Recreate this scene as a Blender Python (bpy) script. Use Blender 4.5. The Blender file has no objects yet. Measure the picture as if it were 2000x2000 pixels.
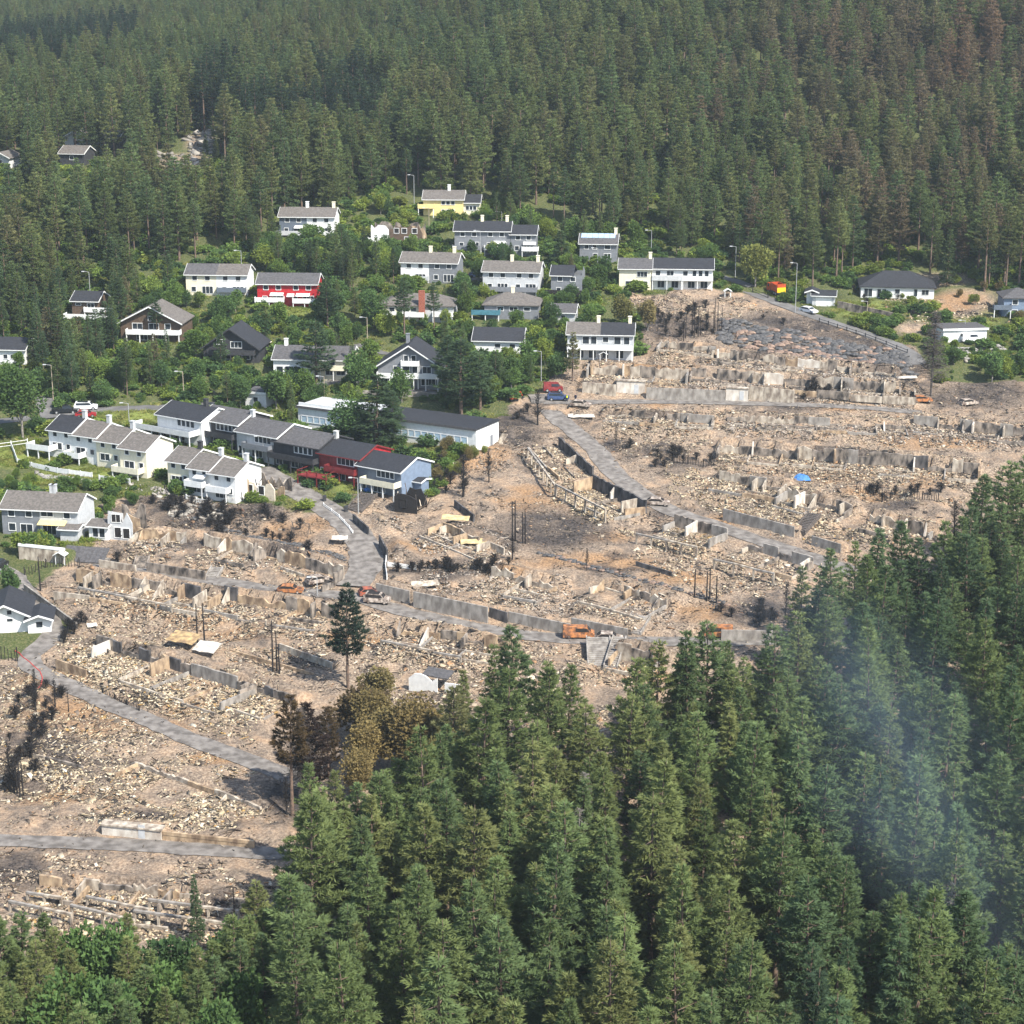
import bpy, math, random
import numpy as np
from mathutils import Vector, Matrix

R = math.radians
rng = np.random.default_rng(7)
random.seed(7)
SC = bpy.context.scene
COL = SC.collection

# ------------------------------------------------------------------ camera, sky, sun, exposure
F = 3732.0                      # focal length in photograph pixels (2000 wide)
PITCH = R(16.0)
CAM_Z = 110.0
HAZE = 0.00011                  # density of the summer haze
cam_data = bpy.data.cameras.new('camera')
cam = bpy.data.objects.new('camera', cam_data)
COL.objects.link(cam)
cam.location = (0, 0, CAM_Z)
cam.rotation_euler = (R(90) - PITCH, 0, 0)
cam_data.sensor_width = 36.0
cam_data.lens = 36.0 * F / 2000.0
cam_data.clip_start = 1.0
cam_data.clip_end = 6000.0
SC.camera = cam

SUN_EL, SUN_AZ = R(47), R(136)          # azimuth clockwise from +Y (the view direction)
world = bpy.data.worlds.new('World')
SC.world = world
world.use_nodes = True
wn = world.node_tree
bg = wn.nodes['Background']
sky = wn.nodes.new('ShaderNodeTexSky')
sky.sky_type = 'NISHITA'
sky.sun_disc = False
sky.sun_elevation = SUN_EL
sky.sun_rotation = SUN_AZ
wn.links.new(sky.outputs[0], bg.inputs[0])
bg.inputs[1].default_value = 0.11
sun_data = bpy.data.lights.new('sun', 'SUN')
sun_data.energy = 4.0
sun_data.angle = R(0.5)
sun_data.color = (1.0, 0.955, 0.88)
sun = bpy.data.objects.new('sun', sun_data)
COL.objects.link(sun)
sd = Vector((math.sin(SUN_AZ) * math.cos(SUN_EL), math.cos(SUN_AZ) * math.cos(SUN_EL), math.sin(SUN_EL)))
sun.rotation_euler = sd.to_track_quat('Z', 'Y').to_euler()
SC.view_settings.view_transform = 'Standard'
SC.view_settings.look = 'None'
SC.view_settings.exposure = 1.25
SC.view_settings.gamma = 1.0
SC.render.engine = 'CYCLES'
SC.cycles.max_bounces = 5
SC.cycles.diffuse_bounces = 2
SC.cycles.transmission_bounces = 2
SC.cycles.glossy_bounces = 2
SC.cycles.volume_bounces = 0
SC.cycles.transparent_max_bounces = 6
SC.cycles.use_adaptive_sampling = True
SC.cycles.adaptive_threshold = 0.02
SC.cycles.use_denoising = True

# ------------------------------------------------------------------ terrain: a smooth hillside through surveyed points
def ray_point(px, py, zc):
    v = (py - 1000.0) / F
    return (zc * (px - 1000.0) / F, zc * (math.cos(PITCH) - v * math.sin(PITCH)), CAM_Z + zc * (-math.sin(PITCH) - v * math.cos(PITCH)))

_tab = {2600: 150, 2250: 176, 1900: 207, 1600: 249, 1340: 287, 1200: 311, 1000: 350, 800: 401, 670: 433, 550: 468}
_ctrl = []
for _px in (-300, 500, 1000, 1500, 2300):
    for _y, _d in _tab.items():
        _ctrl.append(ray_point(_px, _y, _d))
for _px, _py, _d in [(2300, 520, 482), (1750, 520, 482), (1500, 500, 488), (1000, 440, 505), (500, 450, 502), (0, 460, 500), (-300, 470, 500),
                     (2300, 320, 535), (1600, 300, 540), (1000, 300, 552), (500, 310, 552), (0, 320, 560), (-300, 320, 565),
                     (2300, 150, 585), (1600, 150, 592), (1000, 150, 615), (560, 160, 640), (200, 160, 660), (-300, 170, 680),
                     (2300, 0, 640), (1600, 0, 650), (1000, 0, 700), (600, 40, 780), (200, 60, 860), (-300, 60, 900),
                     (2300, -180, 720), (1500, -180, 740), (1000, -130, 850), (500, -40, 1050), (0, -30, 1150), (-300, -30, 1200)]:
    _ctrl.append(ray_point(_px, _py, _d))
_ctrl = np.array(_ctrl)

def _tps(P):
    d = np.sqrt(((P[:, None, :] - _cxy[None]) ** 2).sum(-1)) / 100.0
    K = np.where(d > 1e-9, d * d * np.log(np.maximum(d, 1e-9)), 0.0)
    return np.hstack([K, np.ones((len(P), 1)), P / 100.0])
_cxy = _ctrl[:, :2]
_n = len(_ctrl)
_A = np.zeros((_n + 3, _n + 3))
_T = _tps(_cxy)
_A[:_n] = _T
_A[:_n, :_n] += np.eye(_n) * 0.15
_A[_n:, :_n] = _T[:, _n:].T
_w = np.linalg.solve(_A, np.concatenate([_ctrl[:, 2], np.zeros(3)]))

def S(x, y):
    x = np.atleast_1d(np.asarray(x, float)); y = np.atleast_1d(np.asarray(y, float))
    P = np.stack([x.ravel(), y.ravel()], 1)
    out = np.empty(len(P))
    for i in range(0, len(P), 20000):
        out[i:i + 20000] = _tps(P[i:i + 20000]) @ _w
    return out.reshape(x.shape)

def hit(px, py):
    """world point where the view through photograph pixel (px, py) meets the smooth hillside"""
    zc = np.concatenate([np.arange(130, 560, 4.0), np.arange(560, 1400, 12.0)])
    v = (py - 1000.0) / F
    X = zc * (px - 1000.0) / F
    Y = zc * (math.cos(PITCH) - v * math.sin(PITCH))
    Z = CAM_Z + zc * (-math.sin(PITCH) - v * math.cos(PITCH))
    below = Z < S(X, Y)
    i = int(np.argmax(below)) if below.any() else len(zc) - 1
    lo, hi = zc[max(i - 1, 0)], zc[i]
    for _ in range(14):
        m = 0.5 * (lo + hi)
        p = ray_point(px, py, m)
        if p[2] < S(p[0], p[1])[0]: hi = m
        else: lo = m
    p = ray_point(px, py, hi)
    return np.array([p[0], p[1], float(S(p[0], p[1])[0])])

def project(x, y, z):
    c, s = math.cos(PITCH), math.sin(PITCH)
    zc = y * c - (z - CAM_Z) * s
    dn = -y * s - (z - CAM_Z) * c
    return 1000 + F * x / zc, 1000 + F * dn / zc, zc

def scale_at(p):
    return F / project(p[0], p[1], p[2])[2]

def in_poly(px, py, poly):
    px = np.asarray(px, float); py = np.asarray(py, float)
    r = np.zeros(px.shape, bool)
    n = len(poly)
    for i in range(n):
        x0, y0 = poly[i]; x1, y1 = poly[(i + 1) % n]
        if y0 == y1: continue
        c = ((y0 > py) != (y1 > py)) & (px < (x1 - x0) * (py - y0) / (y1 - y0) + x0)
        r ^= c
    return r

def vnoise(x, y, scale, seed):
    """smooth value noise in 0..1 on world coordinates"""
    g = np.random.default_rng(seed).random((128, 128))
    u = np.asarray(x) / scale + 1000.3; v = np.asarray(y) / scale + 1000.7
    i = np.floor(u).astype(int); j = np.floor(v).astype(int)
    fu = u - i; fv = v - j
    fu = fu * fu * (3 - 2 * fu); fv = fv * fv * (3 - 2 * fv)
    a = g[i % 128, j % 128]; b = g[(i + 1) % 128, j % 128]; c = g[i % 128, (j + 1) % 128]; d = g[(i + 1) % 128, (j + 1) % 128]
    return (a * (1 - fu) + b * fu) * (1 - fv) + (c * (1 - fu) + d * fu) * fv

def axis(lo, f0, f1, hi, fine, coarse):
    return np.concatenate([np.arange(lo, f0, coarse), np.arange(f0, f1, fine), np.arange(f1, hi, coarse)])
GX = axis(-560, -128, 128, 560, 0.85, 7.0)
GY = axis(90, 205, 480, 1450, 0.85, 7.0)
MX, MY = np.meshgrid(GX, GY)
GZ = S(MX, MY)
PXY = project(MX, MY, GZ)

def G(x, y):
    x = np.asarray(x, float); y = np.asarray(y, float)
    i = np.clip(np.searchsorted(GX, x) - 1, 0, len(GX) - 2); j = np.clip(np.searchsorted(GY, y) - 1, 0, len(GY) - 2)
    fx = np.clip((x - GX[i]) / (GX[i + 1] - GX[i]), 0, 1); fy = np.clip((y - GY[j]) / (GY[j + 1] - GY[j]), 0, 1)
    return (GZ[j, i] * (1 - fx) + GZ[j, i + 1] * fx) * (1 - fy) + (GZ[j + 1, i] * (1 - fx) + GZ[j + 1, i + 1] * fx) * fy

def cut_terrace(A, B, zA, zB, D, hw, back=5.0, front=3.0, side=1.6, vhi=-0.8):
    """flat plot of depth D in front of the line A-B, ground held up behind it"""
    global GZ
    A = np.array(A[:2]); B = np.array(B[:2]); d = B - A; L = np.hypot(*d); t = d / L; n = np.array([t[1], -t[0]])
    m = D + back + front + 3
    j0, j1 = np.searchsorted(GY, [min(A[1], B[1]) - m, max(A[1], B[1]) + m]); i0, i1 = np.searchsorted(GX, [min(A[0], B[0]) - m, max(A[0], B[0]) + m])
    X = MX[j0:j1, i0:i1] - A[0]; Y = MY[j0:j1, i0:i1] - A[1]
    u = X * t[0] + Y * t[1]; v = X * n[0] + Y * n[1]
    zl = zA + (zB - zA) * np.clip(u / L, 0, 1)
    wu = np.clip(1 - np.maximum(np.maximum(-u, u - L), 0) / side, 0, 1)
    hi = v < vhi
    w = np.where(hi, np.clip(1 - (vhi - v - 0.8) / back, 0, 1), np.clip(1 - (v - D) / front, 0, 1)) * wu
    w = w * w * (3 - 2 * w)
    tgt = np.where(hi, zl + hw, zl)
    GZ[j0:j1, i0:i1] = GZ[j0:j1, i0:i1] * (1 - w) + tgt * w

def cut_road(pts, half):
    global GZ
    pts = np.array(pts)
    m = half + 4
    j0, j1 = np.searchsorted(GY, [pts[:, 1].min() - m, pts[:, 1].max() + m]); i0, i1 = np.searchsorted(GX, [pts[:, 0].min() - m, pts[:, 0].max() + m])
    X = MX[j0:j1, i0:i1]; Y = MY[j0:j1, i0:i1]
    best = np.full(X.shape, 1e9); bz = np.zeros(X.shape)
    for a, b in zip(pts[:-1], pts[1:]):
        d = b[:2] - a[:2]; L2 = max((d ** 2).sum(), 1e-9)
        t = np.clip(((X - a[0]) * d[0] + (Y - a[1]) * d[1]) / L2, 0, 1)
        dist = np.hypot(X - a[0] - t * d[0], Y - a[1] - t * d[1])
        k = dist < best
        best = np.where(k, dist, best); bz = np.where(k, a[2] + t * (b[2] - a[2]), bz)
    w = np.clip(1 - (best - half - 0.9) / 2.2, 0, 1); w = w * w * (3 - 2 * w)
    GZ[j0:j1, i0:i1] = GZ[j0:j1, i0:i1] * (1 - w) + (bz - 0.05) * w

# ------------------------------------------------------------------ object helpers
def link(o):
    COL.objects.link(o); return o

def tag(o, label=None, cat=None, group=None, kind=None):
    if label: o['label'] = label
    if cat: o['category'] = cat
    if group: o['group'] = group
    if kind: o['kind'] = kind
    return o

def thing(name, label, cat, loc=(0, 0, 0), rz=0.0, group=None):
    o = bpy.data.objects.new(name, None)
    o.empty_display_size = 0.5
    o.location = [float(c) for c in loc]; o.rotation_euler = (0, 0, rz)
    return tag(link(o), label, cat, group)

def mesh_np(name, V, Fs, mats=None, attr=None):
    """mesh from numpy arrays: V (n,3); Fs (m,k) with one k"""
    V = np.asarray(V, np.float32); Fs = np.asarray(Fs, np.int32)
    me = bpy.data.meshes.new(name)
    m, k = Fs.shape
    me.vertices.add(len(V)); me.loops.add(m * k); me.polygons.add(m)
    me.vertices.foreach_set('co', V.ravel())
    me.loops.foreach_set('vertex_index', Fs.ravel())
    me.polygons.foreach_set('loop_start', np.arange(0, m * k, k, dtype=np.int32))
    try:
        me.polygons.foreach_set('loop_total', np.full(m, k, np.int32))
    except Exception:
        pass
    if attr is not None:
        a = me.attributes.new('col', 'FLOAT_COLOR', 'POINT')
        c = np.ones((len(V), 4), np.float32); c[:, :attr.shape[1]] = attr
        a.data.foreach_set('color', c.ravel())
    me.update(calc_edges=True)
    for mt in (mats or []): me.materials.append(mt)
    return me

class MB:
    """collects shapes of one part, then links them as one mesh"""
    def __init__(s): s.v = []; s.f = []
    def add(s, vs, fs):
        o = len(s.v); s.v += [tuple(map(float, q)) for q in vs]; s.f += [tuple(o + i for i in q) for q in fs]; return s
    def box(s, x0, x1, y0, y1, z0, z1):
        return s.add([(x0, y0, z0), (x1, y0, z0), (x1, y1, z0), (x0, y1, z0), (x0, y0, z1), (x1, y0, z1), (x1, y1, z1), (x0, y1, z1)],
                     [(0, 3, 2, 1), (4, 5, 6, 7), (0, 1, 5, 4), (1, 2, 6, 5), (2, 3, 7, 6), (3, 0, 4, 7)])
    def slab(s, a, b, c, d, t):
        """four top corners (counter-clockwise from above), thickness t downwards"""
        top = [a, b, c, d]; bot = [(q[0], q[1], q[2] - t) for q in top]
        return s.add(top + bot, [(0, 1, 2, 3), (7, 6, 5, 4), (0, 4, 5, 1), (1, 5, 6, 2), (2, 6, 7, 3), (3, 7, 4, 0)])
    def prism(s, poly, y0, y1):
        """polygon in x,z (counter-clockwise seen from -y) pushed from y0 to y1"""
        n = len(poly)
        return s.add([(x, y0, z) for x, z in poly] + [(x, y1, z) for x, z in poly],
                     [tuple(range(n)), tuple(range(2 * n - 1, n - 1, -1))] + [(i, i + n, (i + 1) % n + n, (i + 1) % n) for i in range(n)])
    def tube(s, a, b, r0, r1, n=6):
        a = Vector(a); b = Vector(b); q = (b - a).to_track_quat('Z', 'Y')
        ring = [Vector((math.cos(2 * math.pi * i / n), math.sin(2 * math.pi * i / n), 0)) for i in range(n)]
        return s.add([a + q @ (p * r0) for p in ring] + [b + q @ (p * r1) for p in ring],
                     [(i, (i + 1) % n, n + (i + 1) % n, n + i) for i in range(n)] + [tuple(range(n - 1, -1, -1)), tuple(range(n, 2 * n))])
    def mesh(s, name, mat):
        me = bpy.data.meshes.new(name); me.from_pydata(s.v, [], s.f); me.update()
        if mat: me.materials.append(mat)
        return me
    def build(s, name, mat, parent=None, label=None):
        o = link(bpy.data.objects.new(name, s.mesh(name, mat)))
        if parent: o.parent = parent
        if label: o['label'] = label
        return o

def put(name, me, parent=None, loc=(0, 0, 0), rz=0.0, sc=None):
    o = link(bpy.data.objects.new(name, me)); o.location = loc; o.rotation_euler = (0, 0, rz)
    if sc is not None: o.scale = sc
    if parent: o.parent = parent
    return o

# ------------------------------------------------------------------ materials
MATS = {}
PALE = {'concrete', 'pale_concrete', 'bleached_concrete', 'sooty_concrete', 'blackened_concrete', 'scorched_plaster', 'ash_covered_road', 'asphalt_road', 'dark_stone', 'reddish_stone', 'grey_stone'}
def mat(name, c, var=0.18, rough=0.85, scale=1.5, c2=None, bump=0.0, streak=False, metal=0.0, detail=4.0):
    """procedural surface: base colour broken up by noise towards c2"""
    if name in MATS: return MATS[name]
    k_ = .82 if name in PALE else (.88 if 'paint' in name or 'roof' in name else 1.0)
    c = tuple(x * k_ for x in c); c2 = tuple(x * k_ for x in c2) if c2 else None
    m = bpy.data.materials.new(name); m.use_nodes = True
    nt = m.node_tree; N = nt.nodes; L = nt.links
    b = N['Principled BSDF']; b.inputs['Roughness'].default_value = rough; b.inputs['Metallic'].default_value = metal
    b.inputs['Specular IOR Level'].default_value = 0.25
    tc = N.new('ShaderNodeTexCoord'); no = N.new('ShaderNodeTexNoise'); no.inputs['Scale'].default_value = scale; no.inputs['Detail'].default_value = detail
    src = tc.outputs['Object']
    if streak:
        mp = N.new('ShaderNodeMapping'); mp.inputs['Scale'].default_value = (0.9, 0.9, 0.45); L.new(src, mp.inputs[0]); src = mp.outputs[0]
    L.new(src, no.inputs['Vector'])
    r = N.new('ShaderNodeValToRGB'); e = r.color_ramp.elements
    c2 = c2 or tuple(x * (1 - var * 1.6) for x in c)
    e[0].position = 0.36; e[1].position = 0.66
    e[0].color = (*c2, 1); e[1].color = (*[min(1, x * (1 + var * 0.4)) for x in c], 1)
    L.new(no.outputs['Fac'], r.inputs[0]); L.new(r.outputs[0], b.inputs['Base Color'])
    if bump:
        bu = N.new('ShaderNodeBump'); bu.inputs['Strength'].default_value = bump; L.new(no.outputs['Fac'], bu.inputs['Height']); L.new(bu.outputs[0], b.inputs['Normal'])
    MATS[name] = m
    return m

WHITE = mat('white_paint', (0.80, 0.80, 0.77), 0.07, 0.6)
CREAM = mat('cream_paint', (0.80, 0.74, 0.56), 0.07, 0.6)
YELLOW = mat('yellow_paint', (0.80, 0.64, 0.28), 0.07, 0.6)
RED = mat('red_paint', (0.46, 0.022, 0.028), 0.15, 0.6)
DRED = mat('dark_red_paint', (0.22, 0.03, 0.03), 0.2, 0.6)
GREY = mat('grey_paint', (0.21, 0.22, 0.235), 0.1, 0.65)
LGREY = mat('light_grey_paint', (0.52, 0.53, 0.53), 0.08, 0.65)
BLUEGREY = mat('blue_grey_paint', (0.19, 0.245, 0.33), 0.1, 0.65)
SLATE = mat('slate_paint', (0.13, 0.155, 0.19), 0.1, 0.65)
DARK = mat('dark_stained_timber', (0.045, 0.045, 0.048), 0.2, 0.7)
BROWN = mat('brown_stained_timber', (0.11, 0.075, 0.05), 0.2, 0.7)
TEAL = mat('teal_paint', (0.07, 0.20, 0.25), 0.15, 0.6)
BEIGE = mat('beige_wall', (0.62, 0.53, 0.41), 0.1, 0.7)
ROOF_BROWN = mat('weathered_roof', (0.155, 0.138, 0.122), 0.22, 0.9, 2.2, bump=0.3)
ROOF_BLACK = mat('black_roof', (0.036, 0.037, 0.042), 0.22, 0.75, 2.2, bump=0.3)
ROOF_GREY = mat('grey_roof', (0.105, 0.10, 0.10), 0.22, 0.85, 2.2, bump=0.3)
SOLAR = mat('solar_panel', (0.33, 0.43, 0.56), 0.08, 0.25)
CHIM = mat('chimney_plaster', (0.5, 0.49, 0.46), 0.15)
BRICK = mat('chimney_brick', (0.33, 0.11, 0.07), 0.25, 0.9, 5)
GLASS = mat('window_glass', (0.03, 0.038, 0.046), 0.3, 0.12, 0.6)
BLUEGLASS = mat('blue_window', (0.25, 0.42, 0.56), 0.15, 0.25, 3, c2=(0.5, 0.55, 0.56))
CONC = mat('concrete', (0.36, 0.33, 0.29), 0.2, 0.9, 1.2, c2=(0.19, 0.168, 0.145), streak=True, detail=8)
CONC_PALE = mat('pale_concrete', (0.56, 0.49, 0.39), 0.15, 0.9, 1.3, c2=(0.22, 0.175, 0.135), streak=True, detail=8)
CONC_WHITE = mat('bleached_concrete', (0.70, 0.66, 0.58), 0.1, 0.9, 1.0, c2=(0.45, 0.38, 0.31), streak=True, detail=8)
CONC_SOOT = mat('sooty_concrete', (0.34, 0.285, 0.23), 0.3, 0.95, 1.1, c2=(0.05, 0.044, 0.04), streak=True, detail=8)
CONC_BLACK = mat('blackened_concrete', (0.13, 0.12, 0.115), 0.4, 0.95, 1.0, c2=(0.03, 0.03, 0.032), streak=True, detail=8)
PLASTER = mat('scorched_plaster', (0.50, 0.37, 0.235), 0.2, 0.95, 1.2, c2=(0.19, 0.13, 0.085), streak=True, detail=8)
CHAR = mat('charred_wood', (0.026, 0.023, 0.022), 0.3, 0.95, 4)
CHAR_GREY = mat('ashen_wood', (0.13, 0.11, 0.095), 0.3, 0.95, 4, c2=(0.045, 0.038, 0.034))
BARK = mat('pine_bark', (0.17, 0.115, 0.08), 0.3, 0.95, 3, c2=(0.08, 0.06, 0.05))
GBARK = mat('grey_bark', (0.26, 0.235, 0.20), 0.3, 0.95, 3)
WOODPOLE = mat('wood_pole', (0.36, 0.30, 0.22), 0.2, 0.9, 3)
STEEL = mat('galvanised_steel', (0.30, 0.305, 0.30), 0.1, 0.5, 3)
ASPHALT = mat('asphalt_road', (0.18, 0.172, 0.163), 0.15, 0.95, 0.35, c2=(0.12, 0.114, 0.108), detail=9)
ASH_ROAD = mat('ash_covered_road', (0.25, 0.226, 0.20), 0.15, 0.95, 0.8, c2=(0.125, 0.11, 0.096), detail=10)
STONE_D = mat('dark_stone', (0.13, 0.125, 0.12), 0.3, 0.95, 1.2, c2=(0.05, 0.05, 0.052))
STONE_R = mat('reddish_stone', (0.33, 0.23, 0.17), 0.3, 0.95, 1.2, c2=(0.14, 0.10, 0.08))
STONE_G = mat('grey_stone', (0.36, 0.34, 0.31), 0.25, 0.95, 1.2)
RUBBER = mat('rubber', (0.02, 0.02, 0.02), 0.2, 0.9)
RUST = mat('burnt_orange_metal', (0.42, 0.17, 0.06), 0.3, 0.9, 1.6, c2=(0.085, 0.05, 0.038), detail=7)
RUST_GREY = mat('burnt_grey_metal', (0.42, 0.36, 0.30), 0.3, 0.8, 1.8, c2=(0.10, 0.07, 0.055), detail=7)
RUST_RED = mat('scorched_red_metal', (0.38, 0.10, 0.05), 0.3, 0.8, 1.2, c2=(0.12, 0.06, 0.05))
CARWHITE = mat('white_car_paint', (0.8, 0.8, 0.8), 0.03, 0.25)
CARBLACK = mat('black_car_paint', (0.02, 0.022, 0.025), 0.1, 0.25)
CARRED = mat('red_car_paint', (0.33, 0.022, 0.025), 0.1, 0.3)
CARBLUE = mat('blue_car_paint', (0.05, 0.08, 0.17), 0.1, 0.3)
TRUCKYEL = mat('yellow_truck_paint', (0.85, 0.55, 0.02), 0.08, 0.4)
TRUCKORG = mat('orange_truck_paint', (0.5, 0.085, 0.03), 0.08, 0.4)
TARP = mat('blue_tarpaulin', (0.06, 0.19, 0.46), 0.25, 0.6, 2, bump=0.6)
GREENBIN = mat('green_bin', (0.03, 0.10, 0.06), 0.1, 0.5)
SKIN = mat('skin', (0.5, 0.3, 0.22), 0.1)
HIVIS = mat('yellow_vest', (0.65, 0.75, 0.05), 0.1)
NAVY = mat('navy_clothing', (0.02, 0.025, 0.05), 0.2)

def attr_mat(name, rough=0.95):
    m = bpy.data.materials.new(name); m.use_nodes = True
    nt = m.node_tree; b = nt.nodes['Principled BSDF']; b.inputs['Roughness'].default_value = rough; b.inputs['Specular IOR Level'].default_value = 0.15
    a = nt.nodes.new('ShaderNodeAttribute'); a.attribute_name = 'col'
    nt.links.new(a.outputs['Color'], b.inputs['Base Color'])
    return m
RUBBLE_MAT = attr_mat('rubble')

def foliage(name, stops, rough=0.8, trans=0.22, vary=0.35):
    """needle or leaf colour picked by the tree's own tint, varied a little from tree to tree and through the crown"""
    m = bpy.data.materials.new(name); m.use_nodes = True
    nt = m.node_tree; N = nt.nodes; L = nt.links
    out = N['Material Output']; N.remove(N['Principled BSDF'])
    at = N.new('ShaderNodeAttribute'); at.attribute_type = 'INSTANCER'; at.attribute_name = 'tint'
    r = N.new('ShaderNodeValToRGB'); e = r.color_ramp.elements
    e[0].position, e[0].color = stops[0][0], (*stops[0][1], 1)
    e[1].position, e[1].color = stops[-1][0], (*stops[-1][1], 1)
    for p, c in stops[1:-1]:
        q = e.new(p); q.color = (*c, 1)
    L.new(at.outputs['Fac'], r.inputs[0])
    oi = N.new('ShaderNodeObjectInfo')
    tc = N.new('ShaderNodeTexCoord'); no = N.new('ShaderNodeTexNoise'); no.inputs['Scale'].default_value = 0.9; no.inputs['Detail'].default_value = 3
    L.new(tc.outputs['Object'], no.inputs['Vector'])
    ad = N.new('ShaderNodeMath'); ad.operation = 'MULTIPLY_ADD'; L.new(oi.outputs['Random'], ad.inputs[0]); ad.inputs[1].default_value = vary; ad.inputs[2].default_value = 1 - vary * 0.5
    a2 = N.new('ShaderNodeMath'); a2.operation = 'MULTIPLY_ADD'; L.new(no.outputs['Fac'], a2.inputs[0]); a2.inputs[1].default_value = 0.9; a2.inputs[2].default_value = 0.55
    mu = N.new('ShaderNodeMath'); mu.operation = 'MULTIPLY'; L.new(ad.outputs[0], mu.inputs[0]); L.new(a2.outputs[0], mu.inputs[1])
    vm = N.new('ShaderNodeVectorMath'); vm.operation = 'SCALE'; L.new(r.outputs[0], vm.inputs[0]); L.new(mu.outputs[0], vm.inputs['Scale'])
    d = N.new('ShaderNodeBsdfDiffuse'); t = N.new('ShaderNodeBsdfTranslucent'); mx = N.new('ShaderNodeMixShader'); mx.inputs[0].default_value = trans
    L.new(vm.outputs[0], d.inputs[0]); L.new(vm.outputs[0], t.inputs[0]); L.new(d.outputs[0], mx.inputs[1]); L.new(t.outputs[0], mx.inputs[2])
    L.new(mx.outputs[0], out.inputs[0])
    return m
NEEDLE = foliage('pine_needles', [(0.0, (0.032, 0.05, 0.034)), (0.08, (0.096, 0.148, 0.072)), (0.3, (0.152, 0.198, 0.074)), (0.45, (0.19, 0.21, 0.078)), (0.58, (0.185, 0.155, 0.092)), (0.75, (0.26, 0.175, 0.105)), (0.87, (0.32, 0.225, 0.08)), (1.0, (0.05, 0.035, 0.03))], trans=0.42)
LEAF = foliage('leaves', [(0.0, (0.075, 0.13, 0.05)), (0.3, (0.125, 0.195, 0.05)), (0.55, (0.21, 0.26, 0.05)), (0.7, (0.19, 0.16, 0.07)), (0.85, (0.235, 0.18, 0.075)), (1.0, (0.06, 0.042, 0.034))], trans=0.35)
GRASSM = foliage('grass_blades', [(0.0, (0.10, 0.15, 0.03)), (1.0, (0.26, 0.25, 0.08))], trans=0.2)
# ------------------------------------------------------------------ the survey: roads, plots, houses (photograph pixels read onto the hillside)
ROADS = [  # material, half width (m), pixel polyline
    (ASH_ROAD, 2.3, [(1052, 770), (1062, 790), (1085, 815), (1125, 845), (1165, 880), (1200, 925), (1245, 963), (1310, 1000), (1400, 1026), (1500, 1062), (1590, 1090), (1680, 1120)]),
    (ASH_ROAD, 2.9, [(505, 915), (560, 948), (610, 975), (655, 1003), (692, 1035), (714, 1070), (718, 1105), (690, 1145)]),
    (ASH_ROAD, 2.1, [(180, 1104), (250, 1109), (330, 1118), (430, 1136), (520, 1152), (620, 1158), (690, 1162), (770, 1190), (870, 1214), (980, 1236), (1100, 1248), (1220, 1252), (1350, 1254), (1480, 1252), (1600, 1248)]),
    (ASH_ROAD, 1.8, [(-40, 1098), (20, 1112), (45, 1150), (85, 1198), (112, 1228), (98, 1256), (60, 1274), (40, 1290), (62, 1304), (116, 1330), (181, 1362), (259, 1394), (362, 1440), (492, 1488), (600, 1530)]),
    (ASH_ROAD, 1.7, [(-60, 1641), (60, 1643), (180, 1647), (300, 1654), (420, 1661), (560, 1668)]),
    (ASPHALT, 2.2, [(1440, 560), (1500, 583), (1540, 600), (1600, 622), (1680, 648), (1760, 678), (1800, 712)]),
    (ASH_ROAD, 2.0, [(1062, 785), (1140, 786), (1250, 784), (1400, 786), (1550, 790), (1700, 796), (1800, 806)]),
    (ASPHALT, 2.4, [(-40, 826), (40, 820), (95, 812), (150, 803), (230, 798), (330, 796), (420, 790)]),
    (ASPHALT, 2.0, [(80, 775), (92, 795), (100, 815)]),
    (ASPHALT, 1.6, [(700, 672), (735, 690), (760, 697), (790, 690)]),
    (ASPHALT, 2.5, [(585, 760), (640, 745), (700, 742), (770, 750), (840, 770)]),
    (ASPHALT, 1.8, [(905, 548), (935, 540), (965, 538)]),
    (ASPHALT, 1.8, [(1390, 535), (1425, 545), (1470, 560)]),
]

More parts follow.
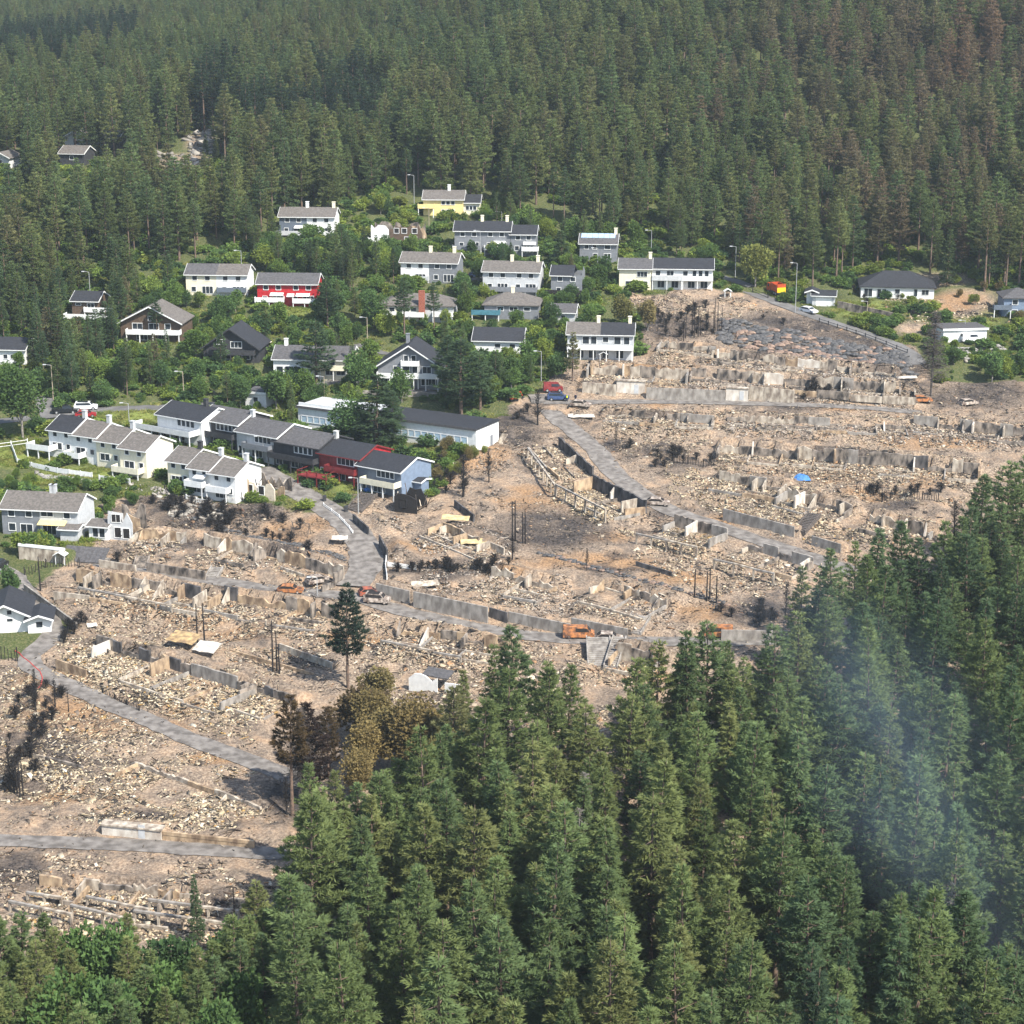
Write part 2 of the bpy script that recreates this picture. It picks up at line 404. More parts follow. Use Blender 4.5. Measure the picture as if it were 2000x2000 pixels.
# walls of burnt houses: label, top-edge pixels, height px, plot depth m, tones, number of cross walls, frame of posts and beam in front
C, P_, W_, K_, B_, T_ = 'C', 'P', 'W', 'K', 'B', 'T'
TONE = {'C': CONC, 'P': CONC_PALE, 'W': CONC_WHITE, 'K': CONC_SOOT, 'B': CONC_BLACK, 'T': PLASTER}
RUINS = [
    ('pale burnt-out terrace walls just under the dark boulder wall', 1400, 680, 1750, 718, 19, 6.5, 'PKPPKTWPKPKP', 9, 0),
    ('low scorched terrace foundation beside the surviving white two-storey row', 1290, 664, 1398, 676, 15, 5, 'PKPC', 3, 0),
    ('pale broken terrace walls under the surviving white two-storey row', 1150, 706, 1345, 720, 24, 6, 'PTPKPP', 5, 0),
    ('long grey terrace ruin with white fins above the garage retaining walls', 1350, 716, 1787, 748, 22, 6.5, 'KPKPWKPCKKPK', 10, 0),
    ('broken low walls below the ash street with pale rubble', 1185, 796, 1395, 812, 17, 6, 'PKPKC', 5, 0),
    ('row of low scorched walls and white fins above the long sooty wall', 1420, 806, 1770, 824, 16, 6, 'KPKCKPK', 6, 0),
    ('grey terrace ruin near the photo edge below the grey ash mound', 1784, 808, 2010, 834, 22, 6.5, 'CKCKCK', 4, 0),
    ('very long sooty foundation wall across the upper burnt field', 1405, 856, 1912, 900, 27, 7, 'PKKPKKCKKKBKPK', 5, 0),
    ('scorched foundation wall above the blue tarpaulin', 1404, 919, 1537, 940, 22, 7, 'PKCK', 3, 0),
    ('sooty foundation with a bright end fin below the blue tarpaulin', 1537, 951, 1664, 982, 23, 7, 'PKKK', 3, 0),
    ('broken foundation next to the dark wreck by the tall pines', 1698, 996, 1822, 1024, 27, 6, 'PPKK', 3, 0),
    ('tall dark-faced wall with a pale end block nearest the white workshop', 1092, 852, 1158, 912, 20, 7, 'BB', 1, 0),
    ('black-faced wall stepping down beside the ash road', 1158, 926, 1262, 977, 27, 8, 'BBB', 2, 0),
    ('grey foundation wall below the road bend with a burnt car above it', 1317, 1003, 1420, 1030, 25, 8, 'KKC', 2, 0),
    ('grey foundation with a square-windowed end block above the tall pines', 1460, 1052, 1588, 1088, 24, 8, 'KCKC', 3, 0),
    ('pale crumbling wall under the tan terrace in mid-slope', 960, 1102, 1088, 1129, 25, 8, 'PPKP', 3, 0),
    ('long pale wall with a white fin over the grey rubble field', 1176, 1130, 1303, 1166, 22, 8, 'PPKP', 3, 0),
    ('tan scorched wall ruin right below the street by the lone pine', 772, 1210, 1000, 1243, 28, 7, 'TTKTKTT', 5, 0),
    ('scorched corner room beside the ruined stairs near the tall pines', 1205, 1252, 1290, 1268, 38, 5, 'PKT', 2, 0),
    ('yellowish broken wall beside the half-burnt blue-white house', 270, 1030, 365, 1038, 22, 6, 'TTP', 2, 0),
    ('pale plaster wall below the playground lawn', 399, 1040, 515, 1060, 27, 6.5, 'PTPP', 2, 0),
    ('tan crumbling wall curving to the road junction', 520, 1062, 672, 1102, 28, 6.5, 'TPTKP', 2, 0),
    ('scorched tan wall starting by the black picket fence', 150, 1106, 290, 1126, 29, 7.5, 'TKTK', 3, 0),
    ('sooty wall middle of the row under the narrow street', 292, 1126, 432, 1152, 27, 7.5, 'KKBT', 3, 0),
    ('tan and black wall of the row ending at the lone pine', 440, 1142, 655, 1180, 29, 7.5, 'BTKTTK', 4, 0),
    ('long panelled sooty wall above the yellowish rubble', 190, 1237, 500, 1332, 25, 9, 'KBKBKTBKCK', 3, 0),
    ('sooty wall end behind the charred pines', 502, 1332, 574, 1357, 22, 7, 'KBK', 1, 0),
    ('broken walls and pale slabs beside the narrow bend with white parapet', 865, 1018, 985, 1066, 18, 6, 'TPTP', 4, 0),
    ('low sunlit walls above the two bent beams', 258, 1484, 510, 1572, 11, 6, 'PPTPP', 3, 0),
    ('low foundation strips on the slope under the lower lane', 36, 1462, 200, 1506, 8, 5, 'TPKP', 2, 0),
    ('pale panel wall behind the lowest post frames', 78, 1706, 482, 1746, 22, 8, 'TTPKPTPP', 2, 0),
]
# retaining walls that still stand: label, top-edge pixels, height px, street depth in front, material
RETAIN = [
    ('grey concrete retaining wall left of the white garage front by the ash street', 1137, 747, 1203, 752, 19, 3, CONC_PALE),
    ('white concrete garage front in the retaining wall by the ash street', 1204, 744, 1260, 747, 22, 3, CONC_WHITE),
    ('long grey retaining wall between the two white garage fronts', 1262, 757, 1416, 763, 17, 3, CONC),
    ('white garage front with shadowed corner on the ash street', 1417, 758, 1461, 761, 21, 3, CONC_WHITE),
    ('curved concrete retaining wall at the end of the ash street', 1462, 754, 1551, 763, 22, 3, CONC_PALE),
    ('concrete retaining wall above the descending ash road', 1412, 993, 1551, 1029, 20, 2.5, CONC),
    ('short concrete retaining wall beyond the wooden garden stairs', 1585, 1046, 1642, 1063, 17, 2.5, CONC),
    ('concrete retaining wall left of the concrete steps by the burnt van', 993, 1194, 1114, 1219, 18, 2.5, CONC),
    ('concrete retaining wall behind the burnt orange van', 1116, 1206, 1226, 1228, 20, 2.5, CONC),
    ('dark concrete retaining wall at the road fork', 735, 1139, 800, 1154, 22, 2.5, CONC),
    ('tall smooth concrete retaining wall below the rubble by the fork', 808, 1155, 953, 1186, 27, 2.5, CONC),
    ('sooty recessed wall piece between two concrete retaining walls', 956, 1186, 991, 1196, 18, 2.5, CONC_BLACK),
    ('grey concrete wall beside the rusty van in the pines', 1408, 1230, 1552, 1232, 20, 2.5, CONC),
    ('concrete garage wall with white parapet under the grey and white house', 38, 1066, 128, 1076, 25, 3, CONC_PALE),
    ('short pale retaining wall beside the burnt stone steps', 194, 1093, 266, 1104, 16, 2, CONC_PALE),
    ('burnt dark stone retaining wall by the narrow street', 287, 1098, 402, 1116, 18, 2, CONC_SOOT),
    ('rough plastered garden wall left of the lone pine', 546, 1256, 650, 1294, 14, 4, CONC_PALE),
    ('low tan garden wall running to the pine shadow', 450, 1268, 612, 1314, 8, 4, PLASTER),
    ('black retaining wall beside the road bend', 741, 1044, 757, 1074, 20, 2, CONC_BLACK),
    ('dark garden wall by the timber stair yard', 690, 1003, 720, 1030, 14, 2, CONC_BLACK),
    ('black diagonal wall beside the burnt hedge', 888, 976, 926, 1006, 14, 2, CONC_BLACK),
    ('white garage wall on the bottom lane', 200, 1610, 316, 1622, 19, 2, CONC_WHITE),
    ('long tapering wall continuing the white garage on the bottom lane', 318, 1629, 497, 1648, 9, 2, PLASTER),
    ('low dark terrace wall above the tan slope', 1242, 1096, 1312, 1117, 9, 3, CONC_BLACK),
    ('lane-side concrete wall above the small white house', 48, 1140, 150, 1216, 13, 1.5, CONC),
    ('stone garden wall below the bungalow with hipped dark roof', 1635, 588, 1765, 616, 15, 2, CONC_SOOT),
    ('grey retaining wall beneath the gable house with white balconies', 690, 762, 860, 768, 12, 3, CONC),
]

HOUSES = []
def H(label, px, py, wpx, yaw, h, D, **k):
    HOUSES.append(dict(label=label, px=px, py=py, wpx=wpx, yaw=yaw, h=h, D=D, **k))
def auto(n, h, up=2, low=True, w=1.1):
    """plain window rows for n joined units"""
    out = []
    for i in range(n):
        for j in range(up): out.append(((i + (j + 0.7) / (up + 0.4)) / n, h - 1.05, w, 1.0))
        if low:
            out.append(((i + 0.25) / n, h - 3.7, 1.0, 1.1)); out += [((i + 0.58 + 0.12 * q) / n, h - 3.9, 0.75, 1.7) for q in range(3)]
    return out
DUP = 'two-storey family houses on the green slope'
H('two-tone duplex, slate left and white right, highest under the forest', 600, 459, 107, 4, 4.9, 8, units=[(.5, SLATE), (.5, WHITE)], roofs=[(1, ROOF_BROWN)], win=auto(2, 4.9), bal=[(-.06, .5, .3, 1.6, LGREY), (.5, 1.0, .3, 1.6, WHITE)], chim=[(.47, WHITE), (.95, CREAM)], awn=[(.28, .48, 2.3, WHITE)], group=DUP)
H('cream and white duplex left of the red house', 424, 577, 118, 4, 5.2, 8, units=[(.5, CREAM), (.5, WHITE)], roofs=[(.5, ROOF_GREY), (.5, ROOF_BROWN)], win=auto(2, 5.2), bal=[(.52, .98, 1.2, 1.4, SLATE)], group=DUP)
H('bright red duplex with white balconies', 562, 599, 116, 3, 5.6, 8, units=[(.5, RED), (.5, RED)], roofs=[(1, ROOF_GREY)], win=auto(2, 5.6), bal=[(-.03, .45, 1.5, 1.6, WHITE), (.6, 1.0, 1.3, 1.6, WHITE)], awn=[(.22, .44, 3.2, WHITE), (.5, .62, 3.0, WHITE), (.65, .88, 3.1, WHITE)], group=DUP)
H('yellow house at the forest edge', 866, 419, 78, 3, 4.2, 8, units=[(1, YELLOW)], roofs=[(1, ROOF_BROWN)], win=[(.5, 3.1, .9, .9), (.62, 3.1, .9, .9), (.74, 3.1, .9, .9), (.5, .9, .8, .9), (.62, .9, .8, .9), (.74, .9, .8, .9)], chim=[(.62, WHITE)], bal=[(-.12, .28, 2.0, 2.0, YELLOW)])
H('dark-roofed cream annex house beside the yellow house', 920, 418, 34, 3, 3.2, 7, units=[(1, CREAM)], roofs=[(1, ROOF_BLACK)], win=[(.3, 1.6, .9, 1.0), (.5, 1.6, .9, 1.0), (.7, 1.6, .9, 1.0)])
H('grey duplex with white-framed windows and long balcony left half of the upper row', 942, 496, 108, 4, 6.0, 8, units=[(.5, GREY), (.5, GREY)], roofs=[(1, ROOF_BLACK)], win=auto(2, 6.0), bal=[(-.03, .5, 1.4, 1.6, GREY), (.54, .98, 1.4, 1.6, WHITE)], awn=[(.7, .92, 3.2, WHITE)], chim=[(.48, CREAM), (.93, CREAM)], group=DUP)
H('narrow grey end house stepping down at the end of the upper row', 1022, 498, 50, 4, 5.4, 7.5, units=[(1, GREY)], roofs=[(1, ROOF_BLACK)], win=auto(1, 5.4), bal=[(.45, 1.1, 1.4, 1.8, WHITE)], awn=[(.5, 1.0, 3.2, WHITE)], group=DUP)
H('white and grey duplex above the brick chimney house', 838, 553, 110, 9, 5.2, 8, units=[(.5, WHITE), (.5, GREY)], roofs=[(1, ROOF_BROWN)], win=auto(2, 5.2), bal=[(.28, .5, .9, 1.3, LGREY)], chim=[(.48, CREAM), (.9, CREAM)], group=DUP)
H('light grey duplex with dark deck above the teal balcony bungalow', 998, 578, 110, 8, 6.0, 8, units=[(1, LGREY)], roofs=[(1, ROOF_BROWN)], win=auto(2, 6.0), bal=[(0, .97, 1.5, 1.8, GREY)], chim=[(.48, CREAM), (.94, CREAM)], group=DUP)
H('dark grey house with collapsed burnt end next to the ruins', 1106, 582, 60, 8, 5.6, 7.5, units=[(1, GREY)], roofs=[(1, ROOF_BLACK)], win=auto(1, 5.6), bal=[(-.15, 1.1, 1.3, 2.2, CHAR)], burnt=1)
H('grey house with pale solar panels on its roof', 1168, 512, 72, 6, 4.8, 8, units=[(1, GREY)], roofs=[(1, ROOF_GREY)], win=[(.18, 3.8, 1, 1), (.4, 3.8, 1, 1), (.75, 3.8, 1.4, 1), (.42, 1.6, 1, 1.1), (.75, 1.5, 1.6, 1.3)], chim=[(.95, CREAM)], solar=1)
H('plain white end house joined to the long white row', 1240, 566, 62, 5, 5.3, 8, units=[(1, CREAM)], roofs=[(1, ROOF_GREY)], win=[(.72, 3.8, 2.4, 1.2), (.3, 1.6, 1.4, 1.0), (.82, 1.6, 1.1, 1.0)], chim=[(.96, CREAM)])
H('long white row with black roof, balcony band and open posts', 1332, 566, 118, 5, 5.3, 8, units=[(.5, WHITE), (.5, WHITE)], roofs=[(1, ROOF_BLACK)], win=[(.1, 4.0, 1.1, 1.1), (.3, 4.0, 1.6, 1.1), (.55, 4.0, 1.1, 1.1), (.7, 4.0, .9, 1.3), (.8, 4.0, .9, 1.3), (.9, 4.0, .9, 1.3), (.15, 1.3, 1.6, 1.6), (.38, 1.3, 1.6, 1.6), (.65, 1.3, 1.6, 1.6), (.86, 1.3, 1.6, 1.6)], bal=[(0, .5, 2.6, 1.4, LGREY), (.5, 1.0, 2.6, 1.4, WHITE)])
H('grey hipped bungalow with teal balcony', 998, 624, 104, 6, 3.6, 9, roof='hip', units=[(1, GREY)], roofs=[(1, ROOF_BROWN)], win=[(.3, 2.5, 1.4, .9), (.55, 2.5, 1.9, .9), (.8, 2.5, 1.4, .8)], bal=[(-.22, .3, 1.6, 2.4, TEAL)], chim=[(.5, CREAM)])
H('cream hipped house with tall brick chimney between pines', 815, 630, 140, 5, 4.2, 8.5, roof='hip', units=[(.6, CREAM), (.4, LGREY)], roofs=[(1, ROOF_BROWN)], win=[(.15, 3.0, 1.2, .9), (.32, 3.0, 2.4, .9), (.45, 3.0, 1.2, .9), (.88, 1.2, 2.2, 1.3)], bal=[(0, .6, 1.7, 1.4, WHITE), (.72, 1.0, 1.8, 1.2, WHITE)], stack=.57)
H('white terrace house with wide glazed balcony above the ruins', 1172, 703, 128, 5, 5.9, 8, units=[(1, LGREY)], roofs=[(.5, ROOF_BROWN), (.5, ROOF_BLACK)], win=[(.1, 4.6, 1.2, 1.1), (.28, 4.4, 1.4, 1.6), (.4, 4.4, 1.2, 1.6), (.58, 4.6, 1.2, 1.1), (.76, 4.4, 1.4, 1.6), (.9, 4.4, 1.2, 1.6), (.2, 1.3, 1.4, 1.7), (.38, 1.3, 1.6, 1.7), (.58, 1.3, 1.4, 1.7), (.8, 1.3, 1.6, 1.7)], bal=[(0, 1.0, 2.7, 1.6, WHITE)], chim=[(.46, CREAM), (.94, CREAM)])
H('low cottage with wide black roof behind the garden trees', 972, 690, 96, 6, 3.0, 9, units=[(1, WHITE)], roofs=[(1, ROOF_BLACK)], win=[(.5, 1.7, 1.2, .9), (.8, 1.7, 1.2, .9)])
H('grey gable-fronted house with stacked white balconies', 800, 755, 122, 6, 4.6, 10, roof='front', pitch=33, units=[(1, GREY)], roofs=[(1, ROOF_BLACK)], win=[(.45, 6.2, .9, 1.2), (.57, 6.2, .9, 1.2), (.3, 3.7, 1.4, 1.4), (.45, 3.7, 1.4, 1.4), (.6, 3.7, 1.4, 1.4), (.78, 3.7, 1.8, 1.4), (.12, 1.2, 2.4, 1.4), (.8, 1.1, 3.0, 1.5)], bal=[(.38, .66, 4.9, 1.2, WHITE), (0, .98, 2.3, 1.8, WHITE)], chim=[(.42, GREY)])
H('long white house with dark tiled roof behind the shadowing pine', 611, 736, 152, 5, 4.0, 9, units=[(.5, WHITE), (.5, CREAM)], roofs=[(1, ROOF_GREY)], win=[(.08, 1.4, 1.4, 1.6), (.2, 1.4, 1.8, 1.6), (.3, 1.4, 1.4, 1.6), (.75, 3.0, 1.2, .9), (.72, 1.2, 1.8, 1.4), (.86, 1.2, 1.8, 1.4)], bal=[(.6, .95, 1.9, 1.3, CREAM)], chim=[(.12, WHITE)])
H('black steep-gabled chalet with dark balconies', 452, 708, 106, 6, 3.4, 10, roof='front', pitch=34, units=[(1, DARK)], roofs=[(1, ROOF_BLACK)], win=[(.3, 4.6, 1.2, 1.0), (.6, 4.0, 2.4, 1.3), (.4, 1.5, 2.2, 1.4), (.75, 1.5, 2.2, 1.4)], bal=[(.1, .95, 2.2, 1.8, DARK)])
H('brown gable-fronted chalet with long white balcony', 296, 668, 116, 6, 4.6, 9.5, roof='front', pitch=27, units=[(1, BROWN)], roofs=[(1, ROOF_BROWN)], win=[(.5, 5.4, .9, 1.0), (.28, 3.6, 2.2, 1.3), (.55, 3.6, 2.2, 1.3), (.78, 3.6, 1.2, 1.2), (.35, 1.2, 2.4, 1.4), (.7, 1.2, 2.4, 1.4)], bal=[(.12, 1.0, 2.2, 1.8, WHITE)])
H('small dark house with steep roof above white curved terraces', 168, 628, 50, 8, 5.0, 7, units=[(1, BROWN)], roofs=[(1, ROOF_BLACK)], win=[(.25, 4.1, 1.2, .5), (.72, 3.6, 1.6, 1.2)], bal=[(-.2, 1.7, 1.2, 2.4, WHITE), (.5, 1.8, 2.6, 1.0, WHITE)])
H('white house with black roof cut off by the photo edge', 12, 712, 74, 6, 3.6, 8, units=[(1, WHITE)], roofs=[(1, ROOF_BLACK)], win=[(.5, 1.8, .9, .9), (.68, 1.8, .9, .9), (.86, 1.8, .9, .9)])
ROW = 'white stepped row houses'
for i, (x, y, w, m, lb) in enumerate([(121, 894, 45, ROOF_BLACK, 'white row house with black roof and corner balcony, farthest in the row'), (167, 904, 48, ROOF_BROWN, 'second white row house of four, balcony on white legs'), (214, 916, 46, ROOF_BROWN, 'third white row house of four, wide bay window'), (262, 931, 50, ROOF_BROWN, 'white end row house of four with blank sunlit gable')]):
    H(lb, x, y, w, 27, 5.6, 8.5, pitch=24, units=[(1, WHITE if i < 2 else CREAM)], roofs=[(1, m)], win=[(.28, 4.7, .9, .9), (.74, 4.7, .9, .9), (.35, 2.3, 2.2, 1.3), (.8, 2.4, .9, 1.0)], chim=[(.98, LGREY)] if i < 3 else [],
      bal=[[(-.6, .35, 1.9, 2.6, WHITE)], [(-.05, .55, 1.5, 2.2, WHITE)], [], [(-.1, .9, 1.3, 2.0, CREAM)]][i], group=ROW)
for i, (x, y, w, lb) in enumerate([(350, 955, 41, 'white row house with tall grid window next to the bare-gabled end house'), (391, 969, 40, 'middle white row house of three with pale awning'), (436, 980, 49, 'last white row house of three, its far end burnt open')]):
    H(lb, x, y, w, 27, 5.4, 8.5, pitch=22, units=[(1, CREAM if i == 0 else WHITE)], roofs=[(1, ROOF_BROWN)], win=[(.28, 4.5, .9, .9), (.75, 4.5, .9, .9), (.45, 1.6, 2.6, 1.7), (.8, 2.2, .9, 1.0)], chim=[(.95, LGREY if i else DARK)],
      bal=[[], [(0, .85, 2.3, 1.6, WHITE)], [(0, .8, 2.2, 1.4, WHITE)]][i], awn=[[], [(.4, .9, 4.2, WHITE)], []][i], group=ROW, burnt=2 if i == 2 else 0)
CH = 'chain of dark-roofed houses along the access road'
for i, (x, y, w, rm, um, bm, lb) in enumerate([
    (352, 862, 84, ROOF_BLACK, WHITE, WHITE, 'white house with black roof and white roof terrace, first of the dark chain'),
    (428, 870, 76, ROOF_GREY, DARK, DARK, 'dark house with window strip under the eave, second of the chain'),
    (503, 895, 78, ROOF_GREY, LGREY, GREY, 'grey house with white gable trim, third of the chain'),
    (580, 916, 88, ROOF_GREY, DARK, DARK, 'black-balconied dark house left of the red-gabled house'),
    (664, 939, 80, ROOF_BLACK, DRED, DRED, 'dark red house with red gable and red balcony'),
    (741, 964, 84, ROOF_BLACK, SLATE, CREAM, 'end house with blue-grey gable and cream balcony screen')]):
    H(lb, x, y, w, 34, 5.0, 9.5, pitch=20, units=[(1, um)], roofs=[(1, rm)], trim=WHITE if i in (0, 1, 2, 5) else um, gable=BLUEGREY if i == 5 else (RED if i == 4 else None),
      win=[(.5, 3.9, .9, 1.2), (.6, 3.9, .9, 1.2), (.7, 3.9, .9, 1.2), (.8, 3.9, .9, 1.2), (.12, 1.2, 1.5, 1.6), (.5, 1.1, 2.6, 1.6)],
      bal=[[(-.35, .95, 2.3, 3.0, WHITE)], [(.25, 1.0, 2.3, 2.0, DARK)], [(.25, .9, 2.3, 1.6, GREY)], [(.0, 1.0, 2.2, 2.0, DARK)], [(.28, 1.0, 2.3, 2.0, DRED)], [(.22, 1.0, 2.3, 2.2, CREAM)]][i],
      chim=[[(.75, DARK)], [], [(.02, LGREY)], [], [(.05, CHIM)], []][i], group=CH)
H('grey and white duplex with yellow awning in the lower left', 80, 1046, 143, 9, 5.0, 8, pitch=26, units=[(.5, GREY), (.5, LGREY)], roofs=[(1, ROOF_BROWN)], gable=LGREY, win=[(.13, 4.0, 1.1, 1.2), (.36, 4.0, 1.1, 1.2), (.6, 4.1, 2.2, .9), (.86, 4.0, 1.1, 1.2), (.13, 1.4, 1.2, 1.3), (.32, 1.1, 2.2, 1.8), (.62, 1.2, 2.4, 1.8)], chim=[(.57, LGREY), (.6, LGREY)], awn=[(.5, .86, 2.8, YELLOW)])
H('little grey lean-to shed beside the yellow awning', 136, 1058, 34, 9, 2.4, 3, pitch=12, units=[(1, LGREY)], roofs=[(1, ROOF_BROWN)], win=[], cat='shed')
H('glazed white garden shed next to the burnt blue-white house', 193, 1054, 36, 14, 2.6, 4, pitch=14, units=[(1, WHITE)], roofs=[(1, ROOF_BROWN)], win=[(.35, 1.3, 1.0, 1.6), (.7, 1.3, 1.0, 1.6)], cat='shed')
H('half-burnt blue-white house shell without a roof', 236, 1055, 46, 12, 5.2, 6.5, units=[(1, LGREY)], roofs=[], roof='none', win=[(.35, 4.0, 1.6, 1.4), (.4, 1.4, 1.2, 1.8), (.75, 1.3, 1.2, 1.8)], burnt=3)
H('small white gable house on the lower left lane', 12, 1236, 88, -9, 3.0, 9, roof='front', pitch=27, units=[(1, WHITE)], roofs=[(1, ROOF_BLACK)], win=[(.6, 3.4, .7, .7), (.6, 2.1, .9, .5)])
H('white annex with black roof attached to the small gable house', 78, 1236, 44, -9, 2.5, 5, roof='front', pitch=20, units=[(1, WHITE)], roofs=[(1, ROOF_BLACK)], win=[(.5, 1.4, 1.0, 1.0)])
H('white bungalow with dark half-hipped roof at the forest edge', 1752, 583, 140, 8, 3.0, 11, roof='hip', pitch=27, units=[(1, WHITE)], roofs=[(1, ROOF_BLACK)], win=[(.1, 1.3, 1.9, 1.9), (.25, 1.2, .9, 2.0), (.32, 1.2, .9, 2.0), (.5, 1.7, 1.1, 1.1), (.75, 1.5, .8, 1.7), (.88, 1.6, 1.6, 1.2)])
H('small grey garage with white door on the upper lane', 1608, 598, 44, 10, 2.6, 6, pitch=14, units=[(1, LGREY)], roofs=[(1, ROOF_BLACK)], win=[], cat='garage', door=1)
H('narrow dark-roofed tool shed beside the upper garage', 1585, 591, 20, 10, 2.7, 4, roof='front', pitch=20, units=[(1, WHITE)], roofs=[(1, ROOF_BLACK)], win=[], cat='shed')
H('blue-grey house at the photo edge over the burnt slope', 1990, 620, 60, 4, 4.8, 8, roof='hip', units=[(1, BLUEGREY)], roofs=[(1, ROOF_GREY)], win=[(.35, 3.6, 1.2, 1.1), (.35, 1.2, 1.2, 1.1)], bal=[(-.35, .2, 2.3, 2.0, SLATE)])
H('grey-roofed house with white gable deep in the upper left forest', 152, 291, 48, 10, 3.6, 8, roof='front', pitch=27, units=[(1, WHITE)], roofs=[(1, ROOF_BROWN)], win=[(.5, 2.0, 1.0, 1.0)])
H('dark cabin with pale eaves below the white-gabled forest house', 141, 322, 46, 12, 3.4, 8, units=[(1, DARK)], roofs=[(1, ROOF_BROWN)], win=[(.5, 2.0, 1.2, 1.0)])
H('black cabin nearly hidden among the upper left pines', 213, 292, 40, 10, 3.6, 7, units=[(1, DARK)], roofs=[(1, ROOF_BLACK)], win=[(.4, 2.0, 1.2, 1.0)])
H('white-gabled house at the upper left photo edge', 2, 330, 34, 10, 3.4, 8, roof='front', pitch=27, units=[(1, WHITE)], roofs=[(1, ROOF_BROWN)], win=[(.5, 2.0, 1.0, 1.0)])
H('long flat-roofed white workshop with blue window bands', 752, 858, 345, 29, 4.4, 9, roof='flat', units=[(.42, WHITE), (.58, WHITE)], roofs=[(.4, LGREY), (.6, ROOF_BLACK)], win=[], cat='workshop', band=1)
H('small white flat-roofed storeroom above the workshop end', 500, 795, 40, 20, 3.0, 5, roof='flat', units=[(1, WHITE)], roofs=[(1, ROOF_GREY)], win=[(.5, 1.6, 1.0, 1.0)], cat='storeroom')
H('white flat garage block beside the white van near the photo edge', 1884, 668, 82, -8, 2.9, 7, roof='flat', units=[(1, WHITE)], roofs=[(1, ROOF_GREY)], win=[], cat='garage')
H('tiny blue-grey garden shed in front of the blue-gabled end house', 806, 962, 34, 30, 2.4, 2.6, pitch=12, units=[(1, BLUEGREY)], roofs=[(1, ROOF_BLACK)], win=[(.4, 1.4, .8, .8)], cat='shed')
H('grey outbuilding with stairs below the teal-balcony bungalow', 1100, 632, 46, 8, 2.8, 6, units=[(1, LGREY)], roofs=[(1, ROOF_GREY)], win=[(.5, 1.5, 1.0, .9)], cat='outbuilding')
H('burnt-out yellow-brown house frame high on the slope', 775, 478, 100, 4, 5.0, 7.5, units=[(.35, WHITE), (.65, BROWN)], roofs=[], roof='none', win=[(.5, 3.6, 1.2, 1.2), (.65, 3.6, 1.2, 1.2), (.85, 3.6, 1.2, 1.2), (.7, 1.2, 1.2, 1.6), (.85, 1.2, 1.2, 1.6)], bal=[(-.05, .32, 1.0, 1.6, WHITE)], burnt=3)
H('burnt black timber remains of a house by the wide stairs', 792, 1002, 44, 20, 3.6, 5, units=[(1, CHAR)], roofs=[], roof='none', win=[(.4, 1.8, 1.2, 1.4)], burnt=3)
H('gutted yellowish end unit of the row of three', 505, 975, 62, 27, 3.4, 6, units=[(1, BEIGE)], roofs=[], roof='none', win=[(.25, 1.8, 1.2, 1.6), (.6, 1.8, 1.2, 1.6)], burnt=3)

# ------------------------------------------------------------------ cut roads, plots and house pads into the hillside
ROADLINES = []
for m_, half, pl in ROADS:
    w = np.array([hit(*p) for p in pl])
    dense = [w[0]]
    for a, b in zip(w[:-1], w[1:]):
        n_ = max(2, int(np.hypot(*(b - a)[:2]) / 1.6))
        dense += [a + (b - a) * (k + 1) / n_ for k in range(n_)]
    d = np.array(dense)
    for _ in range(6): d[1:-1] = 0.25 * d[:-2] + 0.5 * d[1:-1] + 0.25 * d[2:]
    for _ in range(14): d[1:-1, 2] = 0.25 * d[:-2, 2] + 0.5 * d[1:-1, 2] + 0.25 * d[2:, 2]
    ROADLINES.append((m_, half, d))

for h_ in HOUSES:
    P0 = hit(h_['px'], h_['py']); s = scale_at(P0); th = R(h_['yaw']); phi = math.atan2(P0[0], P0[1])
    Wm = h_['wpx'] / s / math.cos(th - phi)
    t = np.array([math.cos(th), -math.sin(th)]); n = np.array([t[1], -t[0]])
    A = P0[:2] - t * Wm / 2; B = P0[:2] + t * Wm / 2
    h_.update(W=Wm, P=P0, A=A, B=B, t=t, n=n, s=s)

def wallinfo(x0, y0, x1, y1, hpx):
    a = hit(x0, y0 + hpx); b = hit(x1, y1 + hpx)
    return a, b, hpx / (0.5 * (scale_at(a) + scale_at(b))) / 0.95

_jobs = []
RW = []; RT = []
for r_ in RUINS:
    a, b, hw = wallinfo(*r_[1:6]); RW.append((a, b, hw)); _jobs.append((max(a[1], b[1]), 'r', a, b, r_[6], hw))
for r_ in RETAIN:
    a, b, hw = wallinfo(*r_[1:6]); RT.append((a, b, hw)); _jobs.append((max(a[1], b[1]), 'r', a, b, r_[6], hw))
for h_ in HOUSES:
    _jobs.append((h_['P'][1], 'h', h_))
_jobs.sort(key=lambda q: -q[0])
# uneven ground where the fire and the demolition went through
BURN = [(205, 985), (300, 960), (430, 985), (560, 985), (640, 1000), (700, 960), (850, 965), (900, 880), (985, 800), (1050, 770), (1110, 700), (1240, 690), (1270, 610), (1200, 575), (1380, 570), (1500, 590), (1590, 622), (1700, 655), (1790, 680), (1830, 745), (2300, 760), (2300, 1500), (1500, 1700), (900, 1700), (620, 1900), (300, 1990), (-300, 2050), (-300, 1300), (60, 1290), (140, 1225), (60, 1150), (170, 1085)]
GREENF = [(2000, 620), (1840, 640), (1850, 745), (2300, 740), (2300, 600)]
_pxs, _pys = PXY[0], PXY[1]
_jx = (vnoise(MX, MY, 9, 3) - .5) * 36; _jy = (vnoise(MX, MY, 9, 4) - .5) * 22
burn_mask = in_poly(_pxs + _jx, _pys + _jy, BURN).astype(float)
GZ += (vnoise(MX, MY, 6.0, 11) - 0.5) * 0.9 + (vnoise(MX, MY, 2.4, 12) - 0.5) * 0.35 + burn_mask * (vnoise(MX, MY, 1.7, 13) - 0.5) * 0.5
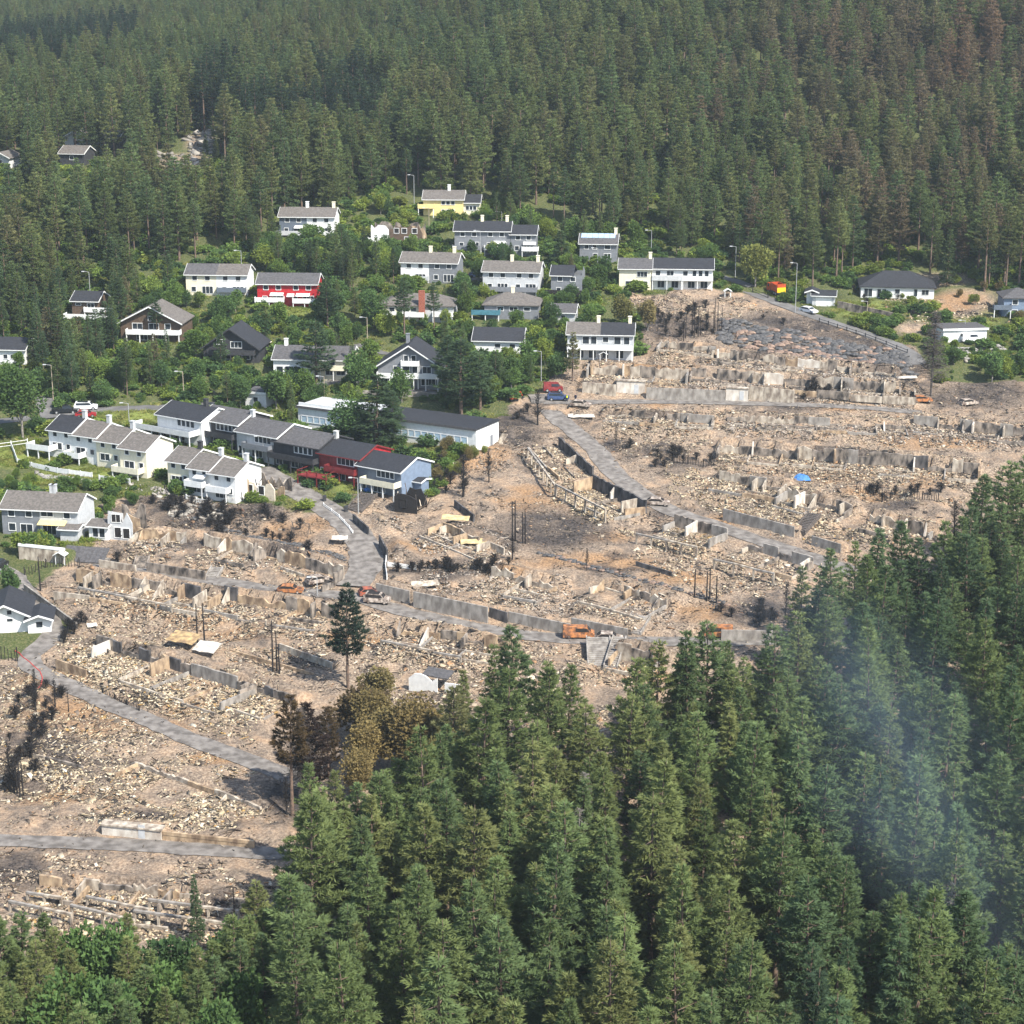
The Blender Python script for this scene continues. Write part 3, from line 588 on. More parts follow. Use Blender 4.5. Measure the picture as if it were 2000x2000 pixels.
for j in _jobs:
    if j[1] == 'r':
        cut_terrace(j[2], j[3], j[2][2], j[3][2], j[4], j[5] - 0.2)
    else:
        h_ = j[2]; nb = -h_['n'] * h_['D']
        A2 = h_['A'] + nb; B2 = h_['B'] + nb; z = h_['P'][2]
        cut_terrace(A2, B2, z, z, h_['D'] + 1.5, 0.3, back=4, front=4, side=2.5, vhi=-1.0)
HEAP = burn_mask * np.maximum(0, vnoise(MX, MY, 3.6, 32) - .5) * 1.1 * (vnoise(MX, MY, 14, 33) > .3)
GZ += HEAP
for m_, half, d in ROADLINES: cut_road(d, half)

def ground(x, y): return float(G(x, y))
def on(px, py):
    p = hit(px, py); return np.array([p[0], p[1], ground(p[0], p[1])])

# ------------------------------------------------------------------ ground sheet
def ell(lst, px, py):
    m = np.zeros(px.shape)
    for cx, cy, rx, ry in lst:
        m = np.maximum(m, np.clip(1.35 - ((px - cx) / rx) ** 2 - ((py - cy) / ry) ** 2, 0, 1))
    return m
px_, py_ = _pxs + _jx * .6, _pys + _jy * .5
ORANGE = [(1860, 590, 70, 20), (1420, 1010, 60, 10), (1000, 1130, 60, 10), (700, 1250, 80, 14), (230, 1160, 80, 12), (480, 1240, 90, 14), (100, 1330, 90, 24), (380, 1390, 70, 16), (420, 1480, 60, 14), (150, 1560, 120, 16), (1300, 730, 90, 7), (1600, 690, 90, 6), (1320, 830, 90, 8), (1650, 800, 90, 8), (1850, 870, 90, 10), (1640, 935, 80, 10), (820, 1075, 60, 12), (930, 890, 70, 30), (860, 930, 40, 20), (1280, 793, 40, 10), (1030, 985, 70, 22), (1180, 1050, 60, 12), (1150, 1100, 170, 18), (1330, 1130, 70, 16), (1380, 1200, 80, 20), (1700, 965, 60, 12), (1820, 940, 60, 16), (1440, 930, 60, 8), (1760, 860, 50, 10), (380, 1215, 60, 16), (280, 1190, 60, 14), (1260, 1320, 60, 14), (560, 1040, 60, 24), (1050, 960, 60, 16), (620, 1020, 40, 16), (150, 1400, 120, 40), (330, 1420, 60, 14)]
SOOT = [(1480, 640, 120, 30), (1620, 680, 160, 34), (1740, 715, 80, 26), (1920, 770, 110, 30), (1000, 850, 70, 30), (1080, 1035, 110, 44), (1330, 905, 70, 10), (780, 1118, 60, 6), (900, 1122, 110, 7), (1300, 1000, 40, 10), (1620, 905, 120, 8), (1750, 985, 70, 10), (700, 1085, 12, 30), (1200, 1115, 80, 8), (260, 1280, 60, 8), (430, 1190, 80, 8), (950, 1270, 60, 8), (1230, 820, 90, 6), (1500, 760, 40, 8), (220, 1490, 60, 12), (1080, 1040, 90, 40), (1000, 830, 60, 30), (1320, 640, 90, 26), (1550, 640, 160, 20), (1580, 765, 50, 16), (1900, 775, 90, 22),  (1470, 700, 40, 10), (1480, 1200, 80, 30), (380, 1010, 90, 26), (500, 1000, 60, 22), (560, 1090, 90, 12), (110, 1480, 70, 60), (60, 1500, 60, 60), (560, 1560, 60, 40), (600, 1290, 50, 16), (290, 1370, 60, 12), (280, 1600, 90, 14), (40, 1700, 60, 40), (340, 1070, 90, 14), (1200, 870, 50, 12), (1300, 880, 60, 14), (870, 1130, 60, 12), (1560, 800, 60, 10)]
LAWN = [(640, 748, 46, 14), (690, 700, 20, 14), (240, 812, 70, 12), (1690, 605, 70, 20), (540, 620, 60, 14), (150, 935, 110, 20), (390, 945, 40, 14), (430, 700, 40, 8), (580, 608, 40, 6), (1040, 635, 60, 6), (40, 890, 60, 22), (1900, 622, 60, 12), (100, 905, 40, 10), (700, 1020, 60, 10), (700, 955, 60, 12)]
col = np.zeros(MX.shape + (4,), np.float32)
col[..., 0] = burn_mask * (1 - in_poly(_pxs, _pys, GREENF))
_cl = ell([(395, 278, 34, 18), (350, 312, 60, 14), (1885, 592, 80, 28), (1830, 545, 70, 14), (1790, 640, 50, 16)], _pxs + _jx * .6, _pys + _jy * .5)
col[..., 0] = np.maximum(col[..., 0], _cl)
col[..., 1] = ell(ORANGE, px_, py_)
col[..., 2] = ell(SOOT, px_, py_)
col[..., 3] = ell(LAWN, px_, py_)
BURNM = col[..., 0]
ny, nx = MX.shape
idx = np.arange(nx * ny).reshape(ny, nx)
Q = np.stack([idx[:-1, :-1], idx[:-1, 1:], idx[1:, 1:], idx[1:, :-1]], -1).reshape(-1, 4)
gm = mesh_np('hillside_ground', np.stack([MX, MY, GZ], -1).reshape(-1, 3), Q)
ga = gm.attributes.new('cover', 'FLOAT_COLOR', 'POINT'); ga.data.foreach_set('color', col.reshape(-1))
gm.polygons.foreach_set('use_smooth', np.ones(len(Q), bool))

def ground_material():
    m = bpy.data.materials.new('ground'); m.use_nodes = True
    nt = m.node_tree; N = nt.nodes; L = nt.links
    b = N['Principled BSDF']; b.inputs['Roughness'].default_value = 0.95; b.inputs['Specular IOR Level'].default_value = 0.1
    tc = N.new('ShaderNodeTexCoord')
    def noise(sc, det=6.0):
        n = N.new('ShaderNodeTexNoise'); n.inputs['Scale'].default_value = sc; n.inputs['Detail'].default_value = det; n.inputs['Roughness'].default_value = 0.65
        L.new(tc.outputs['Object'], n.inputs['Vector']); return n.outputs['Fac']
    def ramp(f, *st):
        r = N.new('ShaderNodeValToRGB'); e = r.color_ramp.elements
        e[0].position, e[0].color = st[0][0], (*st[0][1], 1); e[1].position, e[1].color = st[-1][0], (*st[-1][1], 1)
        for p, c in st[1:-1]: e.new(p).color = (*c, 1)
        L.new(f, r.inputs[0]); return r.outputs[0]
    def mix(f, a, c):
        x = N.new('ShaderNodeMix'); x.data_type = 'RGBA'
        L.new(f, x.inputs[0]); L.new(a, x.inputs[6]); L.new(c, x.inputs[7]); return x.outputs[2]
    def mul(f, g, k=1.0):
        x = N.new('ShaderNodeMath'); x.operation = 'MULTIPLY'; x.use_clamp = True; L.new(f, x.inputs[0]); L.new(g, x.inputs[1]); return x.outputs[0]
    at = N.new('ShaderNodeAttribute'); at.attribute_name = 'cover'
    sp = N.new('ShaderNodeSeparateColor'); L.new(at.outputs['Color'], sp.inputs[0])
    fine = noise(2.6, 9.0); mid = noise(0.28); big = noise(0.06, 3)
    green = ramp(fine, (0.3, (0.03, 0.045, 0.016)), (0.5, (0.075, 0.09, 0.032)), (0.7, (0.17, 0.145, 0.075)))
    lawn = ramp(fine, (0.3, (0.10, 0.13, 0.03)), (0.7, (0.20, 0.22, 0.06)))
    ash = ramp(fine, (0.33, (0.040, 0.034, 0.030)), (0.43, (0.148, 0.114, 0.089)), (0.54, (0.314, 0.241, 0.172)), (0.66, (0.511, 0.413, 0.305)))
    ash2 = ramp(mid, (0.36, (0.059, 0.049, 0.044)), (0.48, (0.197, 0.148, 0.108)), (0.64, (0.394, 0.260, 0.157)))
    hf = N.new('ShaderNodeMath'); hf.operation = 'MULTIPLY'; hf.inputs[1].default_value = 0.0; L.new(fine, hf.inputs[0])
    hf.operation = 'ADD'; hf.inputs[1].default_value = 0.0
    burnt = mix(ramp(big, (0.4, (0.35,) * 3), (0.6, (0.65,) * 3)), ash, ash2)
    orange = ramp(fine, (0.34, (0.139, 0.086, 0.053)), (0.66, (0.377, 0.234, 0.123)))
    soot = ramp(fine, (0.35, (0.015, 0.014, 0.014)), (0.68, (0.107, 0.089, 0.078)))
    sharp = ramp(mid, (0.38, (0.5,) * 3), (0.55, (1.0,) * 3)); patch = ramp(noise(0.11, 5), (0.54, (0.0,) * 3), (0.66, (0.8,) * 3))
    burnt = mix(mul(sp.outputs[1], sharp), burnt, orange)
    burnt = mix(patch, burnt, soot)
    burnt = mix(mul(sp.outputs[2], sharp), burnt, soot)
    gr = mix(at.outputs['Alpha'], green, lawn)
    fin = mix(sp.outputs[0], gr, burnt)
    L.new(fin, b.inputs['Base Color'])
    bu = N.new('ShaderNodeBump'); bu.inputs['Strength'].default_value = 0.6; bu.inputs['Distance'].default_value = 0.5; L.new(fine, bu.inputs['Height']); L.new(bu.outputs[0], b.inputs['Normal'])
    return m
gm.materials.append(ground_material())
tag(put('ground', gm), kind='structure')

for m_, half, d in ROADLINES:
    tng = np.gradient(d[:, :2], axis=0); tng /= np.linalg.norm(tng, axis=1)[:, None] + 1e-9
    nr = np.stack([tng[:, 1], -tng[:, 0]], 1)
    vs = []
    jw = (rng.random((len(d), 2)) - 0.5) * 0.5
    for k, o in enumerate((-1, -0.5, 0, 0.5, 1)):
        hw_ = half + (jw[:, 0] if o < 0 else jw[:, 1]) * abs(o)
        vs.append(np.column_stack([d[:, :2] + nr * (o * hw_)[:, None], d[:, 2] + 0.05 + 0.03 * (1 - abs(o))]))
    V = np.stack(vs, 1).reshape(-1, 3); n_ = len(d)
    ii = np.arange(n_ * 5).reshape(n_, 5)
    Qr = np.stack([ii[:-1, :-1], ii[:-1, 1:], ii[1:, 1:], ii[1:, :-1]], -1).reshape(-1, 4)
    tag(put('road', mesh_np('road', V, Qr, [m_])), kind='structure')
# ------------------------------------------------------------------ houses
_win_cache = {}
def window_mesh(w, h, frame, glass):
    k = (round(w, 2), round(h, 2), frame.name, glass.name)
    if k not in _win_cache:
        f = MB(); b = 0.11
        f.box(-w/2 - b, w/2 + b, -.09, .01, h/2, h/2 + b).box(-w/2 - b, w/2 + b, -.11, .01, -h/2 - b, -h/2).box(-w/2 - b, -w/2, -.09, .01, -h/2, h/2).box(w/2, w/2 + b, -.09, .01, -h/2, h/2)
        if w > 1.3:
            for q in range(1, int(w / 0.75)):
                x = -w/2 + w * q / int(w / 0.75); f.box(x - .03, x + .03, -.08, .01, -h/2, h/2)
        p = MB().box(-w/2, w/2, -.035, .005, -h/2, h/2)
        _win_cache[k] = (f.mesh('window', frame), p.mesh('pane', glass))
    return _win_cache[k]

def jag(x0, x1, zb, zt, low, step=0.9, r=random):
    """outline of a broken wall: flat bottom, ragged top"""
    n = max(2, int((x1 - x0) / step)); top = []
    z = zt
    for i in range(n + 1):
        z = zt - low * (r.random() ** 2)
        top.append((x0 + (x1 - x0) * i / n, z))
    return [(x0, zb), (x1, zb)] + top[::-1]

def build_house(h):
    W, D, Hh = h['W'], h['D'], h['h']; trim = h.get('trim', WHITE); z0 = -2.0
    root = thing('house' if not h.get('cat') else h['cat'].replace(' ', '_'), h['label'], h.get('cat', 'house'), (h['A'][0], h['A'][1], h['P'][2]), -R(h['yaw']), h.get('group'))
    kind = h.get('roof', 'gable'); burnt = h.get('burnt', 0); tanp = math.tan(R(h.get('pitch', 24)))
    x = 0.0
    units = h['units']
    for i, (fr, m) in enumerate(units):
        w = W * fr; x0, x1 = x, x + w; x += w
        if kind == 'none':
            MB().prism(jag(x0, x1, z0, Hh, 2.2), 0, .25).build('front_wall', m, root)
            MB().prism(jag(x0, x1, z0, Hh, 2.6), D - .25, D).build('back_wall', CONC_SOOT if m is not CHAR else CHAR, root)
            if i == 0: MB().add([(0, .26, z0), (.25, .26, z0), (.25, D - .26, z0), (0, D - .26, z0), (0, .26, Hh), (.25, .26, Hh), (.25, D - .26, Hh * .6), (0, D - .26, Hh * .6)], [(0, 3, 2, 1), (4, 5, 6, 7), (0, 1, 5, 4), (1, 2, 6, 5), (2, 3, 7, 6), (3, 0, 4, 7)]).build('side_wall', m, root)
            continue
        mb = MB()
        if kind == 'gable':
            rise = D / 2 * tanp
            mb.add([(x0, 0, z0), (x1, 0, z0), (x1, D, z0), (x0, D, z0), (x0, 0, Hh), (x1, 0, Hh), (x1, D, Hh), (x0, D, Hh), (x0, D/2, Hh + rise - .02), (x1, D/2, Hh + rise - .02)],
                   [(0, 1, 5, 4), (2, 3, 7, 6), (1, 2, 6, 9, 5), (3, 0, 4, 8, 7)])
        elif kind == 'front':
            rise = W / 2 * tanp
            mb.add([(0, 0, z0), (W, 0, z0), (W, D, z0), (0, D, z0), (0, 0, Hh), (W, 0, Hh), (W, D, Hh), (0, D, Hh), (W/2, 0, Hh + rise - .02), (W/2, D, Hh + rise - .02)],
                   [(0, 1, 5, 8, 4), (2, 3, 7, 9, 6), (1, 2, 6, 5), (3, 0, 4, 7)])
        else:
            mb.box(x0, x1, 0, D, z0, Hh)
        mb.build('wall', m, root)
    if h.get('gable') and kind == 'gable':
        rise = D / 2 * tanp
        MB().add([(W + .02, .05, 0), (W + .02, D - .05, 0), (W + .02, D - .05, Hh), (W + .02, D/2, Hh + rise - .2), (W + .02, .05, Hh), (W, .05, 0), (W, D - .05, 0), (W, D - .05, Hh), (W, D/2, Hh + rise - .2), (W, .05, Hh)],
                 [(0, 1, 2, 3, 4), (0, 5, 6, 1), (1, 6, 7, 2), (2, 7, 8, 3), (3, 8, 9, 4), (4, 9, 5, 0)]).build('gable_cladding', h['gable'], root)
    o = 0.55; t = 0.2
    roofs = []
    if kind == 'gable':
        rise = D / 2 * tanp; x = 0.0
        for i, (fr, m) in enumerate(h['roofs']):
            x0 = x - (0.35 if i == 0 else 0); x += W * fr; x1 = x + (0.35 if i == len(h['roofs']) - 1 else 0)
            if burnt == 1: x1 = x0 + (x1 - x0) * .72
            ze = Hh - o * tanp + .12; zr = Hh + rise + .12
            mb = MB().slab((x0, -o, ze), (x1, -o, ze), (x1, D/2, zr), (x0, D/2, zr), t).slab((x0, D/2, zr), (x1, D/2, zr), (x1, D + o, ze), (x0, D + o, ze), t)
            roofs.append(mb.build('roof', m, root))
        for s_, xb in ((0, -.41), (1, W + .35)):
            if burnt == 1 and s_: continue
            mb = MB().slab((xb, -o, ze + .03), (xb + .06, -o, ze + .03), (xb + .06, D/2, zr + .03), (xb, D/2, zr + .03), .3).slab((xb, D/2, zr + .03), (xb + .06, D/2, zr + .03), (xb + .06, D + o, ze + .03), (xb, D + o, ze + .03), .3)
            mb.build('bargeboard', trim, root)
        MB().box(-.34, W + .34 if burnt != 1 else W * .7, -o - .12, -o + .0, ze - .22, ze - .06).build('gutter', trim, root)
        ztop = lambda yy: Hh + min(yy, D - yy) * tanp
    elif kind == 'front':
        rise = W / 2 * tanp; m = h['roofs'][0][1]; ze = Hh - o * tanp + .12; zr = Hh + rise + .12; yo = 1.0
        mb = MB().slab((-o, -yo, ze), (W/2, -yo, zr), (W/2, D + .4, zr), (-o, D + .4, ze), t).slab((W/2, -yo, zr), (W + o, -yo, ze), (W + o, D + .4, ze), (W/2, D + .4, zr), t)
        roofs.append(mb.build('roof', m, root))
        for a, b in (((-o, ze), (W/2, zr)), ((W/2, zr), (W + o, ze))):
            MB().slab((a[0], -yo - .06, a[1] + .03), (b[0], -yo - .06, b[1] + .03), (b[0], -yo - .01, b[1] + .03), (a[0], -yo - .01, a[1] + .03), .3).build('bargeboard', trim if units[0][1] is not DARK else DARK, root)
        ztop = lambda yy: Hh + rise
    elif kind == 'hip':
        m = h['roofs'][0][1]; rise = D / 2 * tanp; e = min(D / 2, W / 2 - .3); ze = Hh - o * tanp + .12; zr = Hh + rise * (e / (D / 2)) + .12
        c = [(-o, -o, ze), (W + o, -o, ze), (W + o, D + o, ze), (-o, D + o, ze), (e, D/2, zr), (W - e, D/2, zr)]
        c += [(p[0], p[1], p[2] - t) for p in c[:4]]
        roofs.append(MB().add(c, [(0, 1, 5, 4), (1, 2, 5), (2, 3, 4, 5), (3, 0, 4), (0, 6, 7, 1), (1, 7, 8, 2), (2, 8, 9, 3), (3, 9, 6, 0), (9, 8, 7, 6)]).build('roof', m, root))
        ztop = lambda yy: Hh + min(yy, D - yy) * tanp
    elif kind == 'flat':
        x = 0.0
        for i, (fr, m) in enumerate(h['roofs']):
            x0 = x - (.25 if i == 0 else 0); x += W * fr; x1 = x + (.25 if i == len(h['roofs']) - 1 else 0)
            roofs.append(MB().box(x0, x1, -.35, D + .25, Hh + .005, Hh + .28).build('roof', m, root))
        MB().box(-.3, W + .3, -.42, -.36, Hh - .15, Hh + .34).build('fascia', WHITE if not h.get('band') else ROOF_GREY, root)
        ztop = lambda yy: Hh
    rf = roofs[0] if roofs else root
    for fx, m in h.get('chim', []):
        cx = W * fx; cy = D * .5 if kind != 'front' else D * .55; zb = (ztop(cy) if roofs else Hh) - .6
        ch = MB().box(cx - .38, cx + .38, cy - .38, cy + .38, zb, zb + 2.0).build('chimney', m, rf)
        MB().box(cx - .46, cx + .46, cy - .46, cy + .46, zb + 2.0, zb + 2.14).build('chimney_cap', m, root)
    if h.get('stack'):
        cx = W * h['stack']; MB().box(cx - .7, cx + .7, -.75, -.02, -1.0, Hh + 3.4).build('brick_chimney', BRICK, root)
    if h.get('solar'):
        sl = D / 2
        for q in range(6):
            xa = W * (.02 + .155 * q); xb = xa + W * .15
            f = lambda yy: Hh + yy * tanp + .2
            MB().slab((xa, sl * .5, f(sl * .5)), (xb, sl * .5, f(sl * .5)), (xb, sl * .97, f(sl * .97)), (xa, sl * .97, f(sl * .97)), .06).build('solar_panel', SOLAR, rf)
    fm = trim if trim is WHITE or True else WHITE
    for wd in h['win']:
        f, p = window_mesh(wd[2], wd[3], WHITE if not (burnt == 3 and units[0][1] is CHAR) else CHAR, GLASS if burnt != 3 else CHAR)
        wo = put('window', f, root, (W * wd[0], 0, wd[1])); put('pane', p, wo)
    for a, b, z, dp, m in h.get('bal', []):
        xa, xb = W * a, W * b
        bl = MB().box(xa, xb, -dp, -.02, z - .18, z).build('balcony', m if m in (DARK, DRED, CHAR) else LGREY, root)
        MB().box(xa, xb, -dp - .08, -dp, z - .2, z + .95).box(xa - .07, xa, -dp, -.03, z - .2, z + .95).box(xb, xb + .07, -dp, -.03, z - .2, z + .95).build('railing', m, bl)
        if z > 1.2:
            n = max(2, int((xb - xa) / 2.6) + 1)
            for q in range(n):
                xx = xa + .15 + (xb - xa - .3) * q / (n - 1)
                MB().box(xx - .09, xx + .09, -dp + .02, -dp + .2, z0, z - .18).build('post', WHITE if m not in (DARK, DRED, CHAR) else m, bl)
    for a, b, z, m in h.get('awn', []):
        MB().slab((W * a, -1.5, z - .35), (W * b, -1.5, z - .35), (W * b, -.02, z + .15), (W * a, -.02, z + .15), .06).build('awning', m, root)
    if h.get('door'):
        MB().box(W * .15, W * .85, -.06, 0, 0, 2.2).build('garage_door', WHITE, root)
    if h.get('band'):
        for q in range(26):
            xa = W * (.02 + .036 * q)
            if .40 < xa / W < .46: continue
            f, p = window_mesh(W * .030, 1.25, WHITE, BLUEGLASS); wo = put('window', f, root, (xa + W * .016, 0, 2.0)); put('pane', p, wo)
        MB().box(W + .003, W + .06, 2.0, 4.4, .9, 2.4).build('side_window', LGREY, root)
        MB().box(W + .003, W + .06, 5.6, 6.6, 0, 2.1).build('door', GREY, root)
        MB().box(0, W * .4, .3, .5, Hh + .28, Hh + .9).build('parapet', WHITE, root)
        st = MB()
        for q in range(10): st.box(W + .1, W + 1.3, 7.4 + q * .3, 7.75 + q * .3, -.5 + q * .2, -.3 + q * .2)
        st.build('side_stair', CONC_PALE, root)
    if burnt:
        xs = (W * .62, W * 1.25) if burnt in (1, 2) else (0, W)
        for q in range(26 if burnt == 3 else 22):
            xa = random.uniform(*xs); ya = random.uniform(.3, D); za = random.uniform(0, .6); L_ = random.uniform(1.5, 4.2); an = random.uniform(0, 6.3); tl = random.uniform(.1, 1.4)
            b_ = (xa + L_ * math.cos(an) * math.cos(tl), ya + L_ * math.sin(an) * math.cos(tl) * .6, za + L_ * math.sin(tl))
            MB().tube((xa, ya, za), b_, .09, .07, 4).build('charred_beam', random.choice([CHAR, CHAR, CHAR_GREY, BROWN, BEIGE]), root)
        if burnt in (2, 3) and units[0][1] is not CHAR:
            MB().prism(jag(W * .55, W * 1.05, -.5, Hh * .9, 2.5), D * .45, D * .45 + .2).build('inner_wall', PLASTER, root)
    h['root'] = root
for h_ in HOUSES: build_house(h_)

# ------------------------------------------------------------------ rubble (real pieces, far too many to name)
CUBE_V = np.array([(-1, -1, -1), (1, -1, -1), (1, 1, -1), (-1, 1, -1), (-1, -1, 1), (1, -1, 1), (1, 1, 1), (-1, 1, 1)], float) * .5
CUBE_F = np.array([(0, 3, 2, 1), (4, 5, 6, 7), (0, 1, 5, 4), (1, 2, 6, 5), (2, 3, 7, 6), (3, 0, 4, 7)])
PAL = {
    'pale': ([(.70, .60, .45), (.60, .50, .36), (.52, .42, .31), (.78, .71, .58), (.38, .31, .24), (.20, .165, .14), (.07, .06, .055), (.46, .28, .16)], [.16, .16, .15, .09, .14, .12, .12, .06]),
    'yellow': ([(.74, .64, .46), (.66, .55, .38), (.52, .43, .31), (.82, .75, .61), (.40, .33, .25), (.19, .16, .13), (.07, .06, .055), (.5, .33, .14)], [.17, .17, .15, .11, .12, .11, .12, .05]),
    'grey': ([(.52, .46, .40), (.42, .36, .31), (.62, .55, .47), (.30, .26, .225), (.70, .64, .55), (.16, .14, .125), (.06, .055, .05), (.38, .25, .17)], [.17, .16, .15, .15, .08, .12, .12, .05]),
    'dark': ([(.09, .08, .075), (.05, .045, .042), (.16, .14, .125), (.28, .24, .20), (.45, .38, .31), (.22, .13, .09)], [.3, .25, .2, .12, .08, .05]),
    'mixed': ([(.34, .27, .20), (.22, .18, .145), (.12, .10, .088), (.05, .045, .042), (.5, .42, .32), (.40, .25, .15)], [.22, .2, .2, .2, .12, .06]),
    'rock': ([(.36, .34, .31), (.28, .265, .245), (.44, .42, .38), (.2, .19, .175), (.5, .48, .44)], [.3, .25, .2, .15, .1]),
}
def pieces(x, y, z, pal, smin=.08, smax=.33, plank=.18, flat=.5):
    n = len(x)
    c, w = PAL[pal]
    ci = rng.choice(len(c), n, p=np.array(w) / sum(w))
    colr = np.array(c)[ci] * (0.48 + .30 * rng.random((n, 1))) * np.array([1.04, 1.0, .94])
    s = smin + (smax - smin) * rng.random(n) ** 2.8
    dim = np.stack([s * (1 + rng.random(n) * .9), s * (.6 + .6 * rng.random(n)), s * (.25 + flat * rng.random(n))], 1)
    sl = rng.random(n) < (.035 if pal != 'rock' else 0)
    dim[sl] = np.stack([.5 + .9 * rng.random(sl.sum()), .35 + .6 * rng.random(sl.sum()), .04 + .05 * rng.random(sl.sum())], 1)
    pk = rng.random(n) < plank
    dim[pk] = np.stack([.6 + 1.7 * rng.random(pk.sum()), .05 + .08 * rng.random(pk.sum()), .04 + .05 * rng.random(pk.sum())], 1)
    colr[pk] *= np.where(rng.random((pk.sum(), 1)) < .6, .3, .8)
    a = rng.random(n) * 6.283; b = rng.normal(0, .33, n); g = rng.normal(0, .33, n)
    b[pk] *= .6
    ca, sa, cb, sb, cg, sg = np.cos(a), np.sin(a), np.cos(b), np.sin(b), np.cos(g), np.sin(g)
    Rm = np.stack([np.stack([ca * cb, ca * sb * sg - sa * cg, ca * sb * cg + sa * sg], -1), np.stack([sa * cb, sa * sb * sg + ca * cg, sa * sb * cg - ca * sg], -1), np.stack([-sb, cb * sg, cb * cg], -1)], 1)
    base = CUBE_V[None] * (1 + .35 * (rng.random((n, 8, 3)) - .5))
    V = np.einsum('nij,nkj->nki', Rm, base * dim[:, None, :]) + np.stack([x, y, z + dim[:, 2] * .35], -1)[:, None, :]
    Fc = (CUBE_F[None] + (np.arange(n) * 8)[:, None, None]).reshape(-1, 4)
    return V.reshape(-1, 3), Fc, np.repeat(colr, 8, 0)
NPIECE = 0
def rubble_object(name, parts, parent=None, origin=None, label=None, cat=None):
    global NPIECE
    V = []; Fx = []; Cc = []; o = 0
    for v, f, c in parts:
        V.append(v); Fx.append(f + o); Cc.append(c); o += len(v)
    V = np.concatenate(V); Fx = np.concatenate(Fx); NPIECE += len(Fx) // 6
    ob = put(name, mesh_np(name, V, Fx, [RUBBLE_MAT], np.concatenate(Cc)))
    ob['kind'] = 'stuff'
    if parent is not None:
        ob.parent = parent; bpy.context.view_layer.update() if False else None
        ob.matrix_parent_inverse = origin
    if label: tag(ob, label, cat)
    return ob
def inv(loc, rz=0.0):
    return (Matrix.Translation(Vector([float(q) for q in loc])) @ Matrix.Rotation(rz, 4, 'Z')).inverted()

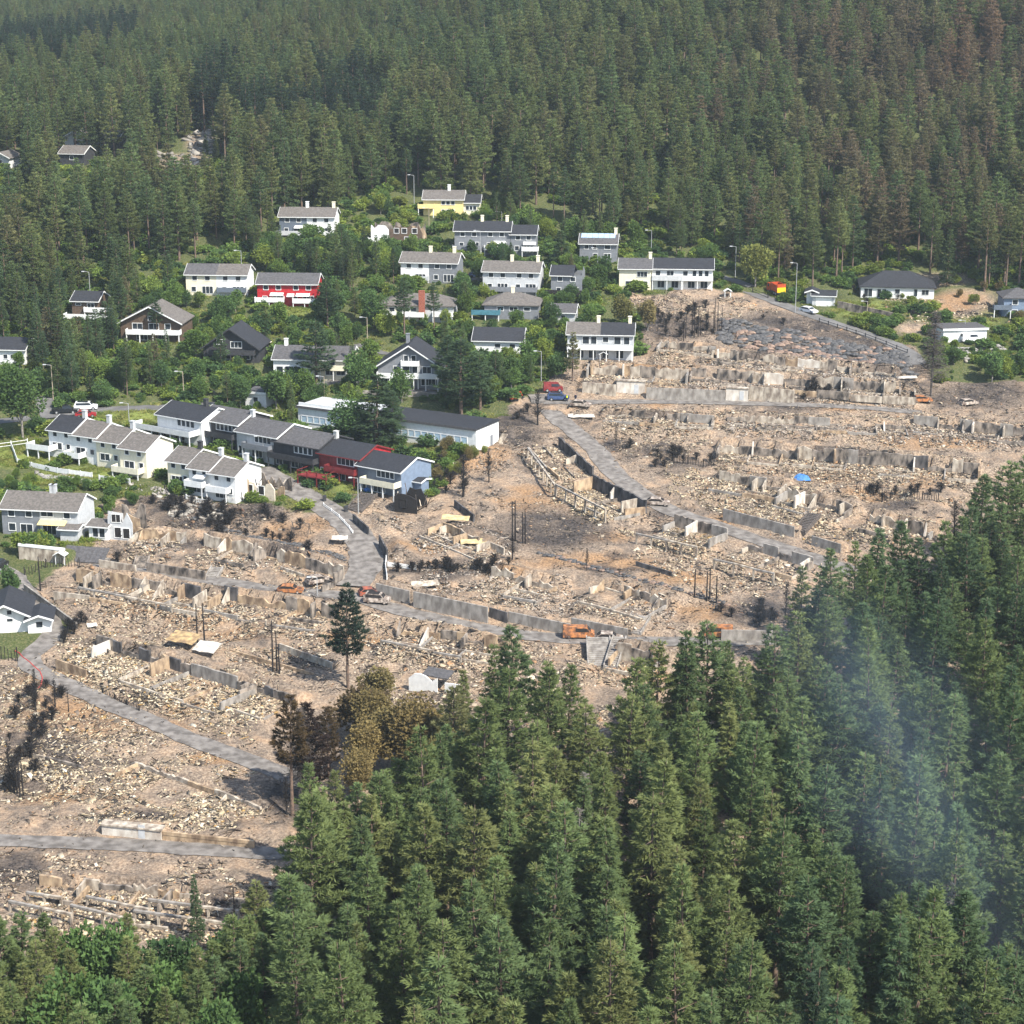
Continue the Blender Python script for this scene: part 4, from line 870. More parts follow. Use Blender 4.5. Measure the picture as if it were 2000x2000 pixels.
# ------------------------------------------------------------------ burnt foundations
RGROUP = 'burnt terrace foundations'
def build_ruin(r, info):
    label, D, tones, ncross, frame = r[0], r[6], r[7], r[8], r[9]
    a, b, hw = info
    d = b[:2] - a[:2]; L_ = float(np.hypot(*d)); rz = math.atan2(d[1], d[0])
    root = thing('burnt_foundation', label, 'ruin', a, rz, RGROUP)
    slope = (b[2] - a[2]) / L_; n = len(tones)
    x = 0.0
    cuts = np.sort(rng.uniform(.04, .96, n - 1)) * .5 + np.arange(1, n) / n * .5 if n > 1 else np.array([])
    cuts = np.concatenate([[0], cuts, [1]]) * L_
    for i, tch in enumerate(tones):
        x0, x1 = cuts[i] + .015, cuts[i + 1] - .015
        if x1 - x0 < .3: continue
        top = hw * random.choice([1, 1, .95, .8, .6, .35] if tch in 'PTK' else [1, 1, .92])
        zc_ = slope * (x0 + x1) / 2; off = random.uniform(-.06, .06)
        low = {'P': .9, 'T': .9, 'K': .45, 'B': .3, 'C': .15, 'W': .4}[tch] * min(1.0, hw / 2)
        pl = jag(x0, x1, -1.0, top, low, random.choice([.5, .8, 1.3]))
        pl = [(q[0], q[1] + slope * q[0]) for q in pl]
        MB().prism(pl, off - .16, off + .2).build('wall_panel', TONE[tch], root)
    for q in range(ncross):
        if random.random() < .35: continue
        xx = L_ * (q + .5 + random.uniform(-.45, .45)) / ncross; ln = random.uniform(1.0, min(D * .8, 4.5)); zb = slope * xx
        h1 = hw * random.uniform(.8, 1.02); h2 = h1 * random.choice([1.0, .9, .55, .15]); t_ = .14
        m = random.choice([CONC_WHITE, CONC_PALE, CONC_PALE, CONC_SOOT, PLASTER])
        vs = []
        for xs in (xx - t_, xx + t_):
            vs += [(xs, -.14, zb - 1), (xs, -ln, zb - 1), (xs, -ln, zb + h2), (xs, -.14, zb + h1)]
        MB().add(vs, [(3, 2, 1, 0), (4, 5, 6, 7), (0, 1, 5, 4), (1, 2, 6, 5), (2, 3, 7, 6), (3, 0, 4, 7)]).build('cross_wall', m, root)
    if frame:
        np_ = max(3, int(L_ / 2.8))
        for q in range(np_):
            xx = .3 + (L_ - .6) * q / (np_ - 1); MB().box(xx - .12, xx + .12, -D - .12, -D + .12, slope * xx - .6, slope * xx + 1.9).build('post', CONC_PALE, root)
        MB().slab((.1, -D - .17, 2.2), (L_ - .1, -D - .17, 2.2 + slope * L_), (L_ - .1, -D + .17, 2.2 + slope * L_), (.1, -D + .17, 2.2), .3).build('beam', CONC_PALE, root)
    # end walls and the low strips that outline the burnt rooms
    def strip(p0, p1, h_, t_, nm, m):
        p0 = np.array(p0); p1 = np.array(p1); e = p1 - p0; e = e / (np.hypot(*e) + 1e-9) * t_; w_ = np.array([-e[1], e[0]])
        c4 = [p0 - w_, p1 - w_, p1 + w_, p0 + w_]
        zz = [ground(*(a[:2] + np.array([q[0] * d[0] - q[1] * d[1], q[0] * d[1] + q[1] * d[0]]) / L_)) - a[2] for q in (p0, p1)]
        hs = [h_ * random.uniform(.6, 1.15), h_ * random.uniform(.6, 1.15)]
        tz = [slope * p0[0] + hs[0], slope * p1[0] + hs[1], slope * p1[0] + hs[1], slope * p0[0] + hs[0]]
        MB().slab(*[(q[0], q[1], z) for q, z in zip(c4, tz)], h_ + 1.0).build(nm, m, root)
    if hw > .9:
        for xe in (.1, L_ - .1):
            if random.random() < .7: strip((xe, -.25), (xe, -random.uniform(2.0, D * .9)), hw * random.uniform(.45, .9), .16, 'end_wall', random.choice([CONC_PALE, CONC, PLASTER, CONC_SOOT]))
        nb_ = max(1, int(round(L_ / 6.5)))
        for q in range(nb_):
            x0, x1 = L_ * q / nb_ + .1, L_ * (q + 1) / nb_ - .1
            if random.random() < .8: strip((x0, -D + .2 + random.uniform(-.5, .3)), (x1, -D + .2 + random.uniform(-.5, .3)), random.uniform(.35, .75), .14, 'foundation_strip', random.choice([CONC_PALE, CONC_PALE, CONC, PLASTER, CONC_SOOT]))
            if random.random() < .75: strip((x1, -.3), (x1 + random.uniform(-.2, .2), -D + .3), random.uniform(.3, .8), .13, 'foundation_strip', random.choice([CONC_PALE, CONC, PLASTER, CONC_SOOT]))
            if random.random() < .5: strip((x0, -D * .5), (x1, -D * .5 + random.uniform(-.3, .3)), random.uniform(.25, .6), .12, 'foundation_strip', random.choice([CONC_PALE, CONC_SOOT, CONC_SOOT]))
    # rubble lying in the plot
    nn = int(L_ * (D + 2.5) * 9.5)
    u = rng.random(nn) * L_; v = .3 + (D + 2.2) * rng.random(nn) ** .85
    tx, ty = d / L_
    xs = a[0] + tx * u + ty * v; ys = a[1] + ty * u - tx * v
    keep = vnoise(xs, ys, 2.6, 31) + .7 * vnoise(xs, ys, 7, 34) > .6
    xs, ys = xs[keep], ys[keep]
    wallheap = np.maximum(0, 1 - (np.abs((xs - a[0]) * -ty + (ys - a[1]) * tx)) / 2.0) * 0.0
    X_ = project(a[0], a[1], a[2])
    pal = 'yellow' if (X_[1] > 1200 and X_[0] < 700) or 1100 < X_[0] < 1350 and 860 < X_[1] < 1060 else ('grey' if X_[0] > 1350 and X_[1] < 860 else 'pale')
    rubble_object('rubble', [pieces(xs, ys, G(xs, ys) - .02, pal)], root, inv(a, rz))
for r_, i_ in zip(RUINS, RW): build_ruin(r_, i_)

# ------------------------------------------------------------------ standing retaining walls
for r_, (a, b, hw) in zip(RETAIN, RT):
    d = b[:2] - a[:2]; L_ = float(np.hypot(*d)); rz = math.atan2(d[1], d[0]); slope = (b[2] - a[2]) / L_
    isg = r_[0].startswith('white')
    root = thing('retaining_wall', r_[0], 'wall', a, rz)
    n = max(1, int(round(L_ / 3.4)))
    for q in range(n):
        x0, x1 = L_ * q / n + .012, L_ * (q + 1) / n - .012
        o = random.uniform(-.015, .015)
        MB().prism([(x0, -1.2 + slope * x0), (x1, -1.2 + slope * x1), (x1, hw + slope * x1), (x0, hw + slope * x0)], o - .13, o + .15).build('concrete_panel', r_[7], root)
    if 'parapet' in r_[0] or 'tapering' in r_[0]:
        MB().slab((0, -.2, hw + .45), (L_, -.2, hw + .45 + slope * L_), (L_, .2, hw + .45 + slope * L_), (0, .2, hw + .45), .44).build('parapet', WHITE if 'parapet' in r_[0] else PLASTER, root)
    if isg:
        MB().box(L_ * .62, L_ * .62 + .9, -.18, -.135, slope * L_ * .62, 1.9 + slope * L_ * .62).build('door', LGREY, root)
        MB().slab((-.1, -.3, hw + .2), (L_ + .1, -.3, hw + .2 + slope * L_), (L_ + .1, 1.2, hw + .24 + slope * L_), (-.1, 1.2, hw + .24), .2).build('roof_slab', CONC_PALE, root)

# post and beam frames left standing
FRAMES = [
    ('upper leg of the long concrete post frame beside the yellow rubble', [(1031, 897), (1084, 972)], 2.0),
    ('lower leg of the long concrete post frame above the ash mounds', [(1086, 974), (1182, 1026)], 2.1),
    ('concrete post frame over the rubble below the grey foundation wall', [(1243, 1062), (1360, 1092)], 1.8),
    ('broken post frame among splintered planks near the tall pines', [(1394, 1118), (1510, 1146)], 1.9),
    ('leftmost front beam frame above the bottom-left wood', [(20, 1778), (140, 1806)], 1.2),
    ('middle front beam frame above the bottom-left wood', [(141, 1790), (262, 1818)], 1.4),
    ('right front beam frame above the bottom-left wood', [(264, 1800), (450, 1824)], 1.3),
    ('back beam frame behind the middle front one', [(171, 1768), (290, 1794)], 1.1),
    ('back beam frame beside the young spruce', [(292, 1777), (466, 1798)], 1.1),
    ('short beam frame at the far left of the bottom ruins', [(54, 1758), (120, 1768)], 1.0),
    ('tan post frame in the rubble under the scorched tan wall', [(155, 1168), (336, 1206)], 1.1),
    ('low broken beam row below the street near the lone pine', [(745, 1268), (900, 1302)], .8),
    ('stub posts in the rubble left of the lone pine', [(520, 1232), (640, 1256)], 1.0),
]
for lb, ends, hh in FRAMES:
    a = on(*ends[0]); b = on(*ends[1]); d = b[:2] - a[:2]; L_ = float(np.hypot(*d)); rz = math.atan2(d[1], d[0]); sl = (b[2] - a[2]) / L_
    root = thing('post_frame', lb, 'post frame', a, rz, 'concrete post frames left after the fire')
    n = max(3, int(L_ / 2.3))
    stub = 'stub' in lb
    for q in range(n):
        xx = L_ * q / (n - 1); MB().box(xx - .13, xx + .13, -.13, .13, sl * xx - 1, sl * xx + hh * (random.uniform(.5, 1.1) if stub else 1)).build('post', CONC_PALE, root)
    if not stub:
        k = 2 if 'broken' not in lb else 3
        for q in range(k):
            x0, x1 = L_ * q / k - .1 * (q == 0), L_ * (q + 1) / k - (.05 if q < k - 1 else -.1)
            dz = random.uniform(-.35, 0) if 'broken' in lb else 0
            MB().slab((x0, -.18, hh + .26 + sl * x0 + dz), (x1, -.18, hh + .26 + sl * x1), (x1, .18, hh + .26 + sl * x1), (x0, .18, hh + .26 + sl * x0 + dz), .26).build('beam', CONC_PALE if q % 2 else CONC, root)

# ------------------------------------------------------------------ open rubble between the plots
ZONES = [  # polygon, pieces per m2, palette, size
    ([(640, 1195), (1000, 1250), (1200, 1290), (1290, 1330), (1290, 1480), (900, 1560), (700, 1330)], 2.2, 'pale', .5),
    ([(160, 1130), (640, 1200), (640, 1300), (500, 1330), (180, 1235)], 2.0, 'pale', .5),
    ([(100, 1235), (200, 1250), (500, 1340), (600, 1400), (600, 1460), (400, 1430), (120, 1300)], 2.4, 'yellow', .6),
    ([(0, 1300), (60, 1310), (200, 1390), (500, 1500), (560, 1570), (460, 1620), (330, 1640), (100, 1600), (0, 1560)], 1.9, 'yellow', .5),
    ([(0, 1665), (560, 1690), (520, 1850), (240, 1880), (0, 1790)], 1.6, 'pale', .55),
    ([(740, 1010), (990, 1040), (1000, 1100), (860, 1120), (740, 1110)], 2.0, 'grey', .55),
    ([(820, 1110), (1100, 1130), (1320, 1180), (1320, 1220), (1000, 1200), (820, 1150)], 2.6, 'grey', .5),
    ([(880, 860), (1020, 860), (1090, 960), (1000, 1000), (880, 960)], 1.0, 'grey', .35),
    ([(1040, 870), (1110, 880), (1200, 1010), (1290, 1050), (1180, 1040), (1060, 950)], 2.6, 'yellow', .5),
    ([(1250, 1050), (1400, 1080), (1560, 1130), (1560, 1200), (1400, 1170), (1240, 1090)], 2.2, 'pale', .6),
    ([(1120, 800), (1400, 810), (1400, 870), (1300, 905), (1210, 880)], 1.4, 'pale', .45),
    ([(1300, 900), (1420, 930), (1660, 1000), (1830, 1030), (1800, 1060), (1560, 1060), (1300, 960)], 2.5, 'yellow', .5),
    ([(1400, 880), (1980, 910), (1900, 990), (1700, 980), (1400, 920)], 1.6, 'pale', .5),
    ([(1390, 800), (2000, 830), (2000, 890), (1400, 850)], 1.9, 'pale', .5),
    ([(1130, 690), (1780, 720), (1800, 790), (1550, 780), (1140, 750)], 1.6, 'pale', .45),
    ([(1180, 575), (1500, 585), (1560, 610), (1400, 620), (1270, 610)], 2.0, 'pale', .5),
    ([(250, 1040), (460, 1075), (700, 1130), (600, 1140), (280, 1095)], 1.9, 'grey', .5),
    ([(240, 980), (440, 985), (560, 1000), (480, 1050), (280, 1020)], 1.8, 'dark', .5),
    ([(290, 950), (350, 955), (440, 1000), (430, 1025), (330, 1010)], 3.0, 'rock', .8),
    ([(70, 920), (180, 930), (280, 950), (280, 962), (100, 935)], 1.5, 'rock', .7),
    ([(1820, 690), (1960, 680), (1960, 705), (1830, 712)], 2.2, 'rock', .8),
    ([(1740, 580), (1990, 600), (1990, 630), (1820, 640), (1680, 620)], 1.2, 'pale', .6),
    ([(-20, 1680), (60, 1690), (40, 1790), (-20, 1790)], 2.0, 'dark', .5),
    ([(1260, 1000), (1330, 1030), (1300, 1060), (1240, 1030)], 1.6, 'dark', .5),
    ([(1380, 1180), (1560, 1200), (1560, 1225), (1400, 1222)], 1.6, 'dark', .6),
    ([(880, 300), (1000, 300), (1000, 310), (880, 310)], 0.01, 'rock', .6),
    ([(365, 262), (428, 255), (425, 290), (370, 305)], .9, 'rock', 2.0),
    ([(300, 300), (420, 290), (410, 320), (330, 330)], .5, 'rock', 1.6),
]
pts = []
for poly, dens, pal, sz in ZONES[:-3] + ZONES[-2:] + [(BURN, .6, 'mixed', .45)]:
    q = np.array([hit(min(max(p[0], -150), 2150), min(p[1], 1950))[:2] for p in poly])
    lo, hi = q.min(0), q.max(0); n = int((hi - lo).prod() * dens * (3.8 if pal != 'rock' else 1))
    xs = rng.uniform(lo[0], hi[0], n); ys = rng.uniform(lo[1], hi[1], n)
    k = in_poly(xs, ys, [tuple(p) for p in q]) & ((vnoise(xs, ys, 3.0, 41) + .8 * vnoise(xs, ys, 9.0, 43) > .78) if pal != 'rock' else True)
    xs, ys = xs[k], ys[k]
    ok = np.ones(len(xs), bool)
    for m_, half, dl in ROADLINES:
        for p in dl[::2]: ok &= (xs - p[0]) ** 2 + (ys - p[1]) ** 2 > (half - (.5 if pal == 'mixed' else -.3)) ** 2
    for h_ in HOUSES:
        c = h_['P'][:2] - h_['n'] * h_['D'] / 2
        dx, dy = xs - c[0], ys - c[1]
        ok &= ~((abs(dx * h_['t'][0] + dy * h_['t'][1]) < h_['W'] / 2 + .3) & (abs(dx * h_['n'][0] + dy * h_['n'][1]) < h_['D'] / 2 + .3))
    xs, ys = xs[ok], ys[ok]
    pts.append(pieces(xs, ys, G(xs, ys) - .02, pal, .08 if pal != 'rock' else .2, sz * .58 if pal != 'rock' else sz, .15 if pal != 'rock' else 0))
rubble_object('rubble', pts, label='pale broken rubble strewn between the burnt foundations', cat='rubble')
# ------------------------------------------------------------------ boulder wall, stairs, fences, poles
def rock_mesh(seed, m):
    r = np.random.default_rng(seed)
    v = np.array([(x, y, z) for z in (-1, 0, 1) for y in (-1, 0, 1) for x in (-1, 0, 1)], float)
    v = v / np.maximum(np.linalg.norm(v, axis=1)[:, None], .8) * (1 + .22 * (r.random((27, 3)) - .5))
    f = []
    g = lambda x, y, z: z * 9 + y * 3 + x
    for i in range(2):
        for j in range(2):
            f += [(g(i, j, 0), g(i, j + 1, 0), g(i + 1, j + 1, 0), g(i + 1, j, 0)), (g(i, j, 2), g(i + 1, j, 2), g(i + 1, j + 1, 2), g(i, j + 1, 2)),
                  (g(i, 0, j), g(i + 1, 0, j), g(i + 1, 0, j + 1), g(i, 0, j + 1)), (g(i, 2, j), g(i, 2, j + 1), g(i + 1, 2, j + 1), g(i + 1, 2, j)),
                  (g(0, i, j), g(0, i, j + 1), g(0, i + 1, j + 1), g(0, i + 1, j)), (g(2, i, j), g(2, i + 1, j), g(2, i + 1, j + 1), g(2, i, j + 1))]
    me = bpy.data.meshes.new('stone'); me.from_pydata(v.tolist(), [], f); me.update(); me.materials.append(m); return me
RD = [rock_mesh(i, STONE_D) for i in range(5)]; RR = [rock_mesh(10 + i, STONE_R) for i in range(4)]; RG = [rock_mesh(20 + i, STONE_G) for i in range(4)]

def boulder_wall(label, tl, tr, br, bl, rows, cols, sets, size):
    p0 = on((tl[0] + bl[0]) / 2, (tl[1] + bl[1]) / 2)
    root = thing('boulder_wall', label, 'stone wall', p0)
    for i in range(rows):
        for j in range(cols):
            if random.random() < .06: continue
            u = (j + .5 * (i % 2) + random.uniform(-.25, .25)) / cols; v = (i + .5 + random.uniform(-.25, .25)) / rows
            px = (tl[0] * (1 - u) + tr[0] * u) * (1 - v) + (bl[0] * (1 - u) + br[0] * u) * v; py = (tl[1] * (1 - u) + tr[1] * u) * (1 - v) + (bl[1] * (1 - u) + br[1] * u) * v
            p = on(px, py); k = sets(u, v)
            s = size * random.uniform(.7, 1.35)
            o = put('stone', random.choice(k), root, (p[0] - p0[0], p[1] - p0[1], p[2] - p0[2] + .1), random.uniform(-.4, .4), (s * random.uniform(.9, 1.4), s * .7, s * random.uniform(.4, .62)))
            o.rotation_euler.x = random.uniform(-.3, .3); o.rotation_euler.y = random.uniform(-.2, .2)
boulder_wall('big dark boulder wall terraced across the burnt slope', (1412, 624), (1770, 690), (1790, 738), (1400, 672), 10, 28,
             lambda u, v: RR if (random.random() < .12 + .6 * v * (u > .12) * (u < .8)) else RD, 1.0)
boulder_wall('dark stone edging curving above the tan terrace', (1050, 1076), (1420, 1178), (1426, 1188), (1052, 1084), 2, 46, lambda u, v: RD if random.random() < .7 else RR, .42)
boulder_wall('grey stone bank below the white guard fence of the row houses', (70, 921), (180, 938), (190, 952), (90, 934), 4, 16, lambda u, v: RG, .42)
boulder_wall('grey boulder bank below the white van near the photo edge', (1850, 682), (1965, 676), (1970, 702), (1840, 706), 5, 13, lambda u, v: RG, .55)
boulder_wall('dark stone row below the playground lawn', (430, 1030), (680, 1090), (676, 1100), (426, 1040), 2, 34, lambda u, v: RD, .42)

def stairs(label, bx, by, tx, ty, w, n, m, rail=False):
    a = on(bx, by); b = on(tx, ty)
    d = b[:2] - a[:2]; L_ = float(np.hypot(*d)); rz = math.atan2(d[1], d[0]) - math.pi / 2; rise = max(b[2] - a[2], n * .14)
    root = thing('stairs', label, 'stairs', a, rz)
    for q in range(n):
        MB().box(-w / 2, w / 2, L_ * q / n, L_ * (q + 1) / n + .04, rise * (q + 1) / n - .8, rise * (q + 1) / n).build('step', m, root)
    for s_ in (-1, 1):
        x = s_ * (w / 2 + .12)
        MB().slab((x - .1, 0, .35), (x + .1, 0, .35), (x + .1, L_, rise + .3), (x - .1, L_, rise + .3), .9).build('side_wall', m, root)
stairs('concrete steps through the retaining wall behind the burnt van', 1232, 1234, 1252, 1210, 3.0, 10, CONC)
stairs('ruined wide concrete stairs below the burnt van', 1172, 1305, 1168, 1262, 3.4, 14, CONC)
stairs('narrow concrete stairs beside the scorched corner room', 1192, 1312, 1210, 1265, 1.8, 14, CONC)
stairs('wooden garden stairs between two retaining walls', 1560, 1046, 1590, 1022, 2.0, 12, CHAR_GREY)
stairs('timber stairs up to the blue-gabled house', 690, 996, 722, 972, 3.0, 13, CHAR_GREY)
stairs('burnt stone steps by the pale retaining wall', 272, 1110, 280, 1092, 2.0, 8, CONC_SOOT)
stairs('concrete steps beside the narrow burnt street', 412, 1128, 425, 1112, 1.8, 7, CONC)
stairs('pale steps beside the red terrace deck', 612, 950, 628, 930, 1.8, 9, CONC_PALE)

def fence(label, pix, m, kind='picket', h=1.0, gap=.55, lean=0.0, cat='fence', name='fence'):
    pts_ = [on(*p) for p in pix]
    root = thing(name, label, cat, pts_[0])
    o = pts_[0]
    picks = None
    for a, b in zip(pts_[:-1], pts_[1:]):
        d = b - a; L_ = float(np.hypot(d[0], d[1])); rz = math.atan2(d[1], d[0])
        if kind == 'picket':
            n = max(2, int(L_ / gap))
            pk = MB().box(-.05, .05, -.03, .03, -.3, h).mesh('picket', m)
            for q in range(n):
                p = a + d * (q + .5) / n; p[2] = ground(p[0], p[1])
                ob = put('picket', pk, root, p - o, rz, (1, 1, random.uniform(.75, 1.1) if lean else 1))
                ob.rotation_euler.x = random.uniform(-lean, lean); ob.rotation_euler.y = random.uniform(-lean, lean)
        nn = max(1, int(L_ / 2.5))
        for q in range(nn + 1):
            p = a + d * q / nn; p[2] = ground(p[0], p[1])
            put('post', MB().box(-.08, .08, -.08, .08, -.4, h * 1.05).mesh('post', m), root, p - o, rz)
            if q < nn and not lean:
                p2 = a + d * (q + 1) / nn; p2[2] = ground(p2[0], p2[1])
                r_ = p2 - p; ll = float(np.hypot(r_[0], r_[1]))
                for zz, th in (((.3, .1), (.85, .1)) if kind != 'solid' else ((.95, .85),)):
                    put('rail', MB().slab((0, -.04, h * zz), (ll, -.04, h * zz + r_[2]), (ll, .04, h * zz + r_[2]), (0, .04, h * zz), th * (h if kind == 'solid' else 1)).mesh('rail', m), root, p - o, rz)
fence('white picket fence curving below the row of four white houses', [(23, 879), (34, 903), (90, 916), (135, 926), (180, 932)], WHITE, 'solid', 1.1)
fence('white fence in front of the row end with the blank gable', [(194, 937), (254, 948)], WHITE, 'solid', 1.0)
fence('white fence along the lane at the far left edge', [(-10, 880), (54, 870)], WHITE, 'rail', 1.2)
fence('white fence beyond the row of three houses', [(364, 978), (404, 990)], WHITE, 'picket', 1.0)
fence('black timber fence before the row of three houses', [(322, 960), (362, 976)], DARK, 'rail', 1.1)
fence('white guard rail along the descending road', [(632, 988), (662, 1010), (682, 1032), (689, 1042)], WHITE, 'rail', .65, cat='guard rail', name='guard_rail')
fence('thin white parapet at the narrow road bend', [(756, 1080), (753, 1110), (756, 1135)], WHITE, 'solid', 1.0, cat='parapet', name='parapet')
fence('white low wall pieces by the burnt hedge at the bend', [(758, 1107), (812, 1112)], WHITE, 'solid', .9, cat='parapet', name='parapet')
BF = 'charred fences in the burnt gardens'
fence('charred picket fence beside the ash road bend', [(1315, 906), (1402, 910)], CHAR, 'picket', 1.6, .5, .12)
fence('row of charred hedge stakes near the blue tarpaulin', [(1673, 962), (1740, 972), (1832, 982)], CHAR, 'picket', 1.6, .45, .15)
fence('charred picket fence by the white porch at the lane', [(48, 1122), (90, 1112), (155, 1106)], CHAR, 'picket', 1.5, .5, .1)
fence('black stakes at the left edge above the lower lane', [(0, 1290), (34, 1292)], CHAR, 'picket', 2.2, .5, .06)
fence('charred low stakes along the lower lane verge', [(200, 1352), (272, 1388)], CHAR, 'picket', .9, .5, .2)
fence('dark timber fence below the tall hedge on the upper lane', [(1500, 582), (1470, 572)], DARK, 'rail', 1.0)
fence('black railing along the burnt upper road', [(1600, 632), (1690, 660), (1772, 690)], DARK, 'rail', 1.0)

def pole(label, x, yb, yt, r0=.16, m=CHAR, group='charred poles standing in the burnt field', cat='pole', name='charred_pole', snag=4):
    p = on(x, yb); h = (yb - yt) / scale_at(p) / .97
    root = thing(name, label, cat, p, random.uniform(0, 6), group)
    l = random.uniform(-.02, .02) * h
    MB().tube((0, 0, -.5), (l, 0, h), r0, r0 * .5, 7).build('trunk', m, root)
    for q in range(snag):
        z = h * random.uniform(.3, .97); a = random.uniform(0, 6.3); ln = random.uniform(.3, .8)
        MB().tube((l * z / h, 0, z), (l * z / h + ln * math.cos(a), ln * math.sin(a), z + ln * .3), .05, .02, 4).build('branch_stub', m, root)
for i, (x, yb, yt) in enumerate([(1001, 1056, 978), (1006, 1056, 976), (1021, 1062, 1000), (1026, 1062, 996)]): pole('tall charred pole of the close group by the ash mound', x, yb, yt)
for x, yb, yt in [(1356, 1168, 1112), (1380, 1175, 1116), (1386, 1173, 1120), (1399, 1181, 1125)]: pole('charred pole at the end of the dark stone edging', x, yb, yt)
pole('first of two charred poles over the yellowish rubble', 386, 1258, 1180); pole('second of two charred poles over the yellowish rubble', 400, 1262, 1178)
for x, yb, yt in [(533, 1314, 1212), (541, 1312, 1234), (546, 1318, 1258)]: pole('charred thin trunk of the close group left of the lone pine', x, yb, yt)
pole('single charred pole beside the black picket fence', 79, 1152, 1084)
for q in range(13):
    x = random.uniform(1335, 1410); yb = random.uniform(640, 668); pole('thin charred trunk in the burnt thicket beside the boulder wall', x, yb, yb - random.uniform(38, 66), .12)
for x, yb, yt in [(33, 1545, 1465), (39, 1552, 1472), (45, 1548, 1478)]: pole('charred thin trunk at the left edge above the bottom lane', x, yb, yt, .12)
pole('charred stake among the lowest post frames', 459, 1818, 1728, .12)
pole('crooked thin pole by the rubble heap on the lower slope', 134, 1390, 1350, .1)

def lamp(label, x, yb, yt, m=STEEL, arm=1):
    p = on(x, yb); h = (yb - yt) / scale_at(p) / .97
    root = thing('street_lamp', label, 'street lamp', p, 0, 'street lamps')
    MB().tube((0, 0, -.4), (0, 0, h), .11, .07, 6).build('pole', m, root)
    MB().tube((0, 0, h - .05), (arm * -1.0, -.3, h + .15), .05, .045, 5).build('arm', STEEL, root)
    MB().box(arm * -1.4 - .25, arm * -1.4 + .4, -.5, -.15, h + .08, h + .24).build('lamp_head', LGREY, root)
for lb, x, yb, yt in [('lamp post by the forest above the cream duplex', 473, 555, 480), ('lamp post near the pickup junction', 104, 778, 712), ('lamp post on the lawn by the white row', 253, 838, 786), ('lamp post behind the dark chain', 359, 775, 726),
                      ('lamp post by the lane of the gable house', 718, 682, 622), ('lamp post on the garden slope', 634, 785, 720), ('tall lamp beside the ash street trees', 1057, 745, 688), ('lamp at the solar-roof house', 1167, 530, 485), ('lamp above the long white row', 1272, 490, 450),
                      ('lamp beside the round tree', 1436, 538, 480), ('tall lamp by the upper lane', 1553, 612, 518), ('lamp behind the grey upper row', 980, 440, 414), ('lamp by the small dark house', 177, 590, 530), ('leaning lamp beside the timber stairs', 700, 1000, 930),
                      ('low lamp in front of the dark chain', 515, 900, 848), ('lamp by the white garage block', 1884, 650, 618), ('thin post in the grass bank', 1693, 622, 592), ('burnt lamp post at the road fork', 620, 1165, 1128), ('tall post by the yellow house', 809, 400, 345), ('post beside the burnt yellow house', 838, 450, 400), ('small post near the grey duplex parking', 938, 508, 455)]:
    lamp(lb, x, yb, yt, WOODPOLE if 'post' in lb and random.random() < .5 else STEEL)

